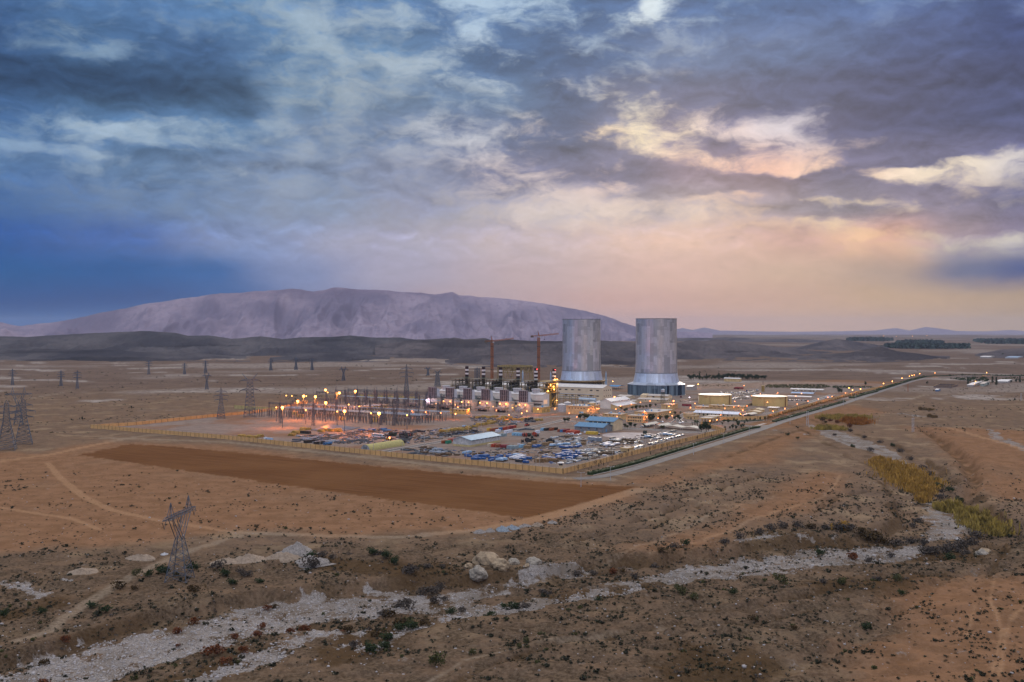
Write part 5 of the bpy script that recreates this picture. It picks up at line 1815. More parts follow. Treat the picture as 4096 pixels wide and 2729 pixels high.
E = 0.3
place_lamps(lamp_kind('floodlight_mast', 'blazing sodium floodlight mast in the switchyard', 21, 2.2, M_SOD, 150000 * E, (1.0, .235, .03), 'floodlight masts in the switchyard', mast=True), 21,
            [(1129.7, 1630), (1191, 1605), (1214.6, 1584.5), (1261.5, 1587), (1302, 1560), (1303, 1611), (1357, 1572), (1421.5, 1565), (1378, 1645), (1516, 1653.7)])
place_lamps(lamp_kind('floodlight_mast', 'smaller sodium floodlight on a slim mast in the switchyard', 15, 1.1, M_SODY, 28000 * E, (1.0, .33, .07), 'small floodlights in the switchyard', mast=True), 15,
            [(1105, 1630), (1223, 1640), (1349, 1646), (1394.6, 1618.6), (1484, 1653), (1628, 1661), (1145, 1582.5), (1167.5, 1584), (1225, 1584.5), (1310.6, 1570), (1437, 1626)])
place_lamps(lamp_kind('turbine_lamp', 'orange lamp before a gas turbine enclosure', 8.6, 1.15, M_SOD, 2600 * E, (1.0, .30, .08), 'lamps on the turbine enclosures'), 8.6,
            [(1774, 1605), (1801, 1606), (1847, 1608), (1874, 1609.5), (1920, 1611.5), (1948, 1613), (2000, 1615), (2024, 1615.7), (2078, 1619), (2101.5, 1620)])
place_lamps(lamp_kind('turbine_lamp', 'violet white lamp before the leftmost turbine enclosure', 8.6, 1.15, M_COOLL, 5000, (.9, .7, 1.0), None), 8.6, [(1706, 1601.6)])
place_lamps(lamp_kind('turbine_lamp', 'small yellow lamp between two turbine enclosures', 6.5, .8, M_SODY, 3500 * E, (1.0, .5, .12), 'small lamps between the turbines'), 6.5,
            [(1744.6, 1615.7), (1821, 1619.5), (1972, 1627), (2050.5, 1630.7), (2064, 1624)])
place_lamps(lamp_kind('street_lamp', 'orange street lamp by the transformer sheds', 7.0, 1.05, M_SODR, 16000 * E, (1.0, .24, .05), 'street lamps by the transformer sheds'), 7.0,
            [(1831, 1628), (1877, 1635), (1985.7, 1641), (1702.5, 1648), (1763, 1652), (1821.5, 1655), (2036, 1659), (2087.5, 1653), (2107, 1643.7), (1648, 1645), (2152, 1635.4)])
place_lamps(lamp_kind('street_lamp', 'orange street lamp among the sandy offices', 6.5, 1.0, M_SODR, 5200 * E, (1.0, .30, .08), 'street lamps among the offices'), 6.5,
            [(2220.4, 1635), (2277, 1653), (2355, 1639), (2352, 1644), (2388, 1634), (2395.4, 1634), (2307, 1668), (2398.6, 1669), (2468.5, 1666), (2463, 1636), (2482.5, 1624), (2525.6, 1616.7), (2562, 1610),
             (2600, 1604), (2676, 1625.6), (2578, 1645.8), (2680.6, 1649), (2587, 1667), (2633, 1673), (2689, 1663), (2780, 1614), (2762, 1630), (2939, 1606), (2899.6, 1633.6), (2935, 1628), (2954, 1623), (2988, 1624),
             (2970.7, 1640.6), (2961.5, 1655), (2882.7, 1660), (2840, 1683), (2868, 1679)])
place_lamps(lamp_kind('street_lamp', 'orange street lamp near the oil tanks', 7.0, 1.0, M_SODR, 4500 * E, (1.0, .32, .09), 'street lamps near the oil tanks'), 7.0,
            [(3041.5, 1575.5), (3007.7, 1583), (3111, 1572), (3069.6, 1609.7), (3092, 1645), (3139.7, 1634), (3189, 1616.5), (3232, 1605), (3206, 1574), (3183, 1584.5), (3311, 1589.6), (3328, 1586), (3273, 1596), (3382, 1571.6), (2976, 1543)])
place_lamps(lamp_kind('street_lamp', 'bright red-orange lamp on a tall pole beside the big hall', 10, 1.7, M_SODR, 12000 * E, (1.0, .28, .07), 'bright lamps beside the halls'), 10, [(2457.7, 1588), (2694.6, 1603.6), (2171, 1536)])
place_lamps(lamp_kind('street_lamp', 'white lamp right of the right cooling tower', 6, 1.3, M_COOLL, 2500, (.9, .8, 1.0), None), 6, [(2758, 1590)])
place_lamps(lamp_kind('street_lamp', 'distant orange lamp along the far road', 8, 1.2, M_SOD, 3000, (1.0, .4, .1), 'distant lamps along the far road'), 8,
            [(3410, 1560), (3396, 1552), (3442, 1556), (3534, 1534), (3569, 1525), (3608, 1513), (3638, 1505), (3648, 1502), (3657, 1500), (3679, 1495), (3740, 1492.4), (3947, 1491), (3902, 1526), (2793, 1537), (2451, 1525.5)])
place_lamps(lamp_kind('street_lamp', 'tiny far lamp on the plain below the mountains', 8, 5.5, M_SODY, 2000, (1.0, .5, .2), 'far lamps on the plain'), 8, [(3535, 1344.5), (3585, 1345), (3708, 1343.5), (3650, 1345)])
place_lamps(lamp_kind('yard_lamp', 'single lit lamp behind the yellow quonset shed', 7, 1.3, M_SODR, 4000, (1.0, .4, .15), None), 7, [(1558, 1750)])

# unlit poles: street lights along the main road, utility poles in the yard
up_ = thing('street_lamp', 'tall unlit street lamp along the main road', 'street lamp', (0, 0, -500), 0, 'unlit lamps along the main road')
MB().cyl((0, 0, 0), (0, 0, 9), .2, .11, 6).build('pole', M_LGREY, up_)
MB().bar((0, 0, 9), (-1.8, .6, 9.3), .12).bar((0, 0, 9), (1.8, -.6, 9.3), .12).build('arm', M_LGREY, up_)
MB().cbox(-2.0, .66, 9.2, .9, .4, .2).cbox(2.0, -.66, 9.2, .9, .4, .2).build('lantern', M_LGREY, up_)
for i, (px, py) in enumerate([(2324, 1948), (2442, 1922), (2774, 1819), (2895, 1775), (2997, 1745), (3160, 1698), (3284, 1649), (3374, 1622), (3423, 1600)]):
    p = G(px, py)
    p.z = height1(p.x, p.y)
    if i == 0:
        up_.location = p
    else:
        dup(up_, p)
ut = thing('utility_pole', 'concrete utility pole with a crossarm in the storage yard', 'utility pole', (0, 0, -500), AX, 'utility poles in the storage yard')
MB().cyl((0, 0, 0), (0, 0, 9.5), .22, .14, 6).build('pole', M_CONC, ut)
MB().bar((0, -1.1, 8.9), (0, 1.1, 8.9), .16).build('crossarm', M_GREY, ut)
for j in (-1, 0, 1):
    MB().cyl((0, j, 8.98), (0, j, 9.4), .1, n=6).build('insulator', M_INS, ut)
for i, (px, py) in enumerate([(1280, 1786), (1384, 1797), (1494, 1808), (1610, 1816), (1697, 1784), (1696, 1775), (1788, 1755), (1875, 1736), (1865, 1844), (2144, 1868), (2158, 1866), (2290, 1860), (2450, 1828), (2572, 1792), (2582, 1790), (2650, 1768), (2032, 1720), (2160, 1704), (2097, 1714), (1925, 1709), (2695, 1760), (2795, 1735),
                              (2792, 1674), (2805, 1672), (2890, 1672), (2916, 1672), (3066, 1685), (2880, 1708)]):
    p = G(px, py)
    if i == 0:
        ut.location = p
    else:
        dup(ut, p)

# ------------------------------------------------------------------ transmission towers
def arm(mb, z, L, w, hgt, bar):
    for s in (-1, 1):
        tip = (s * L, 0, z)
        for y in (-w, w):
            mb.bar((s * w, y, z), tip, bar)
            mb.bar((s * w, y, z + hgt), tip, bar)
        mb.bar((s * (w + (L - w) * .45), w * .5, z), (s * (w + (L - w) * .3), -w * .6, z + hgt * .6), bar * .6)


def pylon(name, label, b, rz, H, style, base, thick, group=None, mat_=M_GALV, spread=.62):
    o = thing(name, label, 'transmission tower', b, rz, group)
    m_ = MB()
    if style == 'lattice':                       # straight tapered body, three arm levels
        zw = H * .58
        lattice(m_, (0, 0, 0), (0, 0, zw), base, base * .34, 7, thick, thick * .55)
        lattice(m_, (0, 0, zw), (0, 0, H * .93), base * .34, base * .2, 6, thick * .85, thick * .5)
        for s in (-1, 1):
            m_.bar((s * base * .1, 0, H * .93), (0, 0, H), thick)
        m_.build('body', mat_, o)
        for z, L in ((H * .60, .20), (H * .73, .23), (H * .86, .18)):
            a_ = MB()
            arm(a_, z, H * L, base * .14, H * .035, thick * .8)
            a_.build('crossarm', mat_, o)
            i_ = MB()
            for s in (-1, 1):
                i_.bar((s * H * L, 0, z), (s * H * L, 1.6, z - H * .055), thick * .75)
                i_.bar((s * H * L, 0, z), (s * H * L, -1.6, z - H * .055), thick * .75)
            i_.build('insulator', M_INS, o)
    elif style == 'horned':                      # wide body, beam on top with two horns
        zw = H * .55
        lattice(m_, (0, 0, 0), (0, 0, zw), base, base * .55, 6, thick, thick * .55)
        lattice(m_, (0, 0, zw), (0, 0, H * .86), base * .55, base * .42, 4, thick, thick * .55)
        m_.build('body', mat_, o)
        for z, L in ((H * .62, .2), (H * .84, .21)):
            a_ = MB()
            arm(a_, z, H * L, base * .22, H * .04, thick * .9)
            a_.build('crossarm', mat_, o)
            i_ = MB()
            for s in (-1, 1):
                i_.bar((s * H * L, 0, z), (s * H * (L + .04), 2.2, z - H * .05), thick * .8)
            i_.build('insulator', M_INS, o)
        h_ = MB()
        for s in (-1, 1):
            h_.bar((s * base * .2, base * .2, H * .86), (s * base * .62, 0, H), thick)
            h_.bar((s * base * .2, -base * .2, H * .86), (s * base * .62, 0, H), thick)
        h_.build('horn', mat_, o)
    else:                                        # cat head: legs, waist, spreading window, beam and two peaks
        zw, zb = H * .52, H * .80
        lattice(m_, (0, 0, 0), (0, 0, zw), base, base * .30, 6, thick, thick * .5)
        xs = base * spread
        for s in (-1, 1):
            for y in (-1, 1):
                m_.bar((s * base * .14, y * base * .14, zw), (s * xs, y * base * .11, zb), thick)
                m_.bar((-s * base * .10, y * base * .13, zw), (s * xs * .62, y * base * .11, zb), thick * .7)
                m_.bar((s * base * .30, y * base * .12, zw + (zb - zw) * .4), (s * xs * .55, y * base * .1, zw + (zb - zw) * .85), thick * .5)
            m_.bar((s * base * .4, -base * .12, zw + (zb - zw) * .5), (s * base * .4, base * .12, zw + (zb - zw) * .65), thick * .5)
        m_.build('body', mat_, o)
        b_ = MB()
        L = base * (spread * 1.1 + .78)
        for y in (-1, 1):
            for z in (zb, zb + H * .035):
                b_.bar((-L * .72, y * base * .11, z), (L * .72, y * base * .11, z), thick * .85)
            for s in (-1, 1):
                b_.bar((s * L * .72, y * base * .11, zb), (s * L, 0, zb + H * .02), thick * .8)
                b_.bar((s * L * .72, y * base * .11, zb + H * .035), (s * L, 0, zb + H * .02), thick * .8)
            for k in range(12):
                x0, x1 = -L * .72 + L * 1.44 * k / 12, -L * .72 + L * 1.44 * (k + 1) / 12
                b_.bar((x0, y * base * .11, zb + (H * .035 if k % 2 else 0)), (x1, y * base * .11, zb + (0 if k % 2 else H * .035)), thick * .5)
        for k in range(13):
            x0 = -L * .72 + L * 1.44 * k / 12
            b_.bar((x0, -base * .11, zb), (x0, base * .11, zb), thick * .6)
            b_.bar((x0, -base * .11, zb + H * .035), (x0, base * .11, zb + H * .035), thick * .5)
        b_.build('crossarm', mat_, o)
        for s in (-1, 1):
            p_ = MB()
            for dx_ in (-.09, .09):
                for dy_ in (-.1, .1):
                    p_.bar((s * xs + dx_ * base * 1.6, dy_ * base, zb + H * .035), (s * xs, 0, H), thick * .8)
            p_.bar((s * xs - .09 * base, 0, zb + H * .09), (s * xs + .09 * base, 0, zb + H * .09), thick * .5)
            p_.build('peak', mat_, o)
        for x in (-L * .9, 0, L * .9):
            i_ = MB()
            i_.bar((x - 1.7, 0, zb), (x, 0, zb - H * .085), thick * .75)
            i_.bar((x + 1.7, 0, zb), (x, 0, zb - H * .085), thick * .75)
            i_.build('insulator', M_INS, o)
    return o


def pyl(px, by, ty, style, base_px, rz, label, thick=None, group=None, name='transmission_tower', m=M_GALV, spread=.62):
    b = G(px, by)
    b.z = height1(b.x, b.y)
    H = z_at(b, ty) - b.z
    s = (by - HOR) / 100.0
    pylon(name, label, b, R(rz), H, style, base_px / s, thick or max(.3, .42 / s * 2.4), group, m, spread)


pyl(719, 2322, 1996, 'cat', 88, 86, 'large lattice transmission tower standing alone in the left foreground', .24, spread=1.0)
pyl(26, 1800, 1600, 'lattice', 70, 20, 'leftmost transmission tower cut by the left edge', .4)
pyl(95, 1778, 1596, 'lattice', 64, 24, 'transmission tower right of the leftmost one with three crossarms', .4)
pyl(74, 1700, 1549, 'cat', 34, 20, 'cat headed tower behind the two towers at the left edge', .42)
pyl(1000, 1668, 1494, 'horned', 48, 15, 'big dark horned transmission tower left of the switchyard', .62, m=M_GALVN)
pyl(884, 1674, 1550, 'lattice', 32, 18, 'slim transmission tower just left of the horned tower', .46, m=M_GALVN)
pyl(827, 1558, 1490, 'cat', 12, 25, 'distant cat headed tower above the slim tower', .6)
pyl(822, 1492, 1441, 'lattice', 12, 25, 'distant tower above the cat headed one', .7)
pyl(1626, 1584, 1457, 'lattice', 20, 15, 'tall dark transmission tower behind the right part of the switchyard', .62, m=M_GALVN)
pyl(1750, 1546, 1478, 'horned', 22, 10, 'broad transmission tower left of the first stack', .75, m=M_GALVN)
pyl(1712, 1502, 1467, 'cat', 10, 20, 'faint cat headed tower behind the broad one', .7)
pyl(1374, 1524, 1466, 'cat', 12, 22, 'pale cat headed tower beyond the switchyard lamps', .7)
for i, (px, by, ty) in enumerate([(595, 1502, 1439), (738, 1498, 1451), (244, 1543, 1481), (309, 1555, 1481), (50, 1545, 1475), (1083, 1481, 1433), (1184, 1481, 1427), (1248, 1481, 1433)]):
    pyl(px, by, ty, 'lattice', 11, 20 + i, ['distant tower on the plain below the dark ridge', 'distant tower on the plain right of a lone tower', 'left of two distant towers above the left edge group', 'right of two distant towers above the left edge group',
                                            'distant tower near the left edge of the plain', 'left of three far towers above the switchyard', 'middle of three far towers above the switchyard', 'right of three far towers above the switchyard'][i], .75)
o = thing('lattice_frame_tower', 'square lattice frame tower standing left of the second stack', 'lattice tower', G(1909, 1545), AX)
m_ = MB()
lattice(m_, (0, 0, 0), (0, 0, 31), 6.2, 6.2, 6, .7, .3)
m_.build('frame', M_GALV, o)
m_ = MB()
m_.bar((-2.8, -2.8, 31), (0, 0, 33.5), .5).bar((2.8, 2.8, 31), (0, 0, 33.5), .5)
m_.build('cap', M_GALV, o)

# H-frame and lattice poles at the right
for (px, by, ty, lb) in ((3652, 1729, 1672, 'pale twin pole on the stony rise right of the road'), (3230, 1702, 1646, 'pale twin pole on the near side of the road'), (3632, 1566, 1536, 'rusty signpost beside the far bend of the road'), (4085, 1603, 1574, 'pale lattice post at the right edge')):
    b = G(px, by)
    b.z = height1(b.x, b.y)
    H = z_at(b, ty) - b.z
    o = thing('twin_pole', lb, 'pole', b, R(20))
    c_ = M_ORST if 'rusty' in lb else M_LGREY
    for x in (-1.0, 1.0):
        MB().cyl((x, 0, -.5), (x, 0, H), .28, .2, 8).build('pole', c_, o)
    MB().bar((-1.6, 0, H - .6), (1.6, 0, H - .6), .25).bar((-1, 0, H * .35), (1, 0, H * .6), .16).build('crossarm', c_, o)

# ------------------------------------------------------------------ switchyard
S0 = G(1628, 1708)
S0 = Vector((S0.x, S0.y, 0))


def sw(u, v, z=0.0):
    return S0 + U * u + V * v + Vector((0, 0, z))


ip = thing('insulator_post', 'dark insulator column on a steel stand in the front switchyard', 'insulator', (0, 0, -500), AX, 'insulator columns in the switchyard')
MB().bar((-.3, -.3, 0), (-.2, -.2, 4.2), .22).bar((.3, .3, 0), (.2, .2, 4.2), .22).bar((-.3, .3, 0), (-.2, .2, 4.2), .18).build('stand', M_GALV, ip)
MB().lathe([(.30, 4.2), (.42, 4.6), (.26, 4.9), (.42, 5.4), (.26, 5.8), (.42, 6.3), (.24, 6.7), (.36, 7.2), (.2, 7.6)], 8).build('insulator', M_INS, ip)
MB().cyl((0, 0, 7.6), (0, 0, 8.1), .5, .3, 8).build('cap', M_GALV, ip)
ct = thing('current_transformer', 'tall current transformer with grey head on a stand in the switchyard', 'instrument transformer', (0, 0, -500), AX, 'current transformers in the switchyard')
MB().bar((-.4, 0, 0), (-.35, 0, 3.4), .24).bar((.4, 0, 0), (.35, 0, 3.4), .24).build('stand', M_GALV, ct)
MB().lathe([(.42, 3.4), (.5, 3.9), (.34, 4.3), (.5, 5.0), (.34, 5.6), (.46, 6.2), (.3, 6.6)], 8).build('insulator', M_INS, ct)
MB().cbox(0, 0, 6.6, 1.0, .8, 1.3).build('head', M_GREY, ct)
cb = thing('disconnector', 'pantograph disconnector with a horizontal arm in the switchyard', 'disconnector', (0, 0, -500), AX, 'disconnectors in the switchyard')
MB().bar((-1.4, 0, 0), (-1.4, 0, 3.2), .26).bar((1.4, 0, 0), (1.4, 0, 3.2), .26).bar((-1.7, 0, 3.3), (1.7, 0, 3.3), .26).build('stand', M_GALV, cb)
for x in (-1.4, 1.4):
    MB().lathe([(.26, 3.4), (.36, 3.8), (.22, 4.3), (.36, 4.9), (.22, 5.5), (.3, 6.1), (.18, 6.4)], 8, (x, 0, 0)).build('insulator', M_INS, cb)
MB().bar((-1.4, 0, 6.5), (1.5, 0, 6.7), .18).build('arm', M_LGREY, cb)
used = set()


def place_sw(proto, pts, rz=AX):
    for p in pts:
        if proto.name not in used:
            proto.location = p
            used.add(proto.name)
        else:
            dup(proto, p)


def row(v, u0, u1, pitch=15.5, sub=3.9, skip=()):
    out, k, u = [], 0, u0
    while u < u1:
        if k not in skip:
            out += [sw(u + j * sub, v + random.uniform(-.3, .3)) for j in range(3)]
        k += 1
        u += pitch
    return out


place_sw(ip, row(6, 8, 226) + row(42, 4, 222, skip=(3, 8)) + row(76, 6, 215, skip=(5,)))
place_sw(ct, row(16, 6, 224, skip=(2, 9)) + row(54, 6, 220, skip=(6,)) + row(92, 40, 200))
place_sw(cb, [p for i, p in enumerate(row(28, 5, 226) + row(66, 5, 222, skip=(4, 5))) if i % 3 != 2])
place_sw(ip, row(196, 60, 300, 17, 4.6) + row(232, 60, 300, 17, 4.6))
place_sw(ct, row(212, 66, 300, 17, 4.6, skip=(4,)) + row(250, 90, 290, 17, 4.6))

gt_ = thing('switchyard_gantry', 'lattice gantry carrying busbars across the switchyard', 'gantry', (0, 0, -500), AX, 'lattice gantries in the switchyard')


def gantry_parts(o, span, H, wid=1.7):
    for y in (0, span):
        m_ = MB()
        lattice(m_, (0, y, 0), (0, y, H), wid * .95, wid * .5, 5, .17, .09)
        m_.bar((0, y, H), (0, y, H + 4), .2)
        m_.build('column', M_GALV, o)
    m_ = MB()
    n = int(span / 2.2)
    for x in (-.6, .6):
        for z in (H - 1.4, H - .2):
            m_.bar((x, 0, z), (x, span, z), .22)
        for i in range(n):
            m_.bar((x, span * i / n, H - (1.4 if i % 2 else .2)), (x, span * (i + 1) / n, H - (.2 if i % 2 else 1.4)), .13)
    m_.build('beam', M_GALV, o)
    m_ = MB()
    for i in range(3):
        y = span * (i + .7) / 3.4
        for s in (-1, 1):
            m_.bar((s * .6, y, H - 1.2), (s * 3.4, y, H - 2.7), .34)
    m_.build('insulator_string', M_INS, o)


gantry_parts(gt_, 17, 15.5)
gpts = [sw(u, v) for v in (22, 60, 100) for u in np.arange(14, 215, 17)]
gpts = [p for i, p in enumerate(gpts) if i % 7 != 5]
gfar = [sw(u, v) for v in (204, 242, 268) for u in np.arange(70, 300, 17.5)]
place_sw(gt_, gpts + gfar)
# tubular busbars running along the bays
bb = thing('busbar', 'long pale tubular busbar above the front switchyard', 'busbar', (0, 0, -500), AX, 'tubular busbars')
MB().cyl((0, 0, 8.9), (0, 206, 8.9), .17, n=6).build('tube', M_LBLUE, bb)
bs_ = MB()
bs_.bar((0, 0, 5.4), (0, 0, 8.9), .22)
bs_.bar((0, 0, 0), (0, 0, 5.4), .28)
bs_ = bs_.mesh('support', M_GALV)
for y in np.arange(4, 206, 15.5):
    put('support', bs_, bb, (0, y, 0))
place_sw(bb, [sw(8, v) for v in (33, 36.5, 40, 46, 49.5, 82, 86, 90)])
place_sw(bb, [sw(80, v) for v in (220, 224, 228)])
for (px, by, ty, lb) in ((1122, 1694, 1560, 'tall slim lightning mast at the left front of the switchyard'), (1253, 1704, 1561, 'tallest slim lightning mast in front of the switchyard'), (1576, 1703, 1600, 'slim lattice mast at the right front of the switchyard'),
                         (1485, 1696, 1640, 'stubby lattice mast before the right front bays'), (1523, 1700, 1640, 'lattice mast carrying the rightmost big floodlight'), (1345, 1640, 1520, 'thin mast rising between the rear lamps'),
                         (1700, 1660, 1560, 'thin mast beside the control house'), (1590, 1640, 1540, 'thin mast right of the switchyard control building'), (1500, 1625, 1535, 'thin mast behind the switchyard control building'), (1752, 1660, 1580, 'thin mast at the right end of the front bays')):
    b = G(px, by)
    H = z_at(b, ty)
    o = thing('lightning_mast', lb, 'mast', b, AX)
    m_ = MB()
    lattice(m_, (0, 0, 0), (0, 0, H * .62), 2.4, 1.2, 8, .3, .16)
    m_.build('lattice_mast', M_GALVN, o)
    MB().cyl((0, 0, H * .62), (0, 0, H), .3, .1, 6).build('spike', M_GALVN, o)
# relay kiosks between the bays
kk = thing('relay_kiosk', 'small yellow relay kiosk between the switchyard bays', 'kiosk', (0, 0, -500), AX, 'relay kiosks')
MB().box(0, 0, 0, 4, 7, 3.2).build('wall', M_YEL, kk)
MB().box(-.4, -.4, 3.2, 4.4, 7.4, 3.6).build('roof', M_FASC, kk)
MB().box(-.06, 2.8, 0, .02, 4.0, 2.2).build('door', M_DARK, kk)
place_sw(kk, [sw(u, v) for (u, v) in ((60, 22), (106, 22), (168, 22), (90, 60), (150, 62), (200, 48))])
gable_building('canopy_building', 'low pale roofed hall beside the switchyard control building', (1438, 1642), 1374, 1462, 1636, 1.2, 'u', M_CONC, mat('pale_lilac_roof', (0.5, 0.47, 0.47), var=0.08))

# ------------------------------------------------------------------ storage yard
def cgrid(px, py):
    return G(px, py)


def container_proto(name, m, L=12.2):
    o = thing(name, 'container', 'shipping container', (0, 0, -500), AX, 'shipping containers in the yard')
    w = MB()
    # corrugated sides
    n = int(L / 0.6)
    W_, H_ = 2.44, 2.6
    w.box(0.06, 0.06, .15, L - .06, W_ - .06, H_ - .05)
    for k in range(n):
        x = .2 + (L - .4) * k / n
        w.box(x, -.0, .2, x + .3, .06, H_ - .1)
        w.box(x, W_ - .06, .2, x + .3, W_, H_ - .1)
    w.build('body', m, o)
    f = MB()
    for x in (0, L - .14):
        for y in (0, W_ - .14):
            f.box(x, y, 0, x + .14, y + .14, H_ + .02)
    for y in (-.01, W_ - .13):
        f.box(.14, y, 0, L - .14, y + .14, .16)
        f.box(.14, y, H_ - .1, L - .14, y + .14, H_ + .01)
    f.build('frame', m, o)
    d = MB()
    d.box(-.06, .1, .18, .0, W_ / 2 - .04, H_ - .12).box(-.06, W_ / 2 + .04, .18, 0, W_ - .1, H_ - .12)
    d.build('door', m, o)
    return o


CM = {'red': mat('container_red', (0.42, 0.065, 0.035), var=0.14, scale=.4), 'brown': mat('container_rust', (0.28, 0.085, 0.04), var=0.16, scale=.4), 'blue': mat('container_blue', (0.05, 0.17, 0.36), var=0.14, scale=.4),
      'yellow': mat('container_yellow', (0.58, 0.40, 0.06), var=0.1, scale=.4), 'lblue': mat('container_sky_blue', (0.23, 0.44, 0.60), var=0.12, scale=.4), 'grey': mat('container_grey', (0.27, 0.34, 0.36), var=0.12, scale=.4),
      'maroon': mat('container_maroon', (0.24, 0.035, 0.045), var=0.14, scale=.4), 'cream': mat('container_cream', (0.55, 0.46, 0.33), var=0.1, scale=.4), 'black': mat('container_soot', (0.05, 0.042, 0.036), var=0.3, scale=.6), 'white': mat('cabin_white', (0.62, 0.66, 0.72), var=0.08, scale=.4),
      'green': mat('container_green', (0.03, 0.22, 0.13), var=0.14)}
PROTO = {}


def container(kind, px, py, label, along='u', L=6.06, ang=None):
    key = (kind, L)
    rz = ang if ang is not None else (AX + math.pi / 2 if along == 'u' else AX)
    p = G(px, py)
    if key not in PROTO:
        PROTO[key] = container_proto('shipping_container', CM[kind], L)
        o = PROTO[key]
        o.location, o.rotation_euler, o['label'] = p, (0, 0, rz), label
    else:
        o = dup(PROTO[key], p, rz, label)
    return o


for a in [('brown', 1774, 1775, 'long rust red container with pale roof left of the warehouse', 'v', 12.2), ('green', 1790, 1776, 'green ended container tucked behind the rust red one', 'v', 6.06), ('red', 1800, 1768, 'red container peeping behind the warehouse gable', 'v', 12.2),
          ('yellow', 1955, 1724, 'yellow container at the left end of the red row behind the warehouse', 'v', 6.06), ('brown', 1966, 1726, 'rust container next to the yellow one behind the warehouse', 'v', 12.2), ('blue', 2003, 1722, 'blue container in the red row behind the warehouse', 'v', 6.06),
          ('red', 2014, 1721, 'bright red container in the row behind the warehouse', 'v', 12.2), ('maroon', 2028, 1718, 'maroon container in the row behind the warehouse', 'v', 12.2), ('red', 2040, 1715, 'red container at the right end of the row behind the warehouse', 'v', 12.2), ('cream', 2052, 1712, 'cream container ending the row behind the warehouse', 'v', 6.06),
          ('white', 2024, 1734, 'white site cabin right behind the warehouse', 'v', 12.2), ('white', 1990, 1730, 'small white cabin against the warehouse back corner', 'v', 6.06), ('grey', 2002, 1748, 'grey container at the warehouse far corner', 'v', 6.06), ('grey', 2014, 1747, 'second grey container at the warehouse far corner', 'v', 6.06),
          ('lblue', 2056, 1743, 'sky blue container left of the cable drums', 'v', 6.06), ('lblue', 2068, 1744, 'second sky blue container left of the cable drums', 'v', 6.06), ('lblue', 2082, 1745, 'third sky blue container beside the cable drums', 'v', 6.06),
          ('white', 2148, 1734, 'pale blue white site cabin above the cable drums', 'v', 6.06), ('cream', 1960, 1788, 'cream container at the left end of the front container row', 'v', 6.06), ('red', 1974, 1790, 'red container with white sheet in the front row', 'v', 6.06),
          ('brown', 1990, 1791, 'rust container in the middle of the front row', 'v', 6.06), ('maroon', 2010, 1793, 'maroon container in the front row', 'v', 6.06), ('maroon', 2022, 1794, 'second maroon container in the front row', 'v', 6.06), ('grey', 2036, 1796, 'grey container in the front row', 'v', 6.06),
          ('grey', 2048, 1797, 'second grey container in the front row', 'v', 6.06), ('grey', 2060, 1797, 'third grey container in the front row', 'v', 6.06), ('lblue', 2085, 1793, 'sky blue container at the right end of the front row', 'v', 6.06),
          ('lblue', 2170, 1724, 'blue ended long container left of the red containers', 'v', 6.06), ('black', 2184, 1724, 'sooty long container left of the red containers', 'v', 12.2), ('brown', 2204, 1724, 'rust container left of the blue roofed shed', 'v', 12.2), ('black', 2220, 1722, 'dark container behind the rust one', 'v', 6.06),
          ('brown', 2238, 1729, 'rust container beside a blue one near the grey shed', 'v', 12.2), ('blue', 2249, 1730, 'blue container between rust ones near the grey shed', 'v', 6.06), ('maroon', 2256, 1730, 'maroon container near the grey shed', 'v', 12.2),
          ('red', 2273, 1734, 'left bright red container in front of the grey shed', 'v', 12.2), ('red', 2284, 1735, 'middle bright red container in front of the grey shed', 'v', 12.2), ('red', 2296, 1737, 'right bright red container in front of the grey shed', 'v', 12.2),
          ('yellow', 2352, 1738, 'first yellow container from the left by the grey shed', 'v', 6.06), ('yellow', 2362, 1739, 'second yellow container from the left by the grey shed', 'v', 6.06), ('yellow', 2371, 1739.5, 'third yellow container from the left by the grey shed', 'v', 6.06), ('yellow', 2381, 1740, 'fourth yellow container from the left by the grey shed', 'v', 6.06),
          ('black', 1245, 1736, 'sooty shed like container with green end near the blue tarp', 'u', 12.2), ('black', 1262, 1781, 'black open container with green end behind the front wall', 'v', 12.2), ('black', 1222, 1775, 'black container with green end left of its twin', 'v', 12.2),
          ('maroon', 2766, 1625, 'maroon container in front of the left oil tank', 'u', 12.2), ('grey', 1590, 1776, 'grey container at the far end of the quonset shed', 'v', 6.06), ('black', 1606, 1776, 'black container beside the grey one at the quonset shed', 'v', 6.06)]:
    container(a[0], a[1], a[2], a[3], a[4], a[5])
for (px, py, ang, lb) in ((1255, 1736, 0, 'green'), (1216, 1778, 0, ''), (1258, 1785, 0, '')):
    pass

# quonset shed
bq = G(1461, 1803)
o = thing('quonset_shed', 'yellow half barrel quonset shed behind the front wall', 'shed', bq, AX)
m_ = MB()
n, r_, L = 20, 4.9, 46.0
for k in range(n):
    a0, a1 = math.pi * k / n, math.pi * (k + 1) / n
    m_.face((0, r_ * math.cos(a0), r_ * math.sin(a0)), (L, r_ * math.cos(a0), r_ * math.sin(a0)), (L, r_ * math.cos(a1), r_ * math.sin(a1)), (0, r_ * math.cos(a1), r_ * math.sin(a1)))
m_.build('barrel_roof', mat('quonset_yellow', (0.52, 0.46, 0.17), var=0.16, scale=.8, rgb2=(0.36, 0.32, 0.14)), o)
m_ = MB()
m_.face(*[(0.05, r_ * .985 * math.cos(math.pi * k / n), r_ * .985 * math.sin(math.pi * k / n)) for k in range(n + 1)])
m_.face(*[(L - .05, r_ * .985 * math.cos(math.pi * k / n), r_ * .985 * math.sin(math.pi * k / n)) for k in reversed(range(n + 1))])
ew = m_.build('end_wall', mat('quonset_end', (0.28, 0.31, 0.33), var=0.1), o)
MB().box(-.06, -1.6, 0, .04, 1.6, 3.4).build('door', mat('quonset_door', (0.2, 0.23, 0.25)), o)
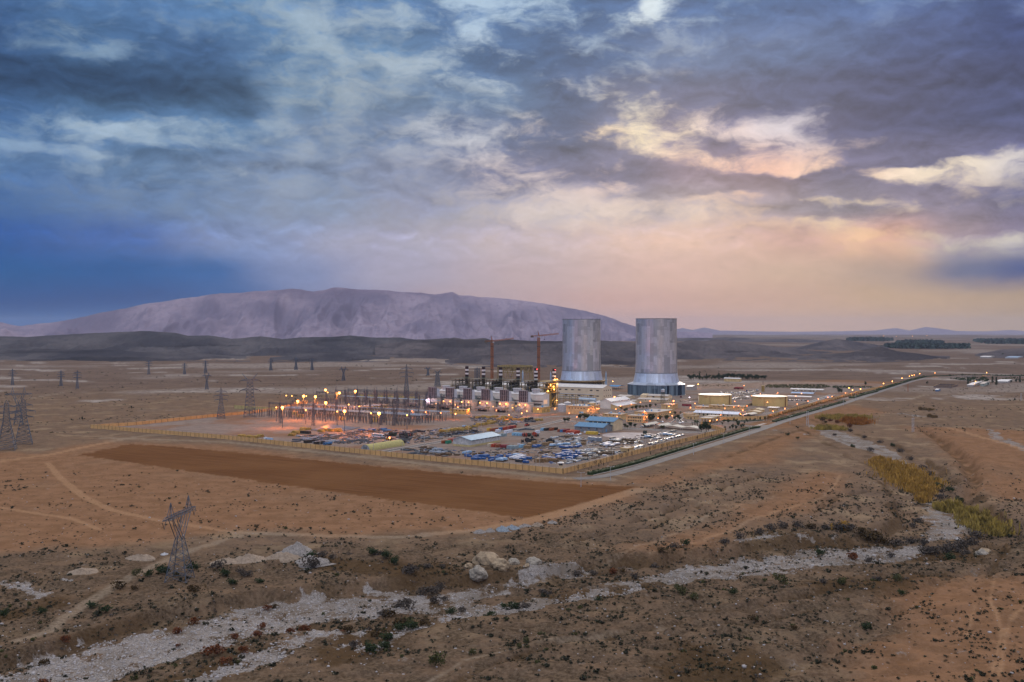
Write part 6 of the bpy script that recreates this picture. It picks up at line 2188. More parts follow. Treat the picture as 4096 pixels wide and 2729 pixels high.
for y in (-1.7, 1.7):
    MB().box(-.12, y - .1, 0, -.0, y + .1, 4.4).build('post', M_DARK, o)

# tarpaulined crates, timber stacks, pipe bundles, drums
def crate_proto(name, label, cat, group, m, sx, sy, sz, top=None, tm=None):
    o = thing(name, label, cat, (0, 0, -500), AX, group)
    b_ = MB()
    b_.prism([(0, 0, 0), (sx, 0, 0), (sx, sy, 0), (0, sy, 0)], (0, 0, sz))
    for k in range(4):
        x = sx * (k + .5) / 4
        b_.box(x - .08, -.06, 0, x + .08, 0.0, sz)
        b_.box(x - .08, sy, 0, x + .08, sy + .06, sz)
    b_.build('crate', m, o)
    if top:
        t_ = MB()
        z0 = sz * (1 - top)
        t_.prism([(-.1, -.12, z0), (sx + .1, -.12, z0), (sx + .02, -.05, sz + .06), (sx * .5, -.05, sz + .16), (-.02, -.05, sz + .06)], (0, sy + .24, 0))
        t_.build('tarpaulin', tm, o)
    return o


M_WOOD = mat('crate_wood', (0.27, 0.17, 0.085), var=0.2, scale=1.0)
M_WOODD = mat('old_timber', (0.13, 0.085, 0.05), var=0.25, scale=1.0)
M_TARPB = mat('blue_tarpaulin', (0.024, 0.10, 0.30), var=0.2, scale=.8, rough=.45)
M_TARPL = mat('pale_blue_tarpaulin', (0.30, 0.47, 0.66), var=0.14, scale=.8, rough=.45)
M_TARPW = mat('white_tarpaulin', (0.58, 0.60, 0.66), var=0.12, scale=.8, rough=.5)
M_TARPD = mat('dark_tarpaulin', (0.035, 0.04, 0.05), var=0.25, scale=.8, rough=.5)
M_OCH = mat('ochre_timber', (0.40, 0.27, 0.075), var=0.2, scale=1.2)
M_SCR = mat('scrap_steel', (0.10, 0.115, 0.13), var=0.3, scale=1.0, rough=.5, metal=.3)
M_SCRL = mat('pale_scrap_steel', (0.34, 0.38, 0.43), var=0.2, scale=1.0, rough=.45, metal=.3)
cr = [crate_proto('tarpaulin_crate', 'wooden crate under a deep blue tarpaulin in the crowded yard', 'crate', 'blue tarpaulin crates', M_WOODD, 4.6, 2.4, 2.0, .75, M_TARPB),
      crate_proto('tarpaulin_crate', 'low long crate fully wrapped in blue tarpaulin', 'crate', 'long blue tarpaulin crates', M_WOODD, 7.0, 2.6, 1.5, .85, M_TARPB),
      crate_proto('tarpaulin_crate', 'crate under a pale blue tarpaulin in the yard', 'crate', 'pale tarpaulin crates', M_WOODD, 5.0, 2.4, 2.1, .55, M_TARPL),
      crate_proto('tarpaulin_crate', 'crate under a whitish tarpaulin near the front wall', 'crate', 'white tarpaulin crates', M_WOODD, 7.4, 2.6, 2.0, .5, M_TARPW),
      crate_proto('wooden_crate', 'bare brown wooden crate in the storage yard', 'crate', 'bare wooden crates', M_WOOD, 5.2, 3.0, 2.4),
      crate_proto('wooden_crate', 'dark weathered crate among the scrap in the yard', 'crate', 'dark crates', M_WOODD, 5.0, 2.2, 1.5),
      crate_proto('tarpaulin_crate', 'crate under a black tarpaulin in the yard', 'crate', 'black tarpaulin crates', M_WOODD, 4.6, 2.6, 1.8, .8, M_TARPD)]


def bundle(name, label, cat, group, m, n, L, r, rows, seed):
    rr = random.Random(seed)
    o = thing(name, label, cat, (0, 0, -500), AX, group)
    b_ = MB()
    for j in range(rows):
        for i in range(n - j):
            x = (i + j * .5) * r * 2.05
            s = rr.uniform(-.5, .5)
            b_.cyl((x, s, r + j * r * 1.75), (x, L + s + rr.uniform(-.6, .6), r + j * r * 1.75), r, n=6)
    b_.build('bundle', m, o)
    k_ = MB()
    for y in (L * .2, L * .8):
        k_.box(-.3, y, -.02, n * r * 2.1, y + .3, .16)
    k_.build('sleeper', M_WOODD, o)
    return o


bn = [bundle('pipe_bundle', 'dark bundle of steel sections lying in the yard', 'steel bundle', 'dark steel bundles', M_SCR, 7, 8, .22, 3, 1), bundle('pipe_bundle', 'pale bundle of pipes lying in the yard', 'pipe bundle', 'pale pipe bundles', M_SCRL, 5, 9, .26, 2, 2),
      bundle('steel_bundle', 'low dark row of steel beams on sleepers', 'steel bundle', 'low steel rows', M_SCR, 9, 6, .2, 2, 3), bundle('timber_stack', 'ochre stack of scaffold boards in the yard', 'timber stack', 'ochre timber stacks', M_OCH, 9, 4.4, .3, 4, 4)]
dm = []
for nm, mm in (('dark', M_DARK), ('red', CM['red']), ('green', M_DGREEN)):
    o = thing('cable_drum', nm + ' cable drum standing in the yard', 'cable drum', (0, 0, -500), AX, nm + ' cable drums')
    MB().cyl((0, .3, 1.5), (0, 1.7, 1.5), .95, n=16).build('cable', M_DARK, o)
    for y in (0, 1.7):
        MB().cyl((0, y, 1.5), (0, y + .3, 1.5), 1.5, n=18).build('flange', mm, o)
    dm.append(o)


def junk(proto, px, py, rz=None, scale=None):
    p = G(px, py)
    rz = AX + (rz or 0)
    if proto.name not in used:
        used.add(proto.name)
        proto.location, proto.rotation_euler = p, (0, 0, rz)
        if scale:
            proto.scale = (scale,) * 3
        return proto
    return dup(proto, p, rz, scale=scale)


rj = random.Random(5)


def jit(lst, protos, n=1, spread=7, rz=(-.12, .12), turn=.5, sc=(.8, 1.2)):
    for (px, py) in lst:
        for _ in range(n):
            junk(rj.choice(protos), px + rj.uniform(-spread, spread), py + rj.uniform(-spread, spread) * .35, rj.uniform(*rz) + (math.pi / 2 if rj.random() < turn else 0), rj.uniform(*sc))


# blue crates behind the front wall and in the right corner
jit([(1905, 1832), (1920, 1828), (1938, 1826), (1950, 1832), (1962, 1829), (1975, 1836), (1990, 1838), (1945, 1838), (1960, 1845), (1925, 1838), (1912, 1839), (1890, 1828), (2017, 1830), (2035, 1832), (1868, 1826), (2118, 1852), (2126, 1838), (2110, 1843)], cr[0:2], 1, 4)
jit([(2048, 1840), (2062, 1842), (2076, 1842), (2088, 1838), (2070, 1830)], [cr[3]], 1, 3, turn=0)
jit([(2020, 1846), (2000, 1846), (2062, 1828), (2030, 1844), (1854, 1820), (1872, 1818)], [cr[2]], 1, 4)
jit([(2236, 1832), (2254, 1828), (2262, 1820), (2272, 1826), (2280, 1818), (2290, 1826), (2300, 1816), (2246, 1838), (2262, 1838), (2222, 1838), (2278, 1836), (2296, 1838), (2320, 1812), (2316, 1830), (2236, 1824), (2288, 1810), (2330, 1832), (2345, 1820), (2212, 1836)], cr[0:2], 1, 5)
jit([(2205, 1846), (2190, 1846), (2232, 1847), (2170, 1850), (2216, 1850), (2150, 1850), (2094, 1848), (2240, 1842)], [cr[5], cr[6], cr[4]], 1, 5)
jit([(2256, 1794), (2276, 1793), (2292, 1791), (2302, 1792), (2316, 1789), (2150, 1792), (2160, 1788), (2170, 1788)], cr[0:2], 1, 4)
jit([(2205, 1790), (2222, 1786), (2238, 1788), (2248, 1784), (2286, 1784), (2310, 1784)], [cr[2]], 1, 4)
jit([(2116, 1782), (2130, 1784), (2122, 1794), (2136, 1776), (2166, 1784), (2196, 1780), (2210, 1776), (2330, 1782), (2340, 1780)], [cr[4]], 1, 3)
jit([(2176, 1814), (2186, 1812), (1882, 1822), (1896, 1820), (1938, 1817), (1984, 1822)], [cr[5]], 1, 3)
jit([(2423, 1782), (2440, 1782), (2460, 1784), (2430, 1788), (2450, 1788), (2418, 1779), (2475, 1782)], [cr[3], cr[1], bn[1]], 1, 4, turn=0)
# steel rows in the left yard
jit([(1210, 1751), (1235, 1755), (1262, 1752), (1300, 1752), (1325, 1757), (1350, 1754), (1375, 1759), (1400, 1760), (1420, 1762), (1445, 1764), (1470, 1766), (1345, 1740), (1310, 1738), (1365, 1742), (1390, 1746), (1412, 1744), (1395, 1737), (1435, 1734), (1270, 1746), (1290, 1744), (1255, 1757), (1285, 1759), (1315, 1763), (1385, 1772), (1365, 1768), (1405, 1772), (1485, 1766), (1205, 1764), (1240, 1763), (1290, 1770), (1345, 1770)],
    [bn[0], bn[2], bn[2], bn[1]], 2, 10, turn=.7)
jit([(1430, 1730), (1445, 1731), (1500, 1728), (1520, 1726), (1560, 1732), (1580, 1730), (1600, 1733), (1630, 1728), (1650, 1730), (1680, 1726), (1700, 1728), (1590, 1738), (1645, 1738), (1560, 1745), (1600, 1752), (1620, 1757), (1640, 1760), (1700, 1752), (1720, 1754), (1540, 1750), (1510, 1756), (1495, 1760)], [bn[0], bn[2], cr[6], cr[5], bn[1]], 2, 7)
jit([(1460, 1724), (1475, 1726), (1490, 1725), (1505, 1722), (1530, 1721)], [cr[1]], 1, 4, turn=.2)
jit([(1215, 1700 + 20), (1230, 1722), (1300, 1727), (1320, 1725), (1335, 1726), (1350, 1724), (1365, 1726), (1190, 1733), (1205, 1735), (1180, 1742), (980, 1748), (1000, 1750), (1025, 1752), (1040, 1750)], [bn[3]], 2, 7)
jit([(1775, 1729), (1790, 1727), (1800, 1728), (1815, 1726), (1830, 1724), (1850, 1722), (1870, 1718), (1890, 1712), (1905, 1709), (1925, 1704), (1945, 1700), (1965, 1695), (1980, 1693), (1920, 1673), (1940, 1671), (1960, 1672), (1980, 1670), (2000, 1678), (2020, 1676), (2045, 1676), (2060, 1680), (2100, 1680), (2120, 1678), (2150, 1682), (2170, 1680), (2035, 1686)], [bn[3]], 2, 8)
jit([(1800, 1720), (1820, 1716), (1840, 1713), (1860, 1711), (1880, 1708), (1900, 1706), (2080, 1690), (2070, 1693), (2090, 1688)], [cr[2], bn[1]], 1, 6)
jit([(1850, 1734), (1870, 1732), (1890, 1731), (1830, 1737), (1905, 1729), (1790, 1745), (1770, 1744), (2115, 1689), (2125, 1687), (2140, 1688), (2060, 1700), (2020, 1700)], [cr[6], bn[0]], 2, 7)
jit([(1700, 1796), (1720, 1800), (1660, 1800), (1640, 1803), (1680, 1806), (1735, 1793), (1760, 1800), (1775, 1805), (1790, 1810), (1750, 1812), (1710, 1815), (1690, 1818), (1810, 1815), (1830, 1822), (1800, 1822), (1770, 1824), (1660, 1812)], [bn[0], bn[2], cr[5], bn[1]], 2, 9)
jit([(2080, 1722), (2100, 1720), (2120, 1718), (2060, 1722), (2130, 1721)], [cr[2], bn[0]], 1, 5)
jit([(2230, 1752), (2260, 1750), (2280, 1752), (2300, 1754), (2320, 1752), (2335, 1757), (2290, 1760), (2310, 1764), (2240, 1768), (2220, 1766), (2340, 1765), (2255, 1774), (2275, 1772), (2455, 1772), (2480, 1765), (2500, 1768), (2520, 1764), (2545, 1766), (2560, 1770), (2470, 1756), (2460, 1770), (2530, 1772), (2500, 1756), (2480, 1758)], [bn[0], bn[2], cr[5], bn[1]], 2, 9, turn=.7)
jit([(2390, 1800), (2410, 1804), (2380, 1808), (2400, 1812), (2420, 1816), (2370, 1815), (2350, 1806), (2440, 1808), (2430, 1814), (2360, 1826), (2400, 1824), (2450, 1818), (2466, 1812), (2340, 1840), (2320, 1846), (2300, 1850)], [bn[0], bn[2], bn[1], cr[5]], 3, 9)
jit([(2590, 1746), (2610, 1742), (2620, 1748), (2600, 1752), (2650, 1738), (2680, 1736), (2700, 1738), (2660, 1742), (2640, 1752), (2690, 1744), (2710, 1728), (2580, 1754)], [bn[0], cr[2], bn[1], cr[6]], 1, 8)
# scrap and parked cars along the right wall handled below; transformers row
jit([(2370, 1764), (2378, 1765), (2386, 1766), (2394, 1766), (2402, 1766), (2360, 1762)], [crate_proto('radiator_unit', 'grey upright radiator unit in a short row in the yard', 'radiator', 'grey radiator units', M_SCRL, 2.6, 2.4, 3.4)], 1, 1, turn=0, sc=(.95, 1.05))
for (px, py, k) in ((1567, 1745, 2), (1580, 1746, 2), (1606, 1746, 0), (1622, 1746, 0), (1632, 1748, 2), (1642, 1748, 1), (1650, 1746, 0), (2098, 1746, 1), (2106, 1748, 1), (2118, 1746, 2), (2126, 1748, 2), (2140, 1744, 1), (2148, 1748, 1), (2156, 1748, 0), (2134, 1756, 2), (2112, 1770, 0), (2120, 1771, 0), (2128, 1770, 0), (2140, 1770, 0), (2095, 1772, 0), (1633, 1757, 0), (2192, 1771, 0), (2202, 1772, 0), (2215, 1773, 0), (2105, 1686, 0), (2120, 1684, 0), (2130, 1683, 0), (2584, 1738, 2)):
    junk(dm[k], px, py, rj.uniform(-.8, .8), rj.uniform(1.0, 1.35))
# yellow digger-like loader and red drum machine
for (px, py, mm, lb) in ((1552, 1762, mat('loader_yellow', (0.45, 0.22, 0.03), var=0.15), 'orange yellow loader beside the lit lamp at the quonset shed'), (2106, 1706, CM['red'], 'red machine with a round white hood beside the yard road')):
    o = thing('loader', lb, 'loader', G(px, py), AX)
    MB().box(0, 0, .7, 5, 2.4, 2.0).build('body', mm, o)
    MB().box(1.6, .2, 2.0, 3.6, 2.2, 3.3).build('cab', M_GLASS, o)
    MB().prism([(5, .3, 1.4), (7, .3, .3), (7.4, .3, 1.2), (5.2, .3, 1.9)], (0, 1.9, 0)).build('bucket', M_DARK, o)
    for x in (.9, 4.0):
        for y in (-.2, 2.1):
            MB().cyl((x, y, .8), (x, y + .5, .8), .8, n=14).build('wheel', M_BLACK, o)

# grey flat solar-like tarpaulin pond
tp = MB()
pts = [G(*p) for p in ((1243, 1722), (1316, 1699), (1440, 1712), (1382, 1725))]
tp.prism([(p.x, p.y, .02) for p in pts], (0, 0, .5))
tag(tp.build('lined_pond', mat('pond_liner', (0.075, 0.105, 0.14), var=0.2, scale=.25, rough=.4, streak=(1, 5, 1))), kind='structure')


# loose scrap strewn between the stacks, too small and too many to count
YARDP = [PL([(1190, 1748), (1480, 1722), (1720, 1720), (1900, 1700), (1950, 1735), (1740, 1760), (1600, 1785), (1480, 1778), (1230, 1772)]), PL([(1650, 1797), (1850, 1797), (1990, 1832), (2240, 1862), (2420, 1832), (2580, 1796), (2740, 1744), (2600, 1737), (2450, 1758), (2200, 1748), (2100, 1772), (1900, 1816), (1700, 1822)]),
         PL([(2860, 1580), (3010, 1560), (3060, 1575), (2950, 1605)]), PL([(1880, 1668), (2080, 1664), (2120, 1690), (1900, 1700)])]
for si, (mm, cnt) in enumerate(((M_SCR, 1900), (M_SCRL, 520), (M_TARPB, 240), (M_WOODD, 900), (M_TARPW, 130))):
    rq = np.random.default_rng(90 + si)
    db = MB()
    for pi, poly in enumerate(YARDP):
        xs0, ys0 = [p[0] for p in poly], [p[1] for p in poly]
        m_n = int(cnt * (.36, .46, .08, .10)[pi] * 2.2)
        x, y = rq.uniform(min(xs0), max(xs0), m_n), rq.uniform(min(ys0), max(ys0), m_n)
        kp = (poly_sd(x, y, poly) < 0) & (fbm(x / 16, y / 16, 3, 70 + si) > -.06)
        for px_, py_ in zip(x[kp], y[kp]):
            a = AX + rq.normal(0, .25) + (math.pi / 2 if rq.random() < .5 else 0)
            L, w, h = rq.uniform(.8, 4.2), rq.uniform(.3, 1.4), rq.uniform(.15, .9)
            d_ = Vector((math.cos(a), math.sin(a), 0))
            db.quadbox((px_, py_, -.02), d_ * L, Vector((-d_.y, d_.x, 0)) * w, Vector((0, 0, h)))
    tag(db.build('loose_scrap', mm), kind='stuff')


# ------------------------------------------------------------------ vehicles
def car_proto(label, group, m, L=4.4, van=False):
    o = thing('parked_car', label, 'car', (0, 0, -500), AX, group)
    h = 1.9 if van else 1.42
    if van:
        prof = [(0, .35), (L, .35), (L, 1.0), (L - .9, 1.15), (L - 1.4, h), (.1, h), (0, 1.0)]
        gl = [(.5, 1.2), (L - 1.25, 1.2), (L - 1.5, h - .15), (.5, h - .15)]
    else:
        prof = [(0, .35), (L, .35), (L, .8), (L - .3, .88), (L - 1.15, .95), (L - 1.9, h), (1.0, h), (.25, .95), (0, .85)]
        gl = [(.55, .96), (L - 1.3, .97), (L - 1.98, h - .08), (1.05, h - .08)]
    MB().prism([(x, 0, z) for x, z in prof], (0, 1.75, 0)).build('body', m, o)
    for y in (-.015, 1.745):
        MB().prism([(x, y, z) for x, z in gl], (0, .02, 0)).build('window', M_GLASS, o)
    MB().prism([(L - 1.12, .15, .97), (L - 1.12, 1.6, .97), (L - 1.86, 1.55, h - .03), (L - 1.86, .2, h - .03)], (.03, 0, .03)).build('windscreen', M_GLASS, o)
    wm = MB()
    wm.cyl((0, -.06, .32), (0, .2, .32), .32, n=12)
    wm = wm.mesh('wheel', M_BLACK)
    for x in (.8, L - .85):
        for y in (0, 1.62):
            put('wheel', wm, o, (x, y, 0))
    return o


PAINT = [mat('car_white', (0.62, 0.64, 0.68), var=0.04, rough=.3, spec=.5), mat('car_silver', (0.34, 0.36, 0.39), var=0.06, rough=.28, metal=.4), mat('car_dark', (0.03, 0.035, 0.045), var=0.1, rough=.25, spec=.6), mat('car_blue', (0.08, 0.2, 0.42), var=0.06, rough=.3)]
cars = [car_proto('white car parked in the plant', 'white cars', PAINT[0]), car_proto('silver car parked in the plant', 'silver cars', PAINT[1]), car_proto('dark car parked in the plant', 'dark cars', PAINT[2]), car_proto('white van parked among the cars', 'white vans', PAINT[0], 5.0, True)]


def place_cars(lst, protos, rz, jz=.1):
    for i, (px, py) in enumerate(lst):
        junk(protos[i % len(protos)], px, py, rz + rj.uniform(-jz, jz))


place_cars([(2578 + 7.0 * i, 1709.5 - 1.45 * i) for i in range(8)], [cars[0], cars[2], cars[1]], math.pi / 2)
place_cars([(2280, 1738), (2296, 1740), (2316, 1742)], [cars[0], cars[3]], math.pi * .42, .5)
place_cars([(2324, 1740), (2342, 1734), (2400, 1742)], [cars[0], cars[3], cars[2]], .3, .6)
place_cars([(2540 + 5.4 * i, 1796.5 - 1.5 * i) for i in range(8)], [cars[1], cars[0], cars[1], cars[2]], 1.0, .25)
place_cars([(2600 + 8 * i, 1780 - 2.1 * i) for i in range(5)], [cars[2], cars[1]], .1, .2)
place_cars([(2650 + 9 * i, 1766 - 2.4 * i) for i in range(10)], [cars[1], cars[2], cars[0]], .1, .4)
place_cars([(2722, 1695), (2730, 1687), (2655, 1690), (2735, 1692)], [cars[0], cars[2], cars[0]], .6, .6)
place_cars([(3152 + 9 * i, 1603.5 + .15 * i) for i in range(9)], [cars[2], cars[1]], 0, .1)
place_cars([(3175 + 11 * i, 1566 + .2 * i) for i in range(9)], [cars[2], cars[2], cars[1]], 0, .1)
place_cars([(2928 + 6 * i, 1598 - 1.2 * i) for i in range(6)], [cars[0], cars[1], cars[2]], .2, .8)
place_cars([(2890 + 12 * i, 1572 + (i % 3)) for i in range(11)], [cars[0], cars[2], cars[1]], .2, 1.0)
place_cars([(2985, 1662), (2995, 1661), (2975, 1664)], [cars[1], cars[0]], .2, .3)


def bus(px, py, label, m, stripe, L=11.5, ang=math.pi / 2):
    o = thing('bus', label, 'bus', G(px, py), AX + ang)
    MB().prism([(0, 0, .5), (L, 0, .5), (L, 0, 2.6), (L - .25, 0, 3.1), (.1, 0, 3.1), (0, 0, 2.9)], (0, 2.5, 0)).build('body', m, o)
    for k in range(5):
        x = .6 + (L - 1.6) * k / 5
        for y in (-.02, 2.48):
            MB().box(x, y, 1.5, x + (L - 1.6) / 5 - .35, y + .04, 2.6).build('window', M_GLASS, o)
    MB().box(L - .02, .2, 1.3, L + .04, 2.3, 2.7).build('windscreen', M_GLASS, o)
    for x in (2.2, L - 2.4):
        for y in (-.04, 2.24):
            MB().cyl((x, y, .5), (x, y + .3, .5), .5, n=14).build('wheel', M_BLACK, o)
    return o


bus(1487, 1748, 'white bus parked among the steel rows of the left yard', CM['white'], None, 13, -math.pi / 2)
for (px, py, mm, lb, an) in ((1055, 1762, M_TARPL, 'pale blue truck with trailer near the left front wall', -math.pi / 2), (1300, 1783, CM['blue'], 'blue lorry standing behind the front wall', 0), (1530, 1727, CM['blue'], 'dark blue lorry at the far edge of the left yard', -math.pi / 2), (2935, 1557, CM['maroon'], 'dark red tanker lorry behind the left oil tank', -math.pi / 2), (2727, 1592, CM['maroon'], 'dark red truck at the foot of the right cooling tower', .4), (2990, 1568, CM['blue'], 'blue truck behind the oil tanks', .3), (3030, 1565, CM['white'], 'white truck behind the oil tanks', .2), (3322, 1592, CM['brown'], 'rust red truck near the right wall', -math.pi / 2), (3300, 1594, CM['white'], 'white truck near the right wall', -math.pi / 2)):
    o = thing('truck', lb, 'truck', G(px, py), AX + an)
    MB().box(0, 0, .9, 1.9, 2.4, 2.9).build('cab', CM['white'] if mm in (M_TARPL,) else mm, o)
    MB().box(-.03, .2, 1.8, .03, 2.2, 2.6).build('windscreen', M_GLASS, o)
    if 'tanker' in lb:
        MB().cyl((2.2, 1.2, 2.3), (16, 1.2, 2.3), 1.4, n=16).build('tank', mm, o)
    else:
        MB().box(2.1, -.02, 1.0, 9.2, 2.42, 2.4).build('load_bed', mm, o)
    MB().box(0, .7, .6, 9, 1.7, .95).build('chassis', M_DARK, o)
    for x in (1.0, 6.6, 8.0):
        for y in (-.05, 2.1):
            MB().cyl((x, y, .5), (x, y + .35, .5), .5, n=12).build('wheel', M_BLACK, o)


# ------------------------------------------------------------------ car park canopies and open sheds
def canopy(label, B, Ax, Cx, top, m=M_OFFW, gable=True, blue=False, rise=1.2, ang=AX, ridge='v'):
    b, a, d = footprint(B, Ax, Cx, ang)
    h = z_at(b, top)
    o = thing('parking_canopy', label, 'canopy', b, ang)
    r_ = MB()
    if ridge == 'v':
        r_.prism([(-.6, -.8, h - .3), (-.6, a / 2, h + rise), (-.6, a + .8, h - .3), (-.6, a + .8, h - .05), (-.6, a / 2, h + rise + .25), (-.6, -.8, h - .05)], (d + 1.2, 0, 0))
    else:
        r_.prism([(-.8, -.6, h - .3), (d / 2, -.6, h + rise), (d + .8, -.6, h - .3), (d + .8, -.6, h - .05), (d / 2, -.6, h + rise + .25), (-.8, -.6, h - .05)], (0, a + 1.2, 0))
    r_.build('roof', m, o)
    nx = max(2, int(d / 7) + 1)
    ny = max(2, int(a / 12) + 1)
    pm = MB()
    pm.box(-.12, -.12, 0, .12, .12, h - .1)
    pm = pm.mesh('post', M_LGREY)
    for i in range(nx):
        for j in range(ny):
            put('post', pm, o, (d * i / (nx - 1), a * j / (ny - 1), 0))
    return o


M_TENT = mat('cream_tent_sheet', (0.62, 0.57, 0.46), var=0.05)
canopy('arched cream parking canopy with cars beneath beside the office', (2584, 1712), 2566, 2632, 1701, M_TENT)
canopy('cream parking canopy second from the left beside the yard', (2644, 1716), 2618, 2684, 1705.5, M_TENT)
canopy('cream gabled parking canopy third from the left', (2722, 1720), 2662, 2740, 1709.5, M_TENT)
canopy('cream gabled parking canopy nearest the gate', (2788, 1724), 2730, 2806, 1713.5, M_TENT)
canopy('long white open shed farthest behind the right oil tank', (3292, 1566), 3162, 3298, 1560, M_WHITE, rise=.8, ridge='u')
canopy('blue and white open shed behind the right oil tank', (3252, 1582), 3165, 3260, 1575, mat('pale_blue_sheet', (0.46, 0.58, 0.72)), rise=1.2, ridge='u')
canopy('white carport beside the right oil tank', (3244, 1597), 3150, 3250, 1588, M_WHITE, rise=.5, ridge='u')
canopy('cream lean canopy on the gate house forecourt', (3004, 1666), 2975, 3028, 1658, M_TENT, rise=.9)
canopy('small pale canopy by the front steps of the office', (2545, 1686), 2562 - 40, 2555, 1677, M_TENT)
canopy('white lamp lit canopy between the oil tanks', (2990, 1596), 2968, 2998, 1588, M_WHITE, rise=.6)
canopy('blue canopy left of the right cooling tower', (2470, 1558), 2430, 2500, 1547, mat('vivid_blue_sheet', (0.05, 0.25, 0.50)), rise=1.5, ridge='u')
tw = thing('water_tower', 'ochre water tower on thin legs in front of the louvred ring', 'water tower', G(2651, 1614), AX)
m_ = MB()
lattice(m_, (0, 0, 0), (0, 0, 15.5), 4.6, 3.6, 4, .28, .14)
m_.build('legs_frame', M_OLIVE, tw)
MB().cyl((0, 0, 15.5), (0, 0, 18.6), 2.4, 2.4, 16).build('tank', M_LGREY, tw)
MB().lathe([(2.6, 18.6), (.1, 19.6)], 16).build('roof', M_LBLUE, tw)
o = thing('ochre_silo', 'ochre cylindrical silo behind the right oil tank', 'silo', G(3052, 1567))
MB().cyl((0, 0, 0), (0, 0, 10), 2.4, n=18).build('shell', M_GOLD, o)
MB().cyl((0, 0, 10), (0, 0, 17), .3, n=6).build('vent', M_DARK, o)
# slender radio mast and far farm buildings
for (B, Ax, Cx, top, mm, rf, lb) in [((3890, 1548), 3868, 3930, 1541, M_CONC, M_WHITE, 'white roofed farm building across the road'), ((3935, 1546), 3920, 3958, 1536, mat('pale_green_render', (0.38, 0.42, 0.36)), M_ROOFG, 'pale green farm house right of the white roof'),
                                     ((4030, 1534), 3985, 4050, 1527, M_CONC, M_WHITE, 'long white farm roof near the right edge'), ((3752, 1566), 3741, 3762, 1560, mat('blue_hut', (0.10, 0.2, 0.38)), M_WHITE, 'tiny blue hut with white roof by the far field'), ((4070, 1437), 4020, 4092, 1431, M_CONC, M_LBLUE, 'long bluish roof far away at the right edge'), ((3960, 1434), 3920, 3978, 1428, M_CONC, M_WHITE, 'white farm roof far behind at the right')]:
    gable_building('farm_building', lb, B, Ax, Cx, top, 1.0, 'u', mm, rf)
wall_line('ruined dark mud wall around a square pen', [(3735, 1550), (3760, 1541), (3830, 1543), (3808, 1551), (3735, 1550)], 2.8, mat('mud_wall', (0.19, 0.14, 0.12), var=.15), 9, M_PIER, 'mud_wall')

# ------------------------------------------------------------------ plants
def leaf_mat(name, rgb, rgb2):
    m = mat(name, rgb, rgb2=rgb2, scale=.9 if 'reed' not in name else .22, rough=.8, spec=.1)
    return m


M_LEAF = leaf_mat('dark_foliage', (0.052, 0.075, 0.03), (0.02, 0.032, 0.013))
M_LEAFO = leaf_mat('olive_foliage', (0.10, 0.095, 0.035), (0.045, 0.05, 0.018))
M_HEDGE = leaf_mat('hedge_foliage', (0.042, 0.068, 0.02), (0.014, 0.025, 0.008))
M_AUT = leaf_mat('autumn_foliage', (0.40, 0.21, 0.045), (0.22, 0.11, 0.03))
M_TWIG = leaf_mat('grey_twigs', (0.13, 0.105, 0.085), (0.05, 0.042, 0.034))
M_RUSTY = leaf_mat('rusty_tamarisk', (0.20, 0.068, 0.024), (0.085, 0.03, 0.014))
M_BRSH = leaf_mat('brown_brush', (0.105, 0.066, 0.026), (0.045, 0.03, 0.014))
M_SAGE = leaf_mat('sage_shrub', (0.055, 0.055, 0.03), (0.02, 0.021, 0.013))
M_REED = leaf_mat('golden_reed', (0.50, 0.29, 0.06), (0.24, 0.14, 0.035))
M_REEDO = leaf_mat('ochre_reed', (0.42, 0.30, 0.07), (0.19, 0.14, 0.04))
M_BARK = mat('bark', (0.11, 0.08, 0.055), var=.25, scale=3)


def leaves(n, shape, size, rr, flat=.5):
    """many small leaf faces spread through a crown volume; shape(rr) gives a point and an outward direction"""
    v, f = [], []
    for _ in range(n):
        p, d = shape(rr)
        s = size * rr.uniform(.6, 1.35)
        a = Vector((rr.gauss(0, 1), rr.gauss(0, 1), rr.gauss(0, 1) * .8)).normalized()
        b = a.cross(Vector((rr.gauss(0, 1), rr.gauss(0, 1), rr.gauss(0, 1)))).normalized()
        i = len(v)
        v += [p - a * s * .5, p + b * s * flat, p + a * s * .6, p - b * s * flat]
        f.append((i, i + 1, i + 2, i + 3))
    return v, f


def blob_shape(lobes):
    def fn(rr):
        c, r = rr.choice(lobes)
        while True:
            d = Vector((rr.uniform(-1, 1), rr.uniform(-1, 1), rr.uniform(-1, 1)))
            if 0.02 < d.length < 1:
                break
        d = d.normalized() * (d.length ** .45)
        return Vector((c[0] + d.x * r[0], c[1] + d.y * r[1], max(.03, c[2] + d.z * r[2]))), d
    return fn


def crown_mesh(name, m, lobes, n, size, seed):
    rr = random.Random(seed)
    v, f = leaves(n, blob_shape(lobes), size, rr)
    me = bpy.data.meshes.new(name)
    me.from_pydata([tuple(x) for x in v], [], f)
    me.materials.append(m)
    me.update()
    return me


def rand_lobes(rr, n, R_, Hc, rr0):
    out = []
    for _ in range(n):
        a, d = rr.uniform(0, 6.28), R_ * rr.uniform(.1, .75)
        r = rr0 * rr.uniform(.6, 1.2)
        out.append(((d * math.cos(a), d * math.sin(a), Hc * rr.uniform(.6, 1.25)), (r, r, r * rr.uniform(.7, 1.1))))
    return out


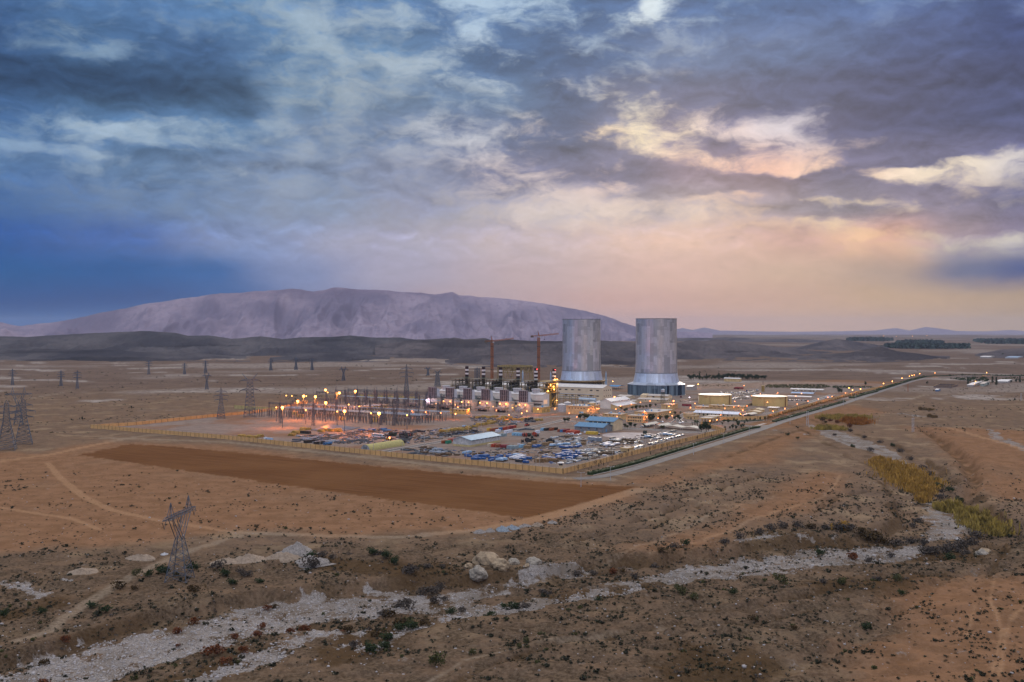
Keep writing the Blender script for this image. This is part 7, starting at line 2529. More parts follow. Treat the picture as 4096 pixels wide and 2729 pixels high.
def tree_proto(name, label, m, kind, seed, H=6.0, group=None):
    rr = random.Random(seed)
    o = thing(name, label, 'tree', (0, 0, -500), 0, group)
    t_ = MB()
    if kind == 'broad':
        t_.cyl((0, 0, 0), (.1, 0, H * .35), H * .035, H * .024, 7)
        for k in range(5):
            a = k * 1.26 + rr.uniform(-.3, .3)
            t_.cyl((.1, 0, H * .32), (H * .25 * math.cos(a), H * .25 * math.sin(a), H * rr.uniform(.6, .8)), H * .018, H * .006, 5)
        lobes = rand_lobes(rr, 9, H * .36, H * .62, H * .2)
        me = crown_mesh('crown', m, lobes, 520, H * .085, seed)
    elif kind == 'cone':
        t_.cyl((0, 0, 0), (0, 0, H * .8), H * .025, H * .008, 6)
        lobes = [((rr.uniform(-.05, .05) * H, rr.uniform(-.05, .05) * H, z * H), (H * .17 * (1.15 - z), H * .17 * (1.15 - z), H * .13)) for z in (.18, .3, .42, .55, .68, .8, .9)]
        me = crown_mesh('crown', m, lobes, 420, H * .07, seed)
    elif kind == 'bare':
        me = None
        t_.cyl((0, 0, 0), (0, 0, H * .5), H * .02, H * .012, 5)
        for k in range(9):
            a = k * .7
            z0 = H * rr.uniform(.3, .5)
            p1 = Vector((H * .16 * math.cos(a), H * .16 * math.sin(a), z0 + H * rr.uniform(.25, .5)))
            t_.cyl((0, 0, z0), p1, H * .008, H * .004, 4)
            for j in range(2):
                t_.cyl(p1 * .8 + Vector((0, 0, z0 * .2)), p1 + Vector((rr.uniform(-.8, .8), rr.uniform(-.8, .8), rr.uniform(.2, .9))), H * .005, H * .002, 3)
        lobes = [((0, 0, H * .75), (H * .2, H * .2, H * .25))]
        me = crown_mesh('twigs', M_TWIG, lobes, 60, H * .06, seed)
    else:                                       # palm
        t_.cyl((0, 0, 0), (.1, 0, H * .6), H * .05, H * .04, 8)
        v, f = [], []
        for k in range(26):
            a, el0 = rr.uniform(0, 6.28), rr.uniform(.0, 1.3)
            L = H * .5
            prev_ = None
            for j in range(6):
                t0 = j / 5
                e_ = el0 - t0 * 1.5
                p = Vector((math.cos(a) * L * t0 * math.cos(el0 * .6), math.sin(a) * L * t0 * math.cos(el0 * .6), H * .6 + L * (math.sin(el0) * t0 - .75 * t0 * t0)))
                w = H * .06 * (1 - t0 * .8)
                s = Vector((-math.sin(a) * w, math.cos(a) * w, 0))
                i = len(v)
                v += [p - s, p + s]
                if prev_ is not None:
                    f.append((prev_, prev_ + 1, i + 1, i))
                prev_ = i
        me = bpy.data.meshes.new('crown')
        me.from_pydata([tuple(x) for x in v], [], f)
        me.materials.append(m)
        me.update()
    t_.build('trunk', M_BARK, o)
    if me:
        put(me.name, me, o)
    return o


def place_trees(proto, pts, jitter=.2, labels=None):
    for i, (px, py, s) in enumerate(pts):
        p = G(px, py)
        if abs(p.y) < 20000:
            p.z = height1(p.x, p.y)
        sc = s
        if proto.name not in used:
            used.add(proto.name)
            o = proto
            o.location, o.rotation_euler, o.scale = p, (0, 0, i * 1.7), (sc,) * 3
        else:
            o = dup(proto, p, i * 1.7, scale=sc * rj.uniform(1 - jitter, 1 + jitter))
        if labels:
            o['label'] = labels[i]


t1 = tree_proto('broadleaf_tree', 'round dark green tree among the office buildings', M_LEAF, 'broad', 1, 6, 'round trees among the offices')
place_trees(t1, [(2258, 1691, 1.0), (2272, 1690, 1.15), (2322, 1680, 1.1), (2338, 1678, 1.25), (2425, 1700, .8), (2545, 1640, 1.0), (2602, 1634, 1.1), (2622, 1626, .8), (2498, 1650, .9), (2596, 1684, 1.3), (2612, 1686, 1.5), (2600, 1690, 1.2), (2664, 1683, 1.3), (2680, 1660, .8), (2700, 1661, 1.0), (2576, 1710, 1.0), (2805, 1728, 1.3), (2825, 1728, 1.6), (2834, 1726, 1.2), (2711, 1680, 1.2), (2700, 1682, .8), (2720, 1682, .7), (2785, 1671, .5), (2814, 1666, .5), (2830, 1666, .5), (2900, 1667, .6), (2925, 1667, .6), (2960, 1668, .8), (2475, 1712, 1.1), (2500, 1712, 1.0), (2520, 1712, 1.1), (2540, 1712, 1.0)])
t2 = tree_proto('broadleaf_tree', 'yellowing olive tree among the office buildings', M_LEAFO, 'broad', 2, 5, 'yellowing trees among the offices')
place_trees(t2, [(2485, 1642, 1.0), (2350, 1680, 1.2), (2366, 1678, 1.1), (2382, 1677, 1.0), (2506, 1646, 1.1), (2530, 1640, 1.0), (2560, 1638, 1.1), (2572, 1637, 1.1), (2585, 1636, 1.1), (2640, 1686, 1.2), (2668, 1680, 1.4), (2646, 1718, 1.0), (2655, 1716, .9), (2510, 1716, 1.0)])
t3 = tree_proto('palm_tree', 'small date palm by the gate roundabout', M_LEAF, 'palm', 3, 6, 'palms by the gate')
place_trees(t3, [(2723, 1659, .9), (2743, 1694, .8), (2780, 1705, 1.2), (2790, 1707, 1.2), (2770, 1704, 1.0)])
t4 = tree_proto('broadleaf_tree', 'low dark shrub tree in the garden outside the gate', M_LEAF, 'broad', 5, 3.6, 'garden trees outside the gate')
place_trees(t4, [(2895, 1690, 1.0), (2913, 1693, 1.2), (2890, 1700, .9), (2935, 1685, 1.1), (2945, 1692, 1.2), (2978, 1696, 1.0), (2990, 1690, .9), (2952, 1706, 1.4), (2930, 1716, 1.4), (2945, 1718, 1.5), (2920, 1717, 1.2), (2965, 1712, 1.2), (2900, 1716, 1.0), (2975, 1708, 1.0), (2955, 1700, 1.2), (3040, 1680, 1.3), (3060, 1681, 1.1), (3075, 1676, 1.0), (3020, 1683, .9), (3000, 1684, .9), (2985, 1683, .8), (3015, 1686, .7), (2880, 1692, .8)])
t5 = tree_proto('bare_tree', 'thin bare street tree between the wall and the hedge', M_TWIG, 'bare', 6, 5.0, 'bare street trees along the wall')
place_trees(t5, [(2312, 1888, 1.0), (2336, 1885, 1.1), (2380, 1872, 1.1), (2404, 1868, 1.0), (2448, 1852, 1.1), (2485, 1845, 1.3), (2508, 1838, 1.0), (2528, 1834, 1.0), (2600, 1812, 1.1), (2616, 1810, 1.2), (2650, 1800, 1.2), (2670, 1795, 1.0), (2700, 1786, 1.0), (2717, 1782, 1.1), (2745, 1775, 1.0), (2790, 1762, 1.0), (2820, 1752, 1.0)], .1)
t6 = tree_proto('young_conifer', 'small dark conifer bush between the wall and the hedge', M_LEAF, 'cone', 7, 2.4, 'small conifers along the wall')
place_trees(t6, [(2365, 1874, 1.0), (2395, 1868, 1.0), (2414, 1863, .9), (2432, 1860, .6), (2355, 1881, .7), (2602, 1819, .9), (2644, 1804, 1.0), (2670, 1799, .9), (2685, 1793, .9), (2704, 1790, .7), (2726, 1782, 1.0), (2846, 1748, .9), (2880, 1744, .6), (2898, 1735, .9), (2885, 1738, .7)])
t7 = tree_proto('autumn_tree', 'orange brown tree in the row along the far wall', M_AUT, 'broad', 8, 4.4, 'autumn trees along the far wall')
place_trees(t7, [(3065 + 8.4 * i, 1681 - 2.35 * i, .75 + .25 * rj.random()) for i in range(46)], .2)
place_trees(t7, [(2786, 1757, .6), (2790, 1752, .7), (2842, 1740, .7), (2895, 1728, .8), (2900, 1726, .9)], .2)
t8 = tree_proto('grove_tree', 'tall dark tree in the grove beside the farm shed', M_LEAF, 'broad', 9, 11, 'grove trees by the farm shed')
place_trees(t8, [(2756 + 9.0 * i, 1519 + 4 * math.sin(i * 1.3) * .5, .75 + .4 * rj.random()) for i in range(35) if not 15 < i < 23], .25)
place_trees(t8, [(2895 + 9 * i, 1512, .8 + .3 * rj.random()) for i in range(9)], .2)
t9 = tree_proto('cypress_tree', 'dark cypress rising from the grove', M_LEAF, 'cone', 10, 14, 'cypresses in the grove')
place_trees(t9, [(2798, 1519, 1.0), (2826, 1519, .9), (2876, 1519, 1.05), (2908, 1518, .95), (2935, 1517, .9), (2990, 1518, .9), (3872, 1536, .9), (3985, 1540, 1.1), (3970, 1533, 1.0), (4080, 1530, 1.0)], .1)
t10 = tree_proto('farm_tree', 'dark tree among the far farm buildings', M_LEAF, 'broad', 12, 6, 'farm trees at the far right')
place_trees(t10, [(3895, 1533, 1.0), (3949, 1527, .9), (3950, 1540, .9), (4044, 1530, .9), (4065, 1530, 1.2), (4078, 1528, 1.0), (3800, 1508, .8), (3848, 1508, .8), (3900, 1507, .7), (3990, 1507, .7), (4050, 1507, .8), (3708, 1536, .8), (3463, 1542, 1.3), (3356, 1573, 1.6), (3365, 1572, 1.2), (4010, 1425, 1.8), (4040, 1420, 1.6), (4056, 1423, 2.0), (4080, 1426, 1.6)], .2)

# hedges: clipped leafy strips in the road median
def hedge(label, pts, w, h, n_per_m=9):
    line = densify(PL(pts), 4.0)
    o = thing('hedge', label, 'hedge', line[0])
    org = line[0]
    rr = random.Random(int(line[0].x))
    v, f = [], []
    total = sum((b - a).length for a, b in zip(line[:-1], line[1:]))
    for a, b in zip(line[:-1], line[1:]):
        d = (b - a)
        L = d.length
        s = Vector((-d.y, d.x, 0)).normalized()
        zg = height1(a.x, a.y)
        dist = a.length
        k_ = max(3, int(L * n_per_m * min(1, 700 / dist)))
        sz = .5 * max(1, dist / 800)
        hh = h * rr.uniform(.8, 1.25)
        for _ in range(k_):
            t_ = rr.random()
            e = rr.uniform(-1, 1)
            p = a + d * t_ + s * e * w / 2 - org
            p.z = zg + hh * (1 - .35 * e * e) * rr.random() ** .35
            A = Vector((rr.gauss(0, 1), rr.gauss(0, 1), rr.gauss(0, 1))).normalized() * sz * rr.uniform(.6, 1.2)
            B_ = A.cross(Vector((rr.gauss(0, 1), rr.gauss(0, 1), rr.gauss(0, 1)))).normalized() * sz * .6
            i = len(v)
            v += [p - A * .5, p + B_, p + A * .6, p - B_]
            f.append((i, i + 1, i + 2, i + 3))
    me = bpy.data.meshes.new('foliage')
    me.from_pydata([tuple(x) for x in v], [], f)
    me.materials.append(M_HEDGE)
    put('foliage', me, o)
    core = MB()
    for a, b in zip(line[:-1], line[1:]):
        d = (b - a).normalized()
        s = Vector((-d.y, d.x, 0)) * w * .36
        a2, b2 = a - org, b - org
        core.prism([a2 - s - Vector((0, 0, .3)), b2 - s - Vector((0, 0, .3)), b2 + s - Vector((0, 0, .3)), a2 + s - Vector((0, 0, .3))], (0, 0, h * .72 + .3))
    core.build('stems', M_HEDGE, o)
    kb = MB()
    for e in (-1, 1):
        ks = offset_line(line, e * (w / 2 + .6))
        for a, b in zip(ks[:-1], ks[1:]):
            kb.bar((a.x - org.x, a.y - org.y, .12 + height1(a.x, a.y)), (b.x - org.x, b.y - org.y, .12 + height1(b.x, b.y)), .3, .5)
    kb.build('kerb', M_KERB, o)
    return o


hedge('long dark green hedge in the median nearest the front corner', [(2358, 1900), (2450, 1879), (2540, 1856), (2710, 1804), (2850, 1761), (2995, 1718), (3035, 1711)], 5.2, 2.5, 14)
hedge('dark green hedge in the median past the gate junction', [(3096, 1688), (3160, 1670), (3260, 1641), (3377, 1608)], 6.0, 2.2)
hedge('dark green hedge in the median beside the rust trees', [(3404, 1594), (3450, 1580), (3505, 1567)], 9.0, 2.6)
hedge('distant hedge following the bend of the road', [(3510, 1563), (3570, 1545), (3640, 1523), (3700, 1509)], 7.0, 3.2)
hedge('thin dark hedge line running right to the edge', [(3700, 1508), (3780, 1506), (3900, 1505.5), (4100, 1505), (4300, 1505)], 7.0, 2.6)
hedge('garden hedge on the lawn outside the gate', [(2890, 1684), (2935, 1687), (2990, 1687), (3050, 1683)], 4, 1.4)

# crops and far plantations that read as one mass
def crop(name, poly, spacing, size, hgt, m, n_leaf, label_unused=None, rows_dir=AX, jitter=.3):
    P_ = [Vector((*G(*p)[:2], 0)) for p in poly]
    cx, cy = sum(p.x for p in P_) / len(P_), sum(p.y for p in P_) / len(P_)
    rr = random.Random(int(cx))
    d1 = Vector((math.cos(rows_dir), math.sin(rows_dir), 0))
    d2 = Vector((-d1.y, d1.x, 0))
    rad = max((p - Vector((cx, cy, 0))).length for p in P_)
    v, f = [], []
    gx_, gy_ = [], []
    for i in np.arange(-rad, rad, spacing[0]):
        for j in np.arange(-rad, rad, spacing[1]):
            p = Vector((cx, cy, 0)) + d1 * (i + rr.uniform(-jitter, jitter) * spacing[0]) + d2 * (j + rr.uniform(-jitter, jitter) * spacing[1])
            gx_.append(p.x)
            gy_.append(p.y)
    gx_, gy_ = np.array(gx_), np.array(gy_)
    ins = poly_sd(gx_, gy_, P_) < 0
    gx_, gy_ = gx_[ins], gy_[ins]
    gz_ = height(gx_, gy_)
    for x, y, z in zip(gx_, gy_, gz_):
        for _ in range(n_leaf):
            c = Vector((x + rr.gauss(0, size * .5), y + rr.gauss(0, size * .5), z + hgt * rr.uniform(.15, 1)))
            A = Vector((rr.gauss(0, 1), rr.gauss(0, 1), rr.gauss(0, .8))).normalized() * size * rr.uniform(.5, 1)
            B_ = A.cross(Vector((rr.gauss(0, 1), rr.gauss(0, 1), rr.gauss(0, 1)))).normalized() * size * .5
            i = len(v)
            v += [c - A * .5, c + B_, c + A * .5, c - B_]
            f.append((i, i + 1, i + 2, i + 3))
    me = np_mesh(name, np.array([tuple(x) for x in v]), np.array(f), m, False)
    return tag(put(name, me), kind='stuff')


crop('vineyard', [(3062, 1541), (3290, 1539), (3330, 1548), (3280, 1556), (3062, 1552)], (3.2, 9), 2.0, 1.7, M_LEAFO, 4)
crop('vineyard', [(3330, 1546), (3470, 1548), (3500, 1552), (3330, 1554)], (3.2, 9), 2.2, 1.8, M_LEAF, 4)
crop('orchard', [(2806, 1541), (2930, 1541), (2930, 1547), (2800, 1547)], (4, 14), 1.5, 1.3, M_LEAFO, 3)
crop('orchard', [(3800, 1513), (3960, 1511), (3950, 1525), (3850, 1522)], (5, 16), 3.0, 2.6, M_LEAF, 6)
crop('orchard', [(3960, 1511), (4180, 1511), (4180, 1524), (3990, 1524)], (6, 42), 3.0, 2.0, M_LEAFO, 4)
M_FARG = leaf_mat('far_plantation', (0.035, 0.06, 0.045), (0.02, 0.036, 0.03))
crop('plantation', [(3555, 1386), (3860, 1390), (3850, 1397), (3560, 1395)], (22, 40), 26, 16, M_FARG, 8)
crop('plantation', [(3640, 1371), (3760, 1374), (3750, 1378), (3600, 1376)], (30, 60), 34, 16, M_FARG, 8)
crop('plantation', [(3900, 1366), (4200, 1367), (4200, 1378), (3950, 1375)], (34, 70), 36, 16, M_FARG, 7)
crop('plantation', [(3390, 1361), (3560, 1362), (3540, 1366), (3420, 1365)], (40, 80), 42, 18, M_FARG, 7)


# ---- reeds, shrubs, boulders
def reed_bed(name, pts, n, m, hgt, seed):
    rr = np.random.default_rng(seed)
    line = densify(PL(pts, -3), 3.0)
    wd = [p[2] * .8 for p in pts]
    v, f = [], []
    cum = np.linspace(0, 1, len(line))
    knots = np.linspace(0, 1, len(wd))
    for _ in range(n):
        t_ = rr.random()
        i = int(t_ * (len(line) - 1))
        a, b = line[i], line[min(i + 1, len(line) - 1)]
        d = (b - a)
        s = Vector((-d.y, d.x, 0)).normalized() if d.length else Vector((1, 0, 0))
        w = np.interp(t_, knots, wd)
        p = a.lerp(b, rr.random()) + s * float(rr.normal(0, .62)) * w
        v.append((p.x, p.y))
    xy = np.array(v)
    zz = height(xy[:, 0], xy[:, 1])
    clump = fbm(xy[:, 0] / 7, xy[:, 1] / 7, 4, seed)
    V_, F_l = [], []
    for (x, y), z, c in zip(xy, zz, clump):
        h = hgt * (0.72 + 1.5 * c) * rr.uniform(.6, 1.25)
        if h < .3 * hgt or rr.random() < (-c - .02) * 3:
            continue
        a = rr.uniform(0, 6.28)
        w = rr.uniform(.12, .3)
        lx, ly = rr.normal(0, .22) * h, rr.normal(0, .22) * h
        ux, uy = math.cos(a) * w, math.sin(a) * w
        i = len(V_)
        V_ += [(x - ux, y - uy, z - .1), (x + ux, y + uy, z - .1), (x + ux * 1.5 + lx * .6, y + uy * 1.5 + ly * .6, z + h * .7), (x + lx, y + ly, z + h), (x - ux * 1.5 + lx * .6, y - uy * 1.5 + ly * .6, z + h * .7)]
        F_l.append((i, i + 1, i + 2, i + 3, i + 4))
    me = np_mesh(name, np.array(V_), np.array(F_l), m, False)
    return tag(put(name, me), kind='stuff')


reed_bed('reed_bed', [(3510, 1852, 6), (3560, 1872, 13), (3620, 1905, 15), (3670, 1940, 14), (3700, 1965, 8)], 9000, M_REED, 4.2, 3)
reed_bed('reed_bed', [(3660, 1935, 3), (3690, 1950, 7), (3700, 1985, 5), (3690, 2000, 3)], 2500, M_REED, 4.0, 4)
reed_bed('reed_bed', [(3740, 2025, 4), (3820, 2020, 6), (3880, 2045, 7), (3930, 2085, 9), (3985, 2110, 9), (4000, 2125, 5)], 7500, M_REEDO, 4.4, 5)
reed_bed('reed_bed', [(3265, 1726, 8), (3320, 1732, 14), (3350, 1722, 6)], 3000, M_REEDO, 3.4, 6)
reed_bed('reed_bed', [(3300, 1690, 10), (3380, 1678, 22), (3430, 1690, 16)], 5000, M_REEDO, 3.4, 7)
reed_bed('reed_bed', [(3385, 1702, 9), (3420, 1698, 16), (3440, 1712, 9)], 3500, leaf_mat('orange_reed', (0.40, 0.16, 0.03), (0.2, 0.075, 0.018)), 4.4, 8)
reed_bed('reed_bed', [(3325, 2118, 3), (3360, 2120, 5), (3395, 2122, 3)], 900, M_REED, 2.0, 9)
reed_bed('reed_bed', [(3680, 1652, 3), (3710, 1652, 8), (3735, 1654, 3)], 900, leaf_mat('dull_reed', (0.19, 0.12, 0.045), (0.1, 0.065, 0.028)), 2.6, 10)
reed_bed('reed_bed', [(3712, 1680, 3), (3730, 1681, 7), (3748, 1682, 3)], 800, mat('dull_reed', (0.2, 0.13, 0.05)), 2.6, 11)


def shrub_mesh(name, m, seed, n, size, lob=5, R_=.5, H_=.45, twig=False):
    rr = random.Random(seed)
    lobes = rand_lobes(rr, lob, R_, H_ * .55, R_ * .5)
    me = crown_mesh(name, m, lobes, n, size, seed)
    return me


SHRUBS = {
    'sage': [shrub_mesh('shrub', M_SAGE, s, 46, .26) for s in (1, 2, 3, 4)],
    'olive': [shrub_mesh('shrub', M_LEAFO, s, 60, .24) for s in (5, 6)],
    'rusty': [shrub_mesh('shrub', M_RUSTY, s, 260, .11, 8, .55, .7) for s in (7, 8, 9)],
    'brown': [shrub_mesh('shrub', M_BRSH, s, 240, .12, 8, .6, .6) for s in (10, 11)],
    'grey': [shrub_mesh('shrub', M_TWIG, s, 260, .11, 9, .6, .6) for s in (12, 13, 14)],
    'green': [shrub_mesh('shrub', M_LEAF, s, 420, .10, 10, .55, .85) for s in (15, 16)],
    'olivebig': [shrub_mesh('shrub', M_LEAFO, s, 360, .10, 10, .55, .8) for s in (17, 18)],
}


def shrub(kind, px, py, width, label, group=None, z=-2.5, name='shrub'):
    p = G(px, py, z)
    p.z = height1(p.x, p.y) - .05
    me = rj.choice(SHRUBS[kind])
    o = put(name, me, None, p, rj.uniform(0, 6.28))
    s = width / 1.15
    o.scale = (s * rj.uniform(.9, 1.15), s * rj.uniform(.9, 1.15), s * rj.uniform(.8, 1.1))
    return tag(o, label, 'shrub', group)


BIG = [('olivebig', 1745, 2662, 6.4, 'biggest dark green bush near the bottom edge', 0), ('olivebig', 1889, 2622, 3.2, 'medium olive bush right of the biggest bush', 0), ('olivebig', 2106, 2584, 3.0, 'olive bush on a low bank in the lower middle', 0), ('olivebig', 2075, 2600, 2.6, 'low olive bush beside the one on the low bank', 0),
       ('olivebig', 547, 2318, 4.4, 'upright olive bush left of the foreground pylon', -1), ('green', 595, 2318, 4.2, 'dark bush between the upright one and the pylon', -1), ('green', 1249, 2228, 7.6, 'large dark bush on the grey mound right of the pylon', -1), ('grey', 1245, 2284, 8.0, 'large bare grey bush below the grey mound', -2), ('grey', 874, 2300, 7.0, 'bare grey bush right of the pylon foot', -2),
       ('olivebig', 2721, 2392, 6.0, 'feathery olive bush at the edge of the lower gravel', -3), ('olivebig', 2778, 2414, 5.0, 'low olive bush beneath the feathery one', -3), ('green', 2930, 2396, 3.6, 'small green bush with pale litter beside it', -3), ('olivebig', 3127, 2352, 6.4, 'wide olive bush at the lower end of the white gravel', -3),
       ('olivebig', 3369, 2346, 4.8, 'thin olive bush in a row right of the wide one', -2), ('grey', 3509, 2344, 5.0, 'thin grey bush in the same row further right', -2), ('olivebig', 3591, 2340, 5.4, 'last thin bush in the row before the orange ground', -2), ('grey', 3290, 2350, 3.6, 'small bare bush inside the row right of the wide one', -2), ('green', 3280, 2210, 5.2, 'green bush standing alone on the white gravel', -4),
       ('rusty', 3413, 2224, 6.6, 'red brown tamarisk right of the lone green bush', -4), ('green', 3610, 2382, 3.8, 'dark green round bush by the gully head', -1), ('grey', 3480, 2230, 5.4, 'grey bush right of the red brown tamarisk', -4), ('grey', 3560, 2215, 5.0, 'grey bush at the bend of the white gravel', -4), ('brown', 3010, 2474, 3.2, 'reddish low bush alone on tan ground', 0), ('brown', 3172, 2510, 3.6, 'brown low bush alone on tan ground further right', 0), ('green', 3465, 2494, 4.6, 'dark bush beside the gully rim', 0),
       ('rusty', 711, 2514, 4.0, 'rust red bush on the grey gravel, left of a pair', -4), ('rusty', 776, 2484, 4.4, 'rust red bush on the grey gravel, right of a pair', -4), ('rusty', 268, 2578, 4.6, 'dark rusty bush at the left gravel edge', -4), ('brown', 175, 2626, 4.4, 'brown bush at the far left of the gravel', -3), ('rusty', 175, 2700, 4.4, 'rust red bush in the bottom left corner', -3),
       ('rusty', 1065, 2422, 3.8, 'rust red bush at the head of the grey gravel', -4), ('brown', 1100, 2412, 3.2, 'brown bush right beside the gravel head bush', -4), ('rusty', 711, 2562, 2.2, 'small rust bush in the middle of the grey gravel', -4), ('rusty', 1160, 2512, 5.0, 'left half of the wide rusty thicket on the gravel', -4), ('rusty', 1215, 2504, 5.4, 'right half of the wide rusty thicket on the gravel', -4), ('rusty', 1047, 2496, 4.0, 'rusty bush left of the wide thicket', -4),
       ('rusty', 934, 2606, 6.2, 'tall rusty bush in the lower left thicket', -4), ('rusty', 857, 2666, 7.0, 'largest rusty bush in the lower left thicket', -4), ('rusty', 940, 2540, 4.2, 'rusty bush above the lower left thicket', -4), ('brown', 1386, 2556, 4.8, 'brown orange bush in the gravel fork', -4), ('brown', 779, 2384, 6.2, 'broad brown bush above the grey gravel', -2), ('rusty', 1029, 2592, 4.0, 'rusty bush right of the lower left thicket', -4), ('rusty', 900, 2700, 5.0, 'rusty bush at the bottom edge of the left thicket', -4), ('rusty', 980, 2660, 4.4, 'rusty bush beside the bottom left thicket', -4),
       ('rusty', 2454, 2276, 5.2, 'bright orange bush on the middle river bar', -4), ('rusty', 2537, 2276, 3.0, 'small orange bush right of the bright one', -4), ('rusty', 1365, 2544, 3.6, 'orange bush among dark scrub in the river fork', -4), ('brown', 2490, 2256, 3.6, 'brown bush under the river bank', -3)]
for a in BIG:
    shrub(a[0], a[1], a[2], a[3], a[4], None, a[5])
THICK = [(1514, 2246, 7, 'grey'), (1490, 2250, 6, 'green'), (1545, 2256, 6, 'green'), (1580, 2276, 6, 'green'), (1710, 2292, 4, 'grey'), (1770, 2286, 4, 'grey'), (1651, 2312, 7, 'grey'), (1625, 2308, 6, 'grey'), (1734, 2342, 6, 'grey'), (1700, 2350, 6, 'grey'), (1760, 2330, 5, 'grey'), (1621, 2402, 7, 'grey'), (1590, 2396, 5, 'grey'), (1556, 2432, 6, 'brown'), (1530, 2436, 5, 'grey'), (1740, 2380, 5, 'grey'), (1780, 2375, 4, 'grey'),
         (3509, 2142, 9, 'brown'), (3470, 2146, 9, 'brown'), (3440, 2140, 8, 'brown'), (3540, 2148, 8, 'brown'), (3400, 2132, 7, 'grey'), (3350, 2128, 7, 'grey'), (3300, 2124, 6, 'grey'), (3240, 2122, 6, 'brown'), (3190, 2124, 6, 'grey'), (3130, 2128, 6, 'grey'), (3080, 2136, 6, 'grey'), (3040, 2146, 5, 'grey'), (2960, 2170, 5, 'grey'), (2900, 2186, 5, 'grey'), (2740, 2200, 6, 'green'), (2700, 2210, 6, 'grey'), (2650, 2226, 6, 'brown'), (2620, 2240, 5, 'grey'), (3590, 2150, 7, 'grey'), (3640, 2150, 7, 'grey'),
         (3776, 2190, 8, 'grey'), (3740, 2196, 8, 'grey'), (3810, 2180, 8, 'grey'), (3850, 2170, 8, 'grey'), (3700, 2190, 7, 'grey'), (3880, 2150, 8, 'grey'), (3900, 2130, 8, 'grey'), (3720, 2170, 6, 'grey'), (3690, 2160, 6, 'grey'), (3860, 2200, 7, 'grey'), (3800, 2210, 7, 'green'), (3670, 2070, 6, 'grey'), (3650, 2090, 6, 'grey'), (3740, 1930, 6, 'green'), (3752, 1950, 6, 'olivebig'), (3764, 1965, 5, 'grey'), (3720, 1905, 6, 'grey'), (3760, 1990, 6, 'grey'), (3800, 1970, 6, 'green'), (3840, 2000, 6, 'green'),
         (3400, 1740, 6, 'grey'), (3460, 1765, 6, 'grey'), (3520, 1785, 6, 'grey'), (3600, 1820, 6, 'grey'), (3570, 1800, 5, 'green'), (3640, 1850, 6, 'grey'), (3690, 1880, 6, 'grey'), (3340, 1755, 5, 'grey'), (3410, 1800, 5, 'green'), (3480, 1815, 6, 'grey'), (3190, 1770, 5, 'green'), (3150, 1755, 5, 'green'), (3290, 1690, 7, 'brown'), (3320, 1700, 7, 'rusty'), (3350, 1704, 8, 'rusty'), (3400, 1720, 8, 'rusty'), (3300, 1704, 6, 'brown'), (3450, 1700, 7, 'brown'), (3290, 1695, 6, 'brown'),
         (1800, 2420, 4, 'green'), (1850, 2412, 4, 'grey'), (2060, 2400, 5, 'green'), (2100, 2402, 5, 'grey'), (2020, 2402, 4, 'green'), (2000, 2470, 5, 'green'), (1960, 2478, 5, 'green'), (1920, 2480, 5, 'olivebig'), (1700, 2510, 5, 'brown'), (1650, 2530, 5, 'green'), (1600, 2540, 5, 'green'), (1550, 2580, 5, 'green'), (1500, 2560, 5, 'brown'), (1480, 2520, 5, 'brown'), (1560, 2500, 5, 'brown'), (1600, 2470, 6, 'brown'), (1640, 2460, 5, 'olivebig'), (1540, 2620, 5, 'green'), (1480, 2640, 5, 'green'), (1420, 2610, 4, 'grey'), (2230, 2430, 5, 'grey'), (2260, 2424, 4, 'green'), (2390, 2382, 4, 'green'), (2420, 2386, 4, 'grey'), (2170, 2340, 5, 'grey'), (2200, 2346, 4, 'grey'), (2310, 2280, 5, 'grey'), (2370, 2276, 5, 'grey'), (2540, 2290, 4, 'grey'),
         (660, 2330, 5, 'green'), (640, 2320, 5, 'green'), (700, 2335, 4, 'sage'), (760, 2318, 5, 'green'), (790, 2312, 4, 'green'), (900, 2330, 5, 'green'), (960, 2320, 5, 'grey'), (990, 2326, 5, 'grey'), (1040, 2350, 5, 'green'), (930, 2360, 4, 'green'), (1290, 2262, 5, 'grey'), (1330, 2260, 4, 'grey'), (20, 2500, 5, 'green'), (170, 2484, 4, 'green'), (370, 2460, 5, 'green'), (420, 2478, 5, 'green'), (390, 2490, 4, 'sage'), (540, 2390, 4, 'brown'), (480, 2386, 5, 'brown'), (1400, 2236, 4, 'grey')]
NAMES_ = {'grey': ('bare grey brush clump in the dry riverbed', 'grey brush clumps'), 'green': ('dark green bush along the dry riverbed', 'dark bushes along the riverbed'), 'brown': ('brown brush clump along the dry riverbed', 'brown brush clumps'), 'rusty': ('rusty brush clump at the upper riverbed', 'rusty brush clumps'),
          'olivebig': ('olive bush along the dry riverbed', 'olive bushes along the riverbed'), 'sage': ('low sage bush in the foreground', 'low sage bushes')}
for (px, py, w, kd) in THICK:
    shrub(kd, px, py, w * rj.uniform(.85, 1.15), *NAMES_[kd], z=-3)

# small scattered desert shrubs: the largest as individuals, the remainder as one object
rs = np.random.default_rng(21)
cand = []
N_ = 90000
dyv = rs.uniform(330, 1420, N_) ** 1.0
pxv = rs.uniform(-60, 4160, N_)
ys = 400000.0 / dyv
xs_ = (pxv - 2048) / FOC * ys
g_, o_, d_, s_, f_, y_, t_ = ground_masks(xs_, ys)
dens = fbm(xs_ / 34, ys / 34, 4, 5)
wd_, ww_ = seg_dist(xs_, ys, WADI)
plant_out = poly_sd(xs_, ys, PLANT)
right = sstep(1500, 2600, pxv)
prob = (0.10 + 0.9 * sstep(-0.05, 0.25, dens)) * (1 - f_) * (1 - .95 * y_) * (1 - .9 * t_) * (1 - .8 * g_) * (1 - .72 * o_) * sstep(6, 20, plant_out)
prob = prob * (0.45 + 0.75 * right + 0.6 * sstep(80, 10, wd_)) * sstep(760, 560, ys)
prob = np.clip(prob * 2.0, 0, 1) * (ys / 560.0) ** 2
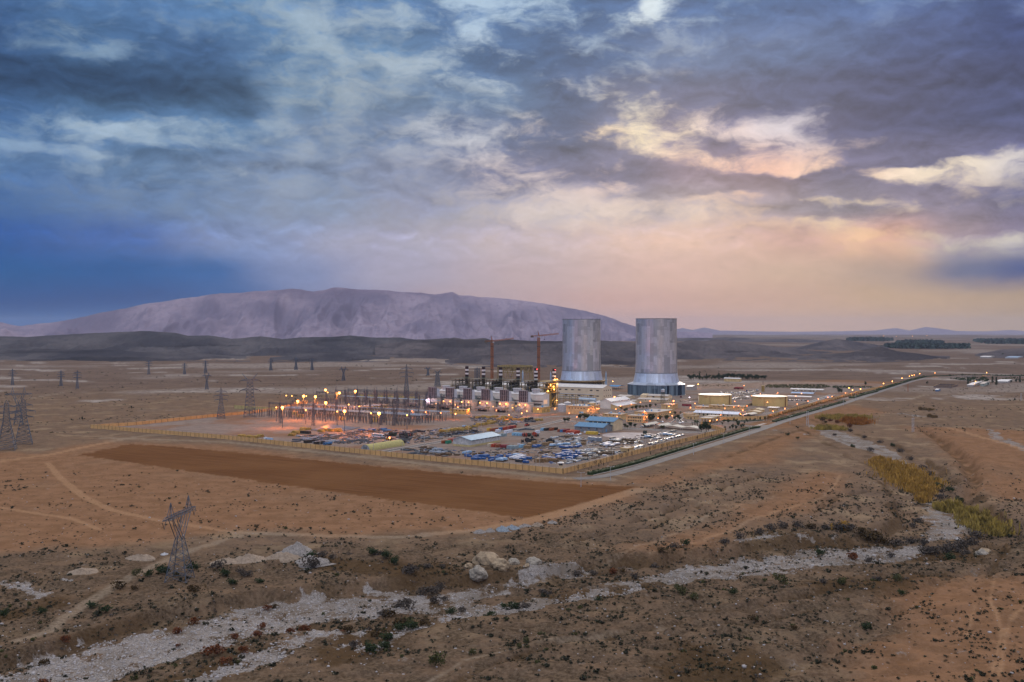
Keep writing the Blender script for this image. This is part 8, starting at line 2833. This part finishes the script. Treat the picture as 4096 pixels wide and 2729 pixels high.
keep = rs.random(N_) < prob * 0.9
xs_, ys, dens, pxk = xs_[keep], ys[keep], dens[keep], pxv[keep]
sz = np.clip(rs.lognormal(-.10, .45, len(xs_)), .35, 2.6) * (1.0 + .12 * (ys > 500))
zz = height(xs_, ys) - .04
order = np.argsort(-(sz / ys))
n_ind = 290
sh_lab = ('small dark desert shrub scattered over the stony foreground', 'small desert shrubs of the foreground')
for i in order[:n_ind]:
    me = SHRUBS['sage'][int(i) % 4] if rs.random() < .8 else SHRUBS['olive'][int(i) % 2]
    o = put('desert_shrub', me, None, (float(xs_[i]), float(ys[i]), float(zz[i])), float(rs.uniform(0, 6.28)))
    k_ = float(sz[i]) / 1.05
    o.scale = (k_, k_, k_ * float(rs.uniform(.7, 1.1)))
    tag(o, sh_lab[0], 'shrub', sh_lab[1])
tv = []
for me in SHRUBS['sage']:
    a_ = np.empty(len(me.vertices) * 3, np.float32)
    me.vertices.foreach_get('co', a_)
    tv.append(a_.reshape(-1, 3)[:4 * 26])
rest = order[n_ind:]
VV, nf = [], 0
for i in rest:
    t__ = tv[int(i) % 4]
    a = rs.uniform(0, 6.28)
    c_, s__ = math.cos(a), math.sin(a)
    k_ = sz[i] / 1.0
    q_ = np.stack([t__[:, 0] * c_ - t__[:, 1] * s__, t__[:, 0] * s__ + t__[:, 1] * c_, t__[:, 2] * rs.uniform(.7, 1.1)], 1) * k_
    VV.append(q_ + np.array([xs_[i], ys[i], zz[i]]))
VV = np.concatenate(VV)
tag(put('desert_scrub', np_mesh('desert_scrub', VV, np.arange(len(VV)).reshape(-1, 4), M_SAGE, False)), kind='stuff')
# low brush and dry grass on the dark silt beside the river bars
for bi, (mm_, dens_) in enumerate(((M_BRSH, .5), (M_TWIG, .5))):
    xb = rs.uniform(-260, 260, 26000)
    yb = rs.uniform(285, 520, 26000)
    dk = ground_masks(xb, yb)
    wdb, _w = seg_dist(xb, yb, WADI)
    kb_ = rs.random(26000) < np.clip(dk[2] * .75 + .22 * sstep(48, 10, wdb) - .8 * dk[0], 0, 1) * dens_ * sstep(-.1, .3, fbm(xb / 11, yb / 11, 3, 60 + bi))
    xb, yb = xb[kb_], yb[kb_]
    zb = height(xb, yb)
    VV = []
    for i in range(len(xb)):
        t__ = tv[i % 4][:36]
        VV.append(t__ * np.array([1, 1, rs.uniform(.8, 1.5)]) * rs.uniform(.7, 2.1) + np.array([xb[i], yb[i], zb[i] - .05]))
    VV = np.concatenate(VV)
    tag(put('low_brush', np_mesh('low_brush', VV, np.arange(len(VV)).reshape(-1, 4), mm_, False)), kind='stuff')
print('scrub', len(rest))
# far scrub dots on the plain behind
N2 = 5200
ys2 = 400000.0 / rs.uniform(120, 420, N2)
xs2 = (rs.uniform(-60, 4160, N2) - 2048) / FOC * ys2
k2 = (poly_sd(xs2, ys2, PLANT) > 12) & (poly_sd(xs2, ys2, FIELD) > 5) & (fbm(xs2 / 160, ys2 / 160, 3, 44) > -.02)
xs2, ys2 = xs2[k2], ys2[k2]
zz2 = height(xs2, ys2)
VV = []
for i in range(len(xs2)):
    t__ = tv[i % 4][:40]
    k_ = rs.uniform(1.2, 3.4) * (1 if rs.random() < .9 else 2)
    VV.append(t__ * k_ + np.array([xs2[i], ys2[i], zz2[i]]))
VV = np.concatenate(VV)
tag(put('desert_scrub', np_mesh('desert_scrub', VV, np.arange(len(VV)).reshape(-1, 4), M_SAGE, False)), kind='stuff')


# boulders and loose stones
def boulder_mesh(seed, n=2):
    me = bpy.data.meshes.new('boulder')
    import bmesh
    bm = bmesh.new()
    bmesh.ops.create_icosphere(bm, subdivisions=3, radius=1.0)
    rr = np.random.default_rng(seed)
    off = rr.uniform(0, 50, 3)
    for v in bm.verts:
        c = v.co
        n_ = float(fbm(np.array([c.x * 1.3 + off[0] + c.z]), np.array([c.y * 1.3 + off[1] - c.z * .7]), 4, seed)[0])
        v.co = c * (1 + .55 * n_)
        v.co.z *= .72
    bm.to_mesh(me)
    bm.free()
    return me


M_ROCK = mat('tan_boulder', (0.36, 0.27, 0.17), var=.2, scale=.8, bump=.1)
M_ROCKG = mat('grey_boulder', (0.33, 0.29, 0.23), var=.2, scale=.8, bump=.1)
bms = []
for s in range(5):
    me = boulder_mesh(40 + s)
    me.materials.append(M_ROCKG if s % 2 else M_ROCK)
    bms.append(me)
for i, (px, py, r, lb) in enumerate([(1948, 2272, 5.6, 'largest pale boulder fallen from the river bank'), (1912, 2310, 4.6, 'pale boulder leaning left below the largest one'), (2005, 2292, 4.2, 'squarish boulder right of the largest one'), (2133, 2280, 3.2, 'orange tan boulder at the right end of the bank'), (2108, 2294, 1.3, 'small orange stone beside the orange boulder'),
                                     (3941, 2196, 3.0, 'boulder under the right river bend'), (3928, 2226, 3.4, 'pale boulder at the rim below the river bend'), (1875, 2284, 2.4, 'small boulder half buried in the bank'), (2055, 2276, 2.6, 'boulder wedged in the bank between two larger ones')]):
    p = G(px, py, -3.5)
    o = put('boulder', bms[i % 5], None, (p.x, p.y, height1(p.x, p.y) + r * .25), i * 1.1)
    o.scale = (r, r * .8, r * .95)
    tag(o, lb, 'boulder')
# loose cobbles over the river bars
NS = 9000
bt = np.empty(len(bms[0].vertices) * 3, np.float32)
import bmesh
bm = bmesh.new()
bmesh.ops.create_icosphere(bm, subdivisions=1, radius=1.0)
bm.verts.ensure_lookup_table()
iv = np.array([v.co[:] for v in bm.verts])
iff = np.array([[v.index for v in f.verts] for f in bm.faces])
bm.free()
dys = rs.uniform(600, 1420, 120000)
pxs_ = rs.uniform(-40, 4140, 120000)
yy_ = 400000.0 / dys * 1.03
xx_ = (pxs_ - 2048) / FOC * yy_
gm_ = ground_masks(xx_, yy_)[0]
sel = np.where((rs.random(len(xx_)) < np.clip(gm_, 0, 1) * .55 + .012) & (poly_sd(xx_, yy_, FIELD) > 4))[0][:NS]
zz_ = height(xx_[sel], yy_[sel])
Vs, Fs = [], []
for j, i in enumerate(sel):
    r_ = float(np.clip(rs.lognormal(-1.55, .45), .1, .8))
    sc = np.array([r_ * rs.uniform(.8, 1.4), r_ * rs.uniform(.8, 1.4), r_ * .7])
    Vs.append(iv * sc * (1 + rs.uniform(-.18, .18, (len(iv), 1))) + np.array([xx_[i], yy_[i], zz_[j] + r_ * .15]))
    Fs.append(iff + j * len(iv))
M_COB = mat('river_cobble', (0.46, 0.43, 0.41), rgb2=(0.28, 0.255, 0.235), scale=.4, rough=.9)
tag(put('river_stones', np_mesh('river_stones', np.concatenate(Vs), np.concatenate(Fs), M_COB, False)), kind='stuff')


# rubble heaps dumped along the field edge and grey spoil mounds
def heap(label, px, py, r, h, m, seed, n=40):
    p = G(px, py)
    z = height1(p.x, p.y)
    N_g = n
    a = np.linspace(-1, 1, N_g)
    X, Y = np.meshgrid(a, a)
    d = np.hypot(X, Y)
    Z = h * np.clip(1 - d, 0, 1) ** .8 * (1 + .9 * fbm(X * 2.5 + seed, Y * 2.5, 4, seed)) + .25 * h * fbm(X * 9 + seed, Y * 9, 2, seed) * (d < .95)
    Z = np.where(d > .97, -.5, np.maximum(Z, -.3))
    v = np.stack([X.ravel() * r, Y.ravel() * r * .8, Z.ravel()], 1)
    o = put('rubble_heap', np_mesh('rubble_heap', v, grid_faces(N_g, N_g), m, False), None, (p.x, p.y, z), seed * .7)
    return tag(o, label, 'rubble heap')


M_RUB = mat('grey_rubble', (0.33, 0.30, 0.27), rgb2=(0.17, 0.15, 0.13), scale=1.2, bump=.15)
M_RUBT = mat('tan_spoil', (0.33, 0.26, 0.19), rgb2=(0.22, 0.165, 0.115), scale=.8, bump=.15)
for i, (px, py, r, h, m_, lb) in enumerate([(1918, 2132, 3.6, 1.6, M_RUB, 'left grey rubble heap at the field edge'), (1960, 2126, 3.4, 1.8, M_RUB, 'second grey rubble heap from the left'), (2010, 2120, 4.0, 2.0, mat('bluish_rubble', (0.30, 0.35, 0.38), rgb2=(0.15, 0.17, 0.19), scale=1.2), 'bluish rubble heap in the middle of the row'),
                                            (2050, 2112, 4.0, 1.8, mat('bluish_rubble', (0.3, 0.35, 0.38)), 'second bluish rubble heap'), (2100, 2108, 3.6, 1.5, M_RUB, 'grey rubble heap right of the bluish ones'), (2150, 2104, 4.0, 1.8, M_RUBT, 'tan rubble heap near the right end of the row'), (2210, 2092, 3.4, 1.4, M_RUB, 'last grey rubble heap of the row'),
                                            (1190, 2205, 8, 3.4, M_RUB, 'grey spoil mound under the large dark bush'), (1130, 2230, 8, 2.4, M_RUBT, 'tan spoil mound left of the grey mound'), (1240, 2250, 9, 2.6, M_RUB, 'grey spoil mound below the large dark bush'), (900, 2250, 9, 2.0, M_RUBT, 'reddish spoil mound right of the pylon'), (1000, 2240, 9, 2.2, M_RUBT, 'long tan spoil mound in the left foreground'),
                                            (560, 2230, 7, 1.8, M_RUBT, 'tan spoil mound left of the pylon'), (658, 2212, 1.8, .8, mat('pale_stone', (0.5, 0.5, 0.5)), 'small pale stone pile left of the pylon'), (260, 2320, 8, 2.2, M_RUB, 'grey spoil mound on the far left'), (330, 2290, 8, 2.0, M_RUBT, 'tan spoil mound on the far left')]):
    heap(lb, px, py, r, h, m_, i + 1)
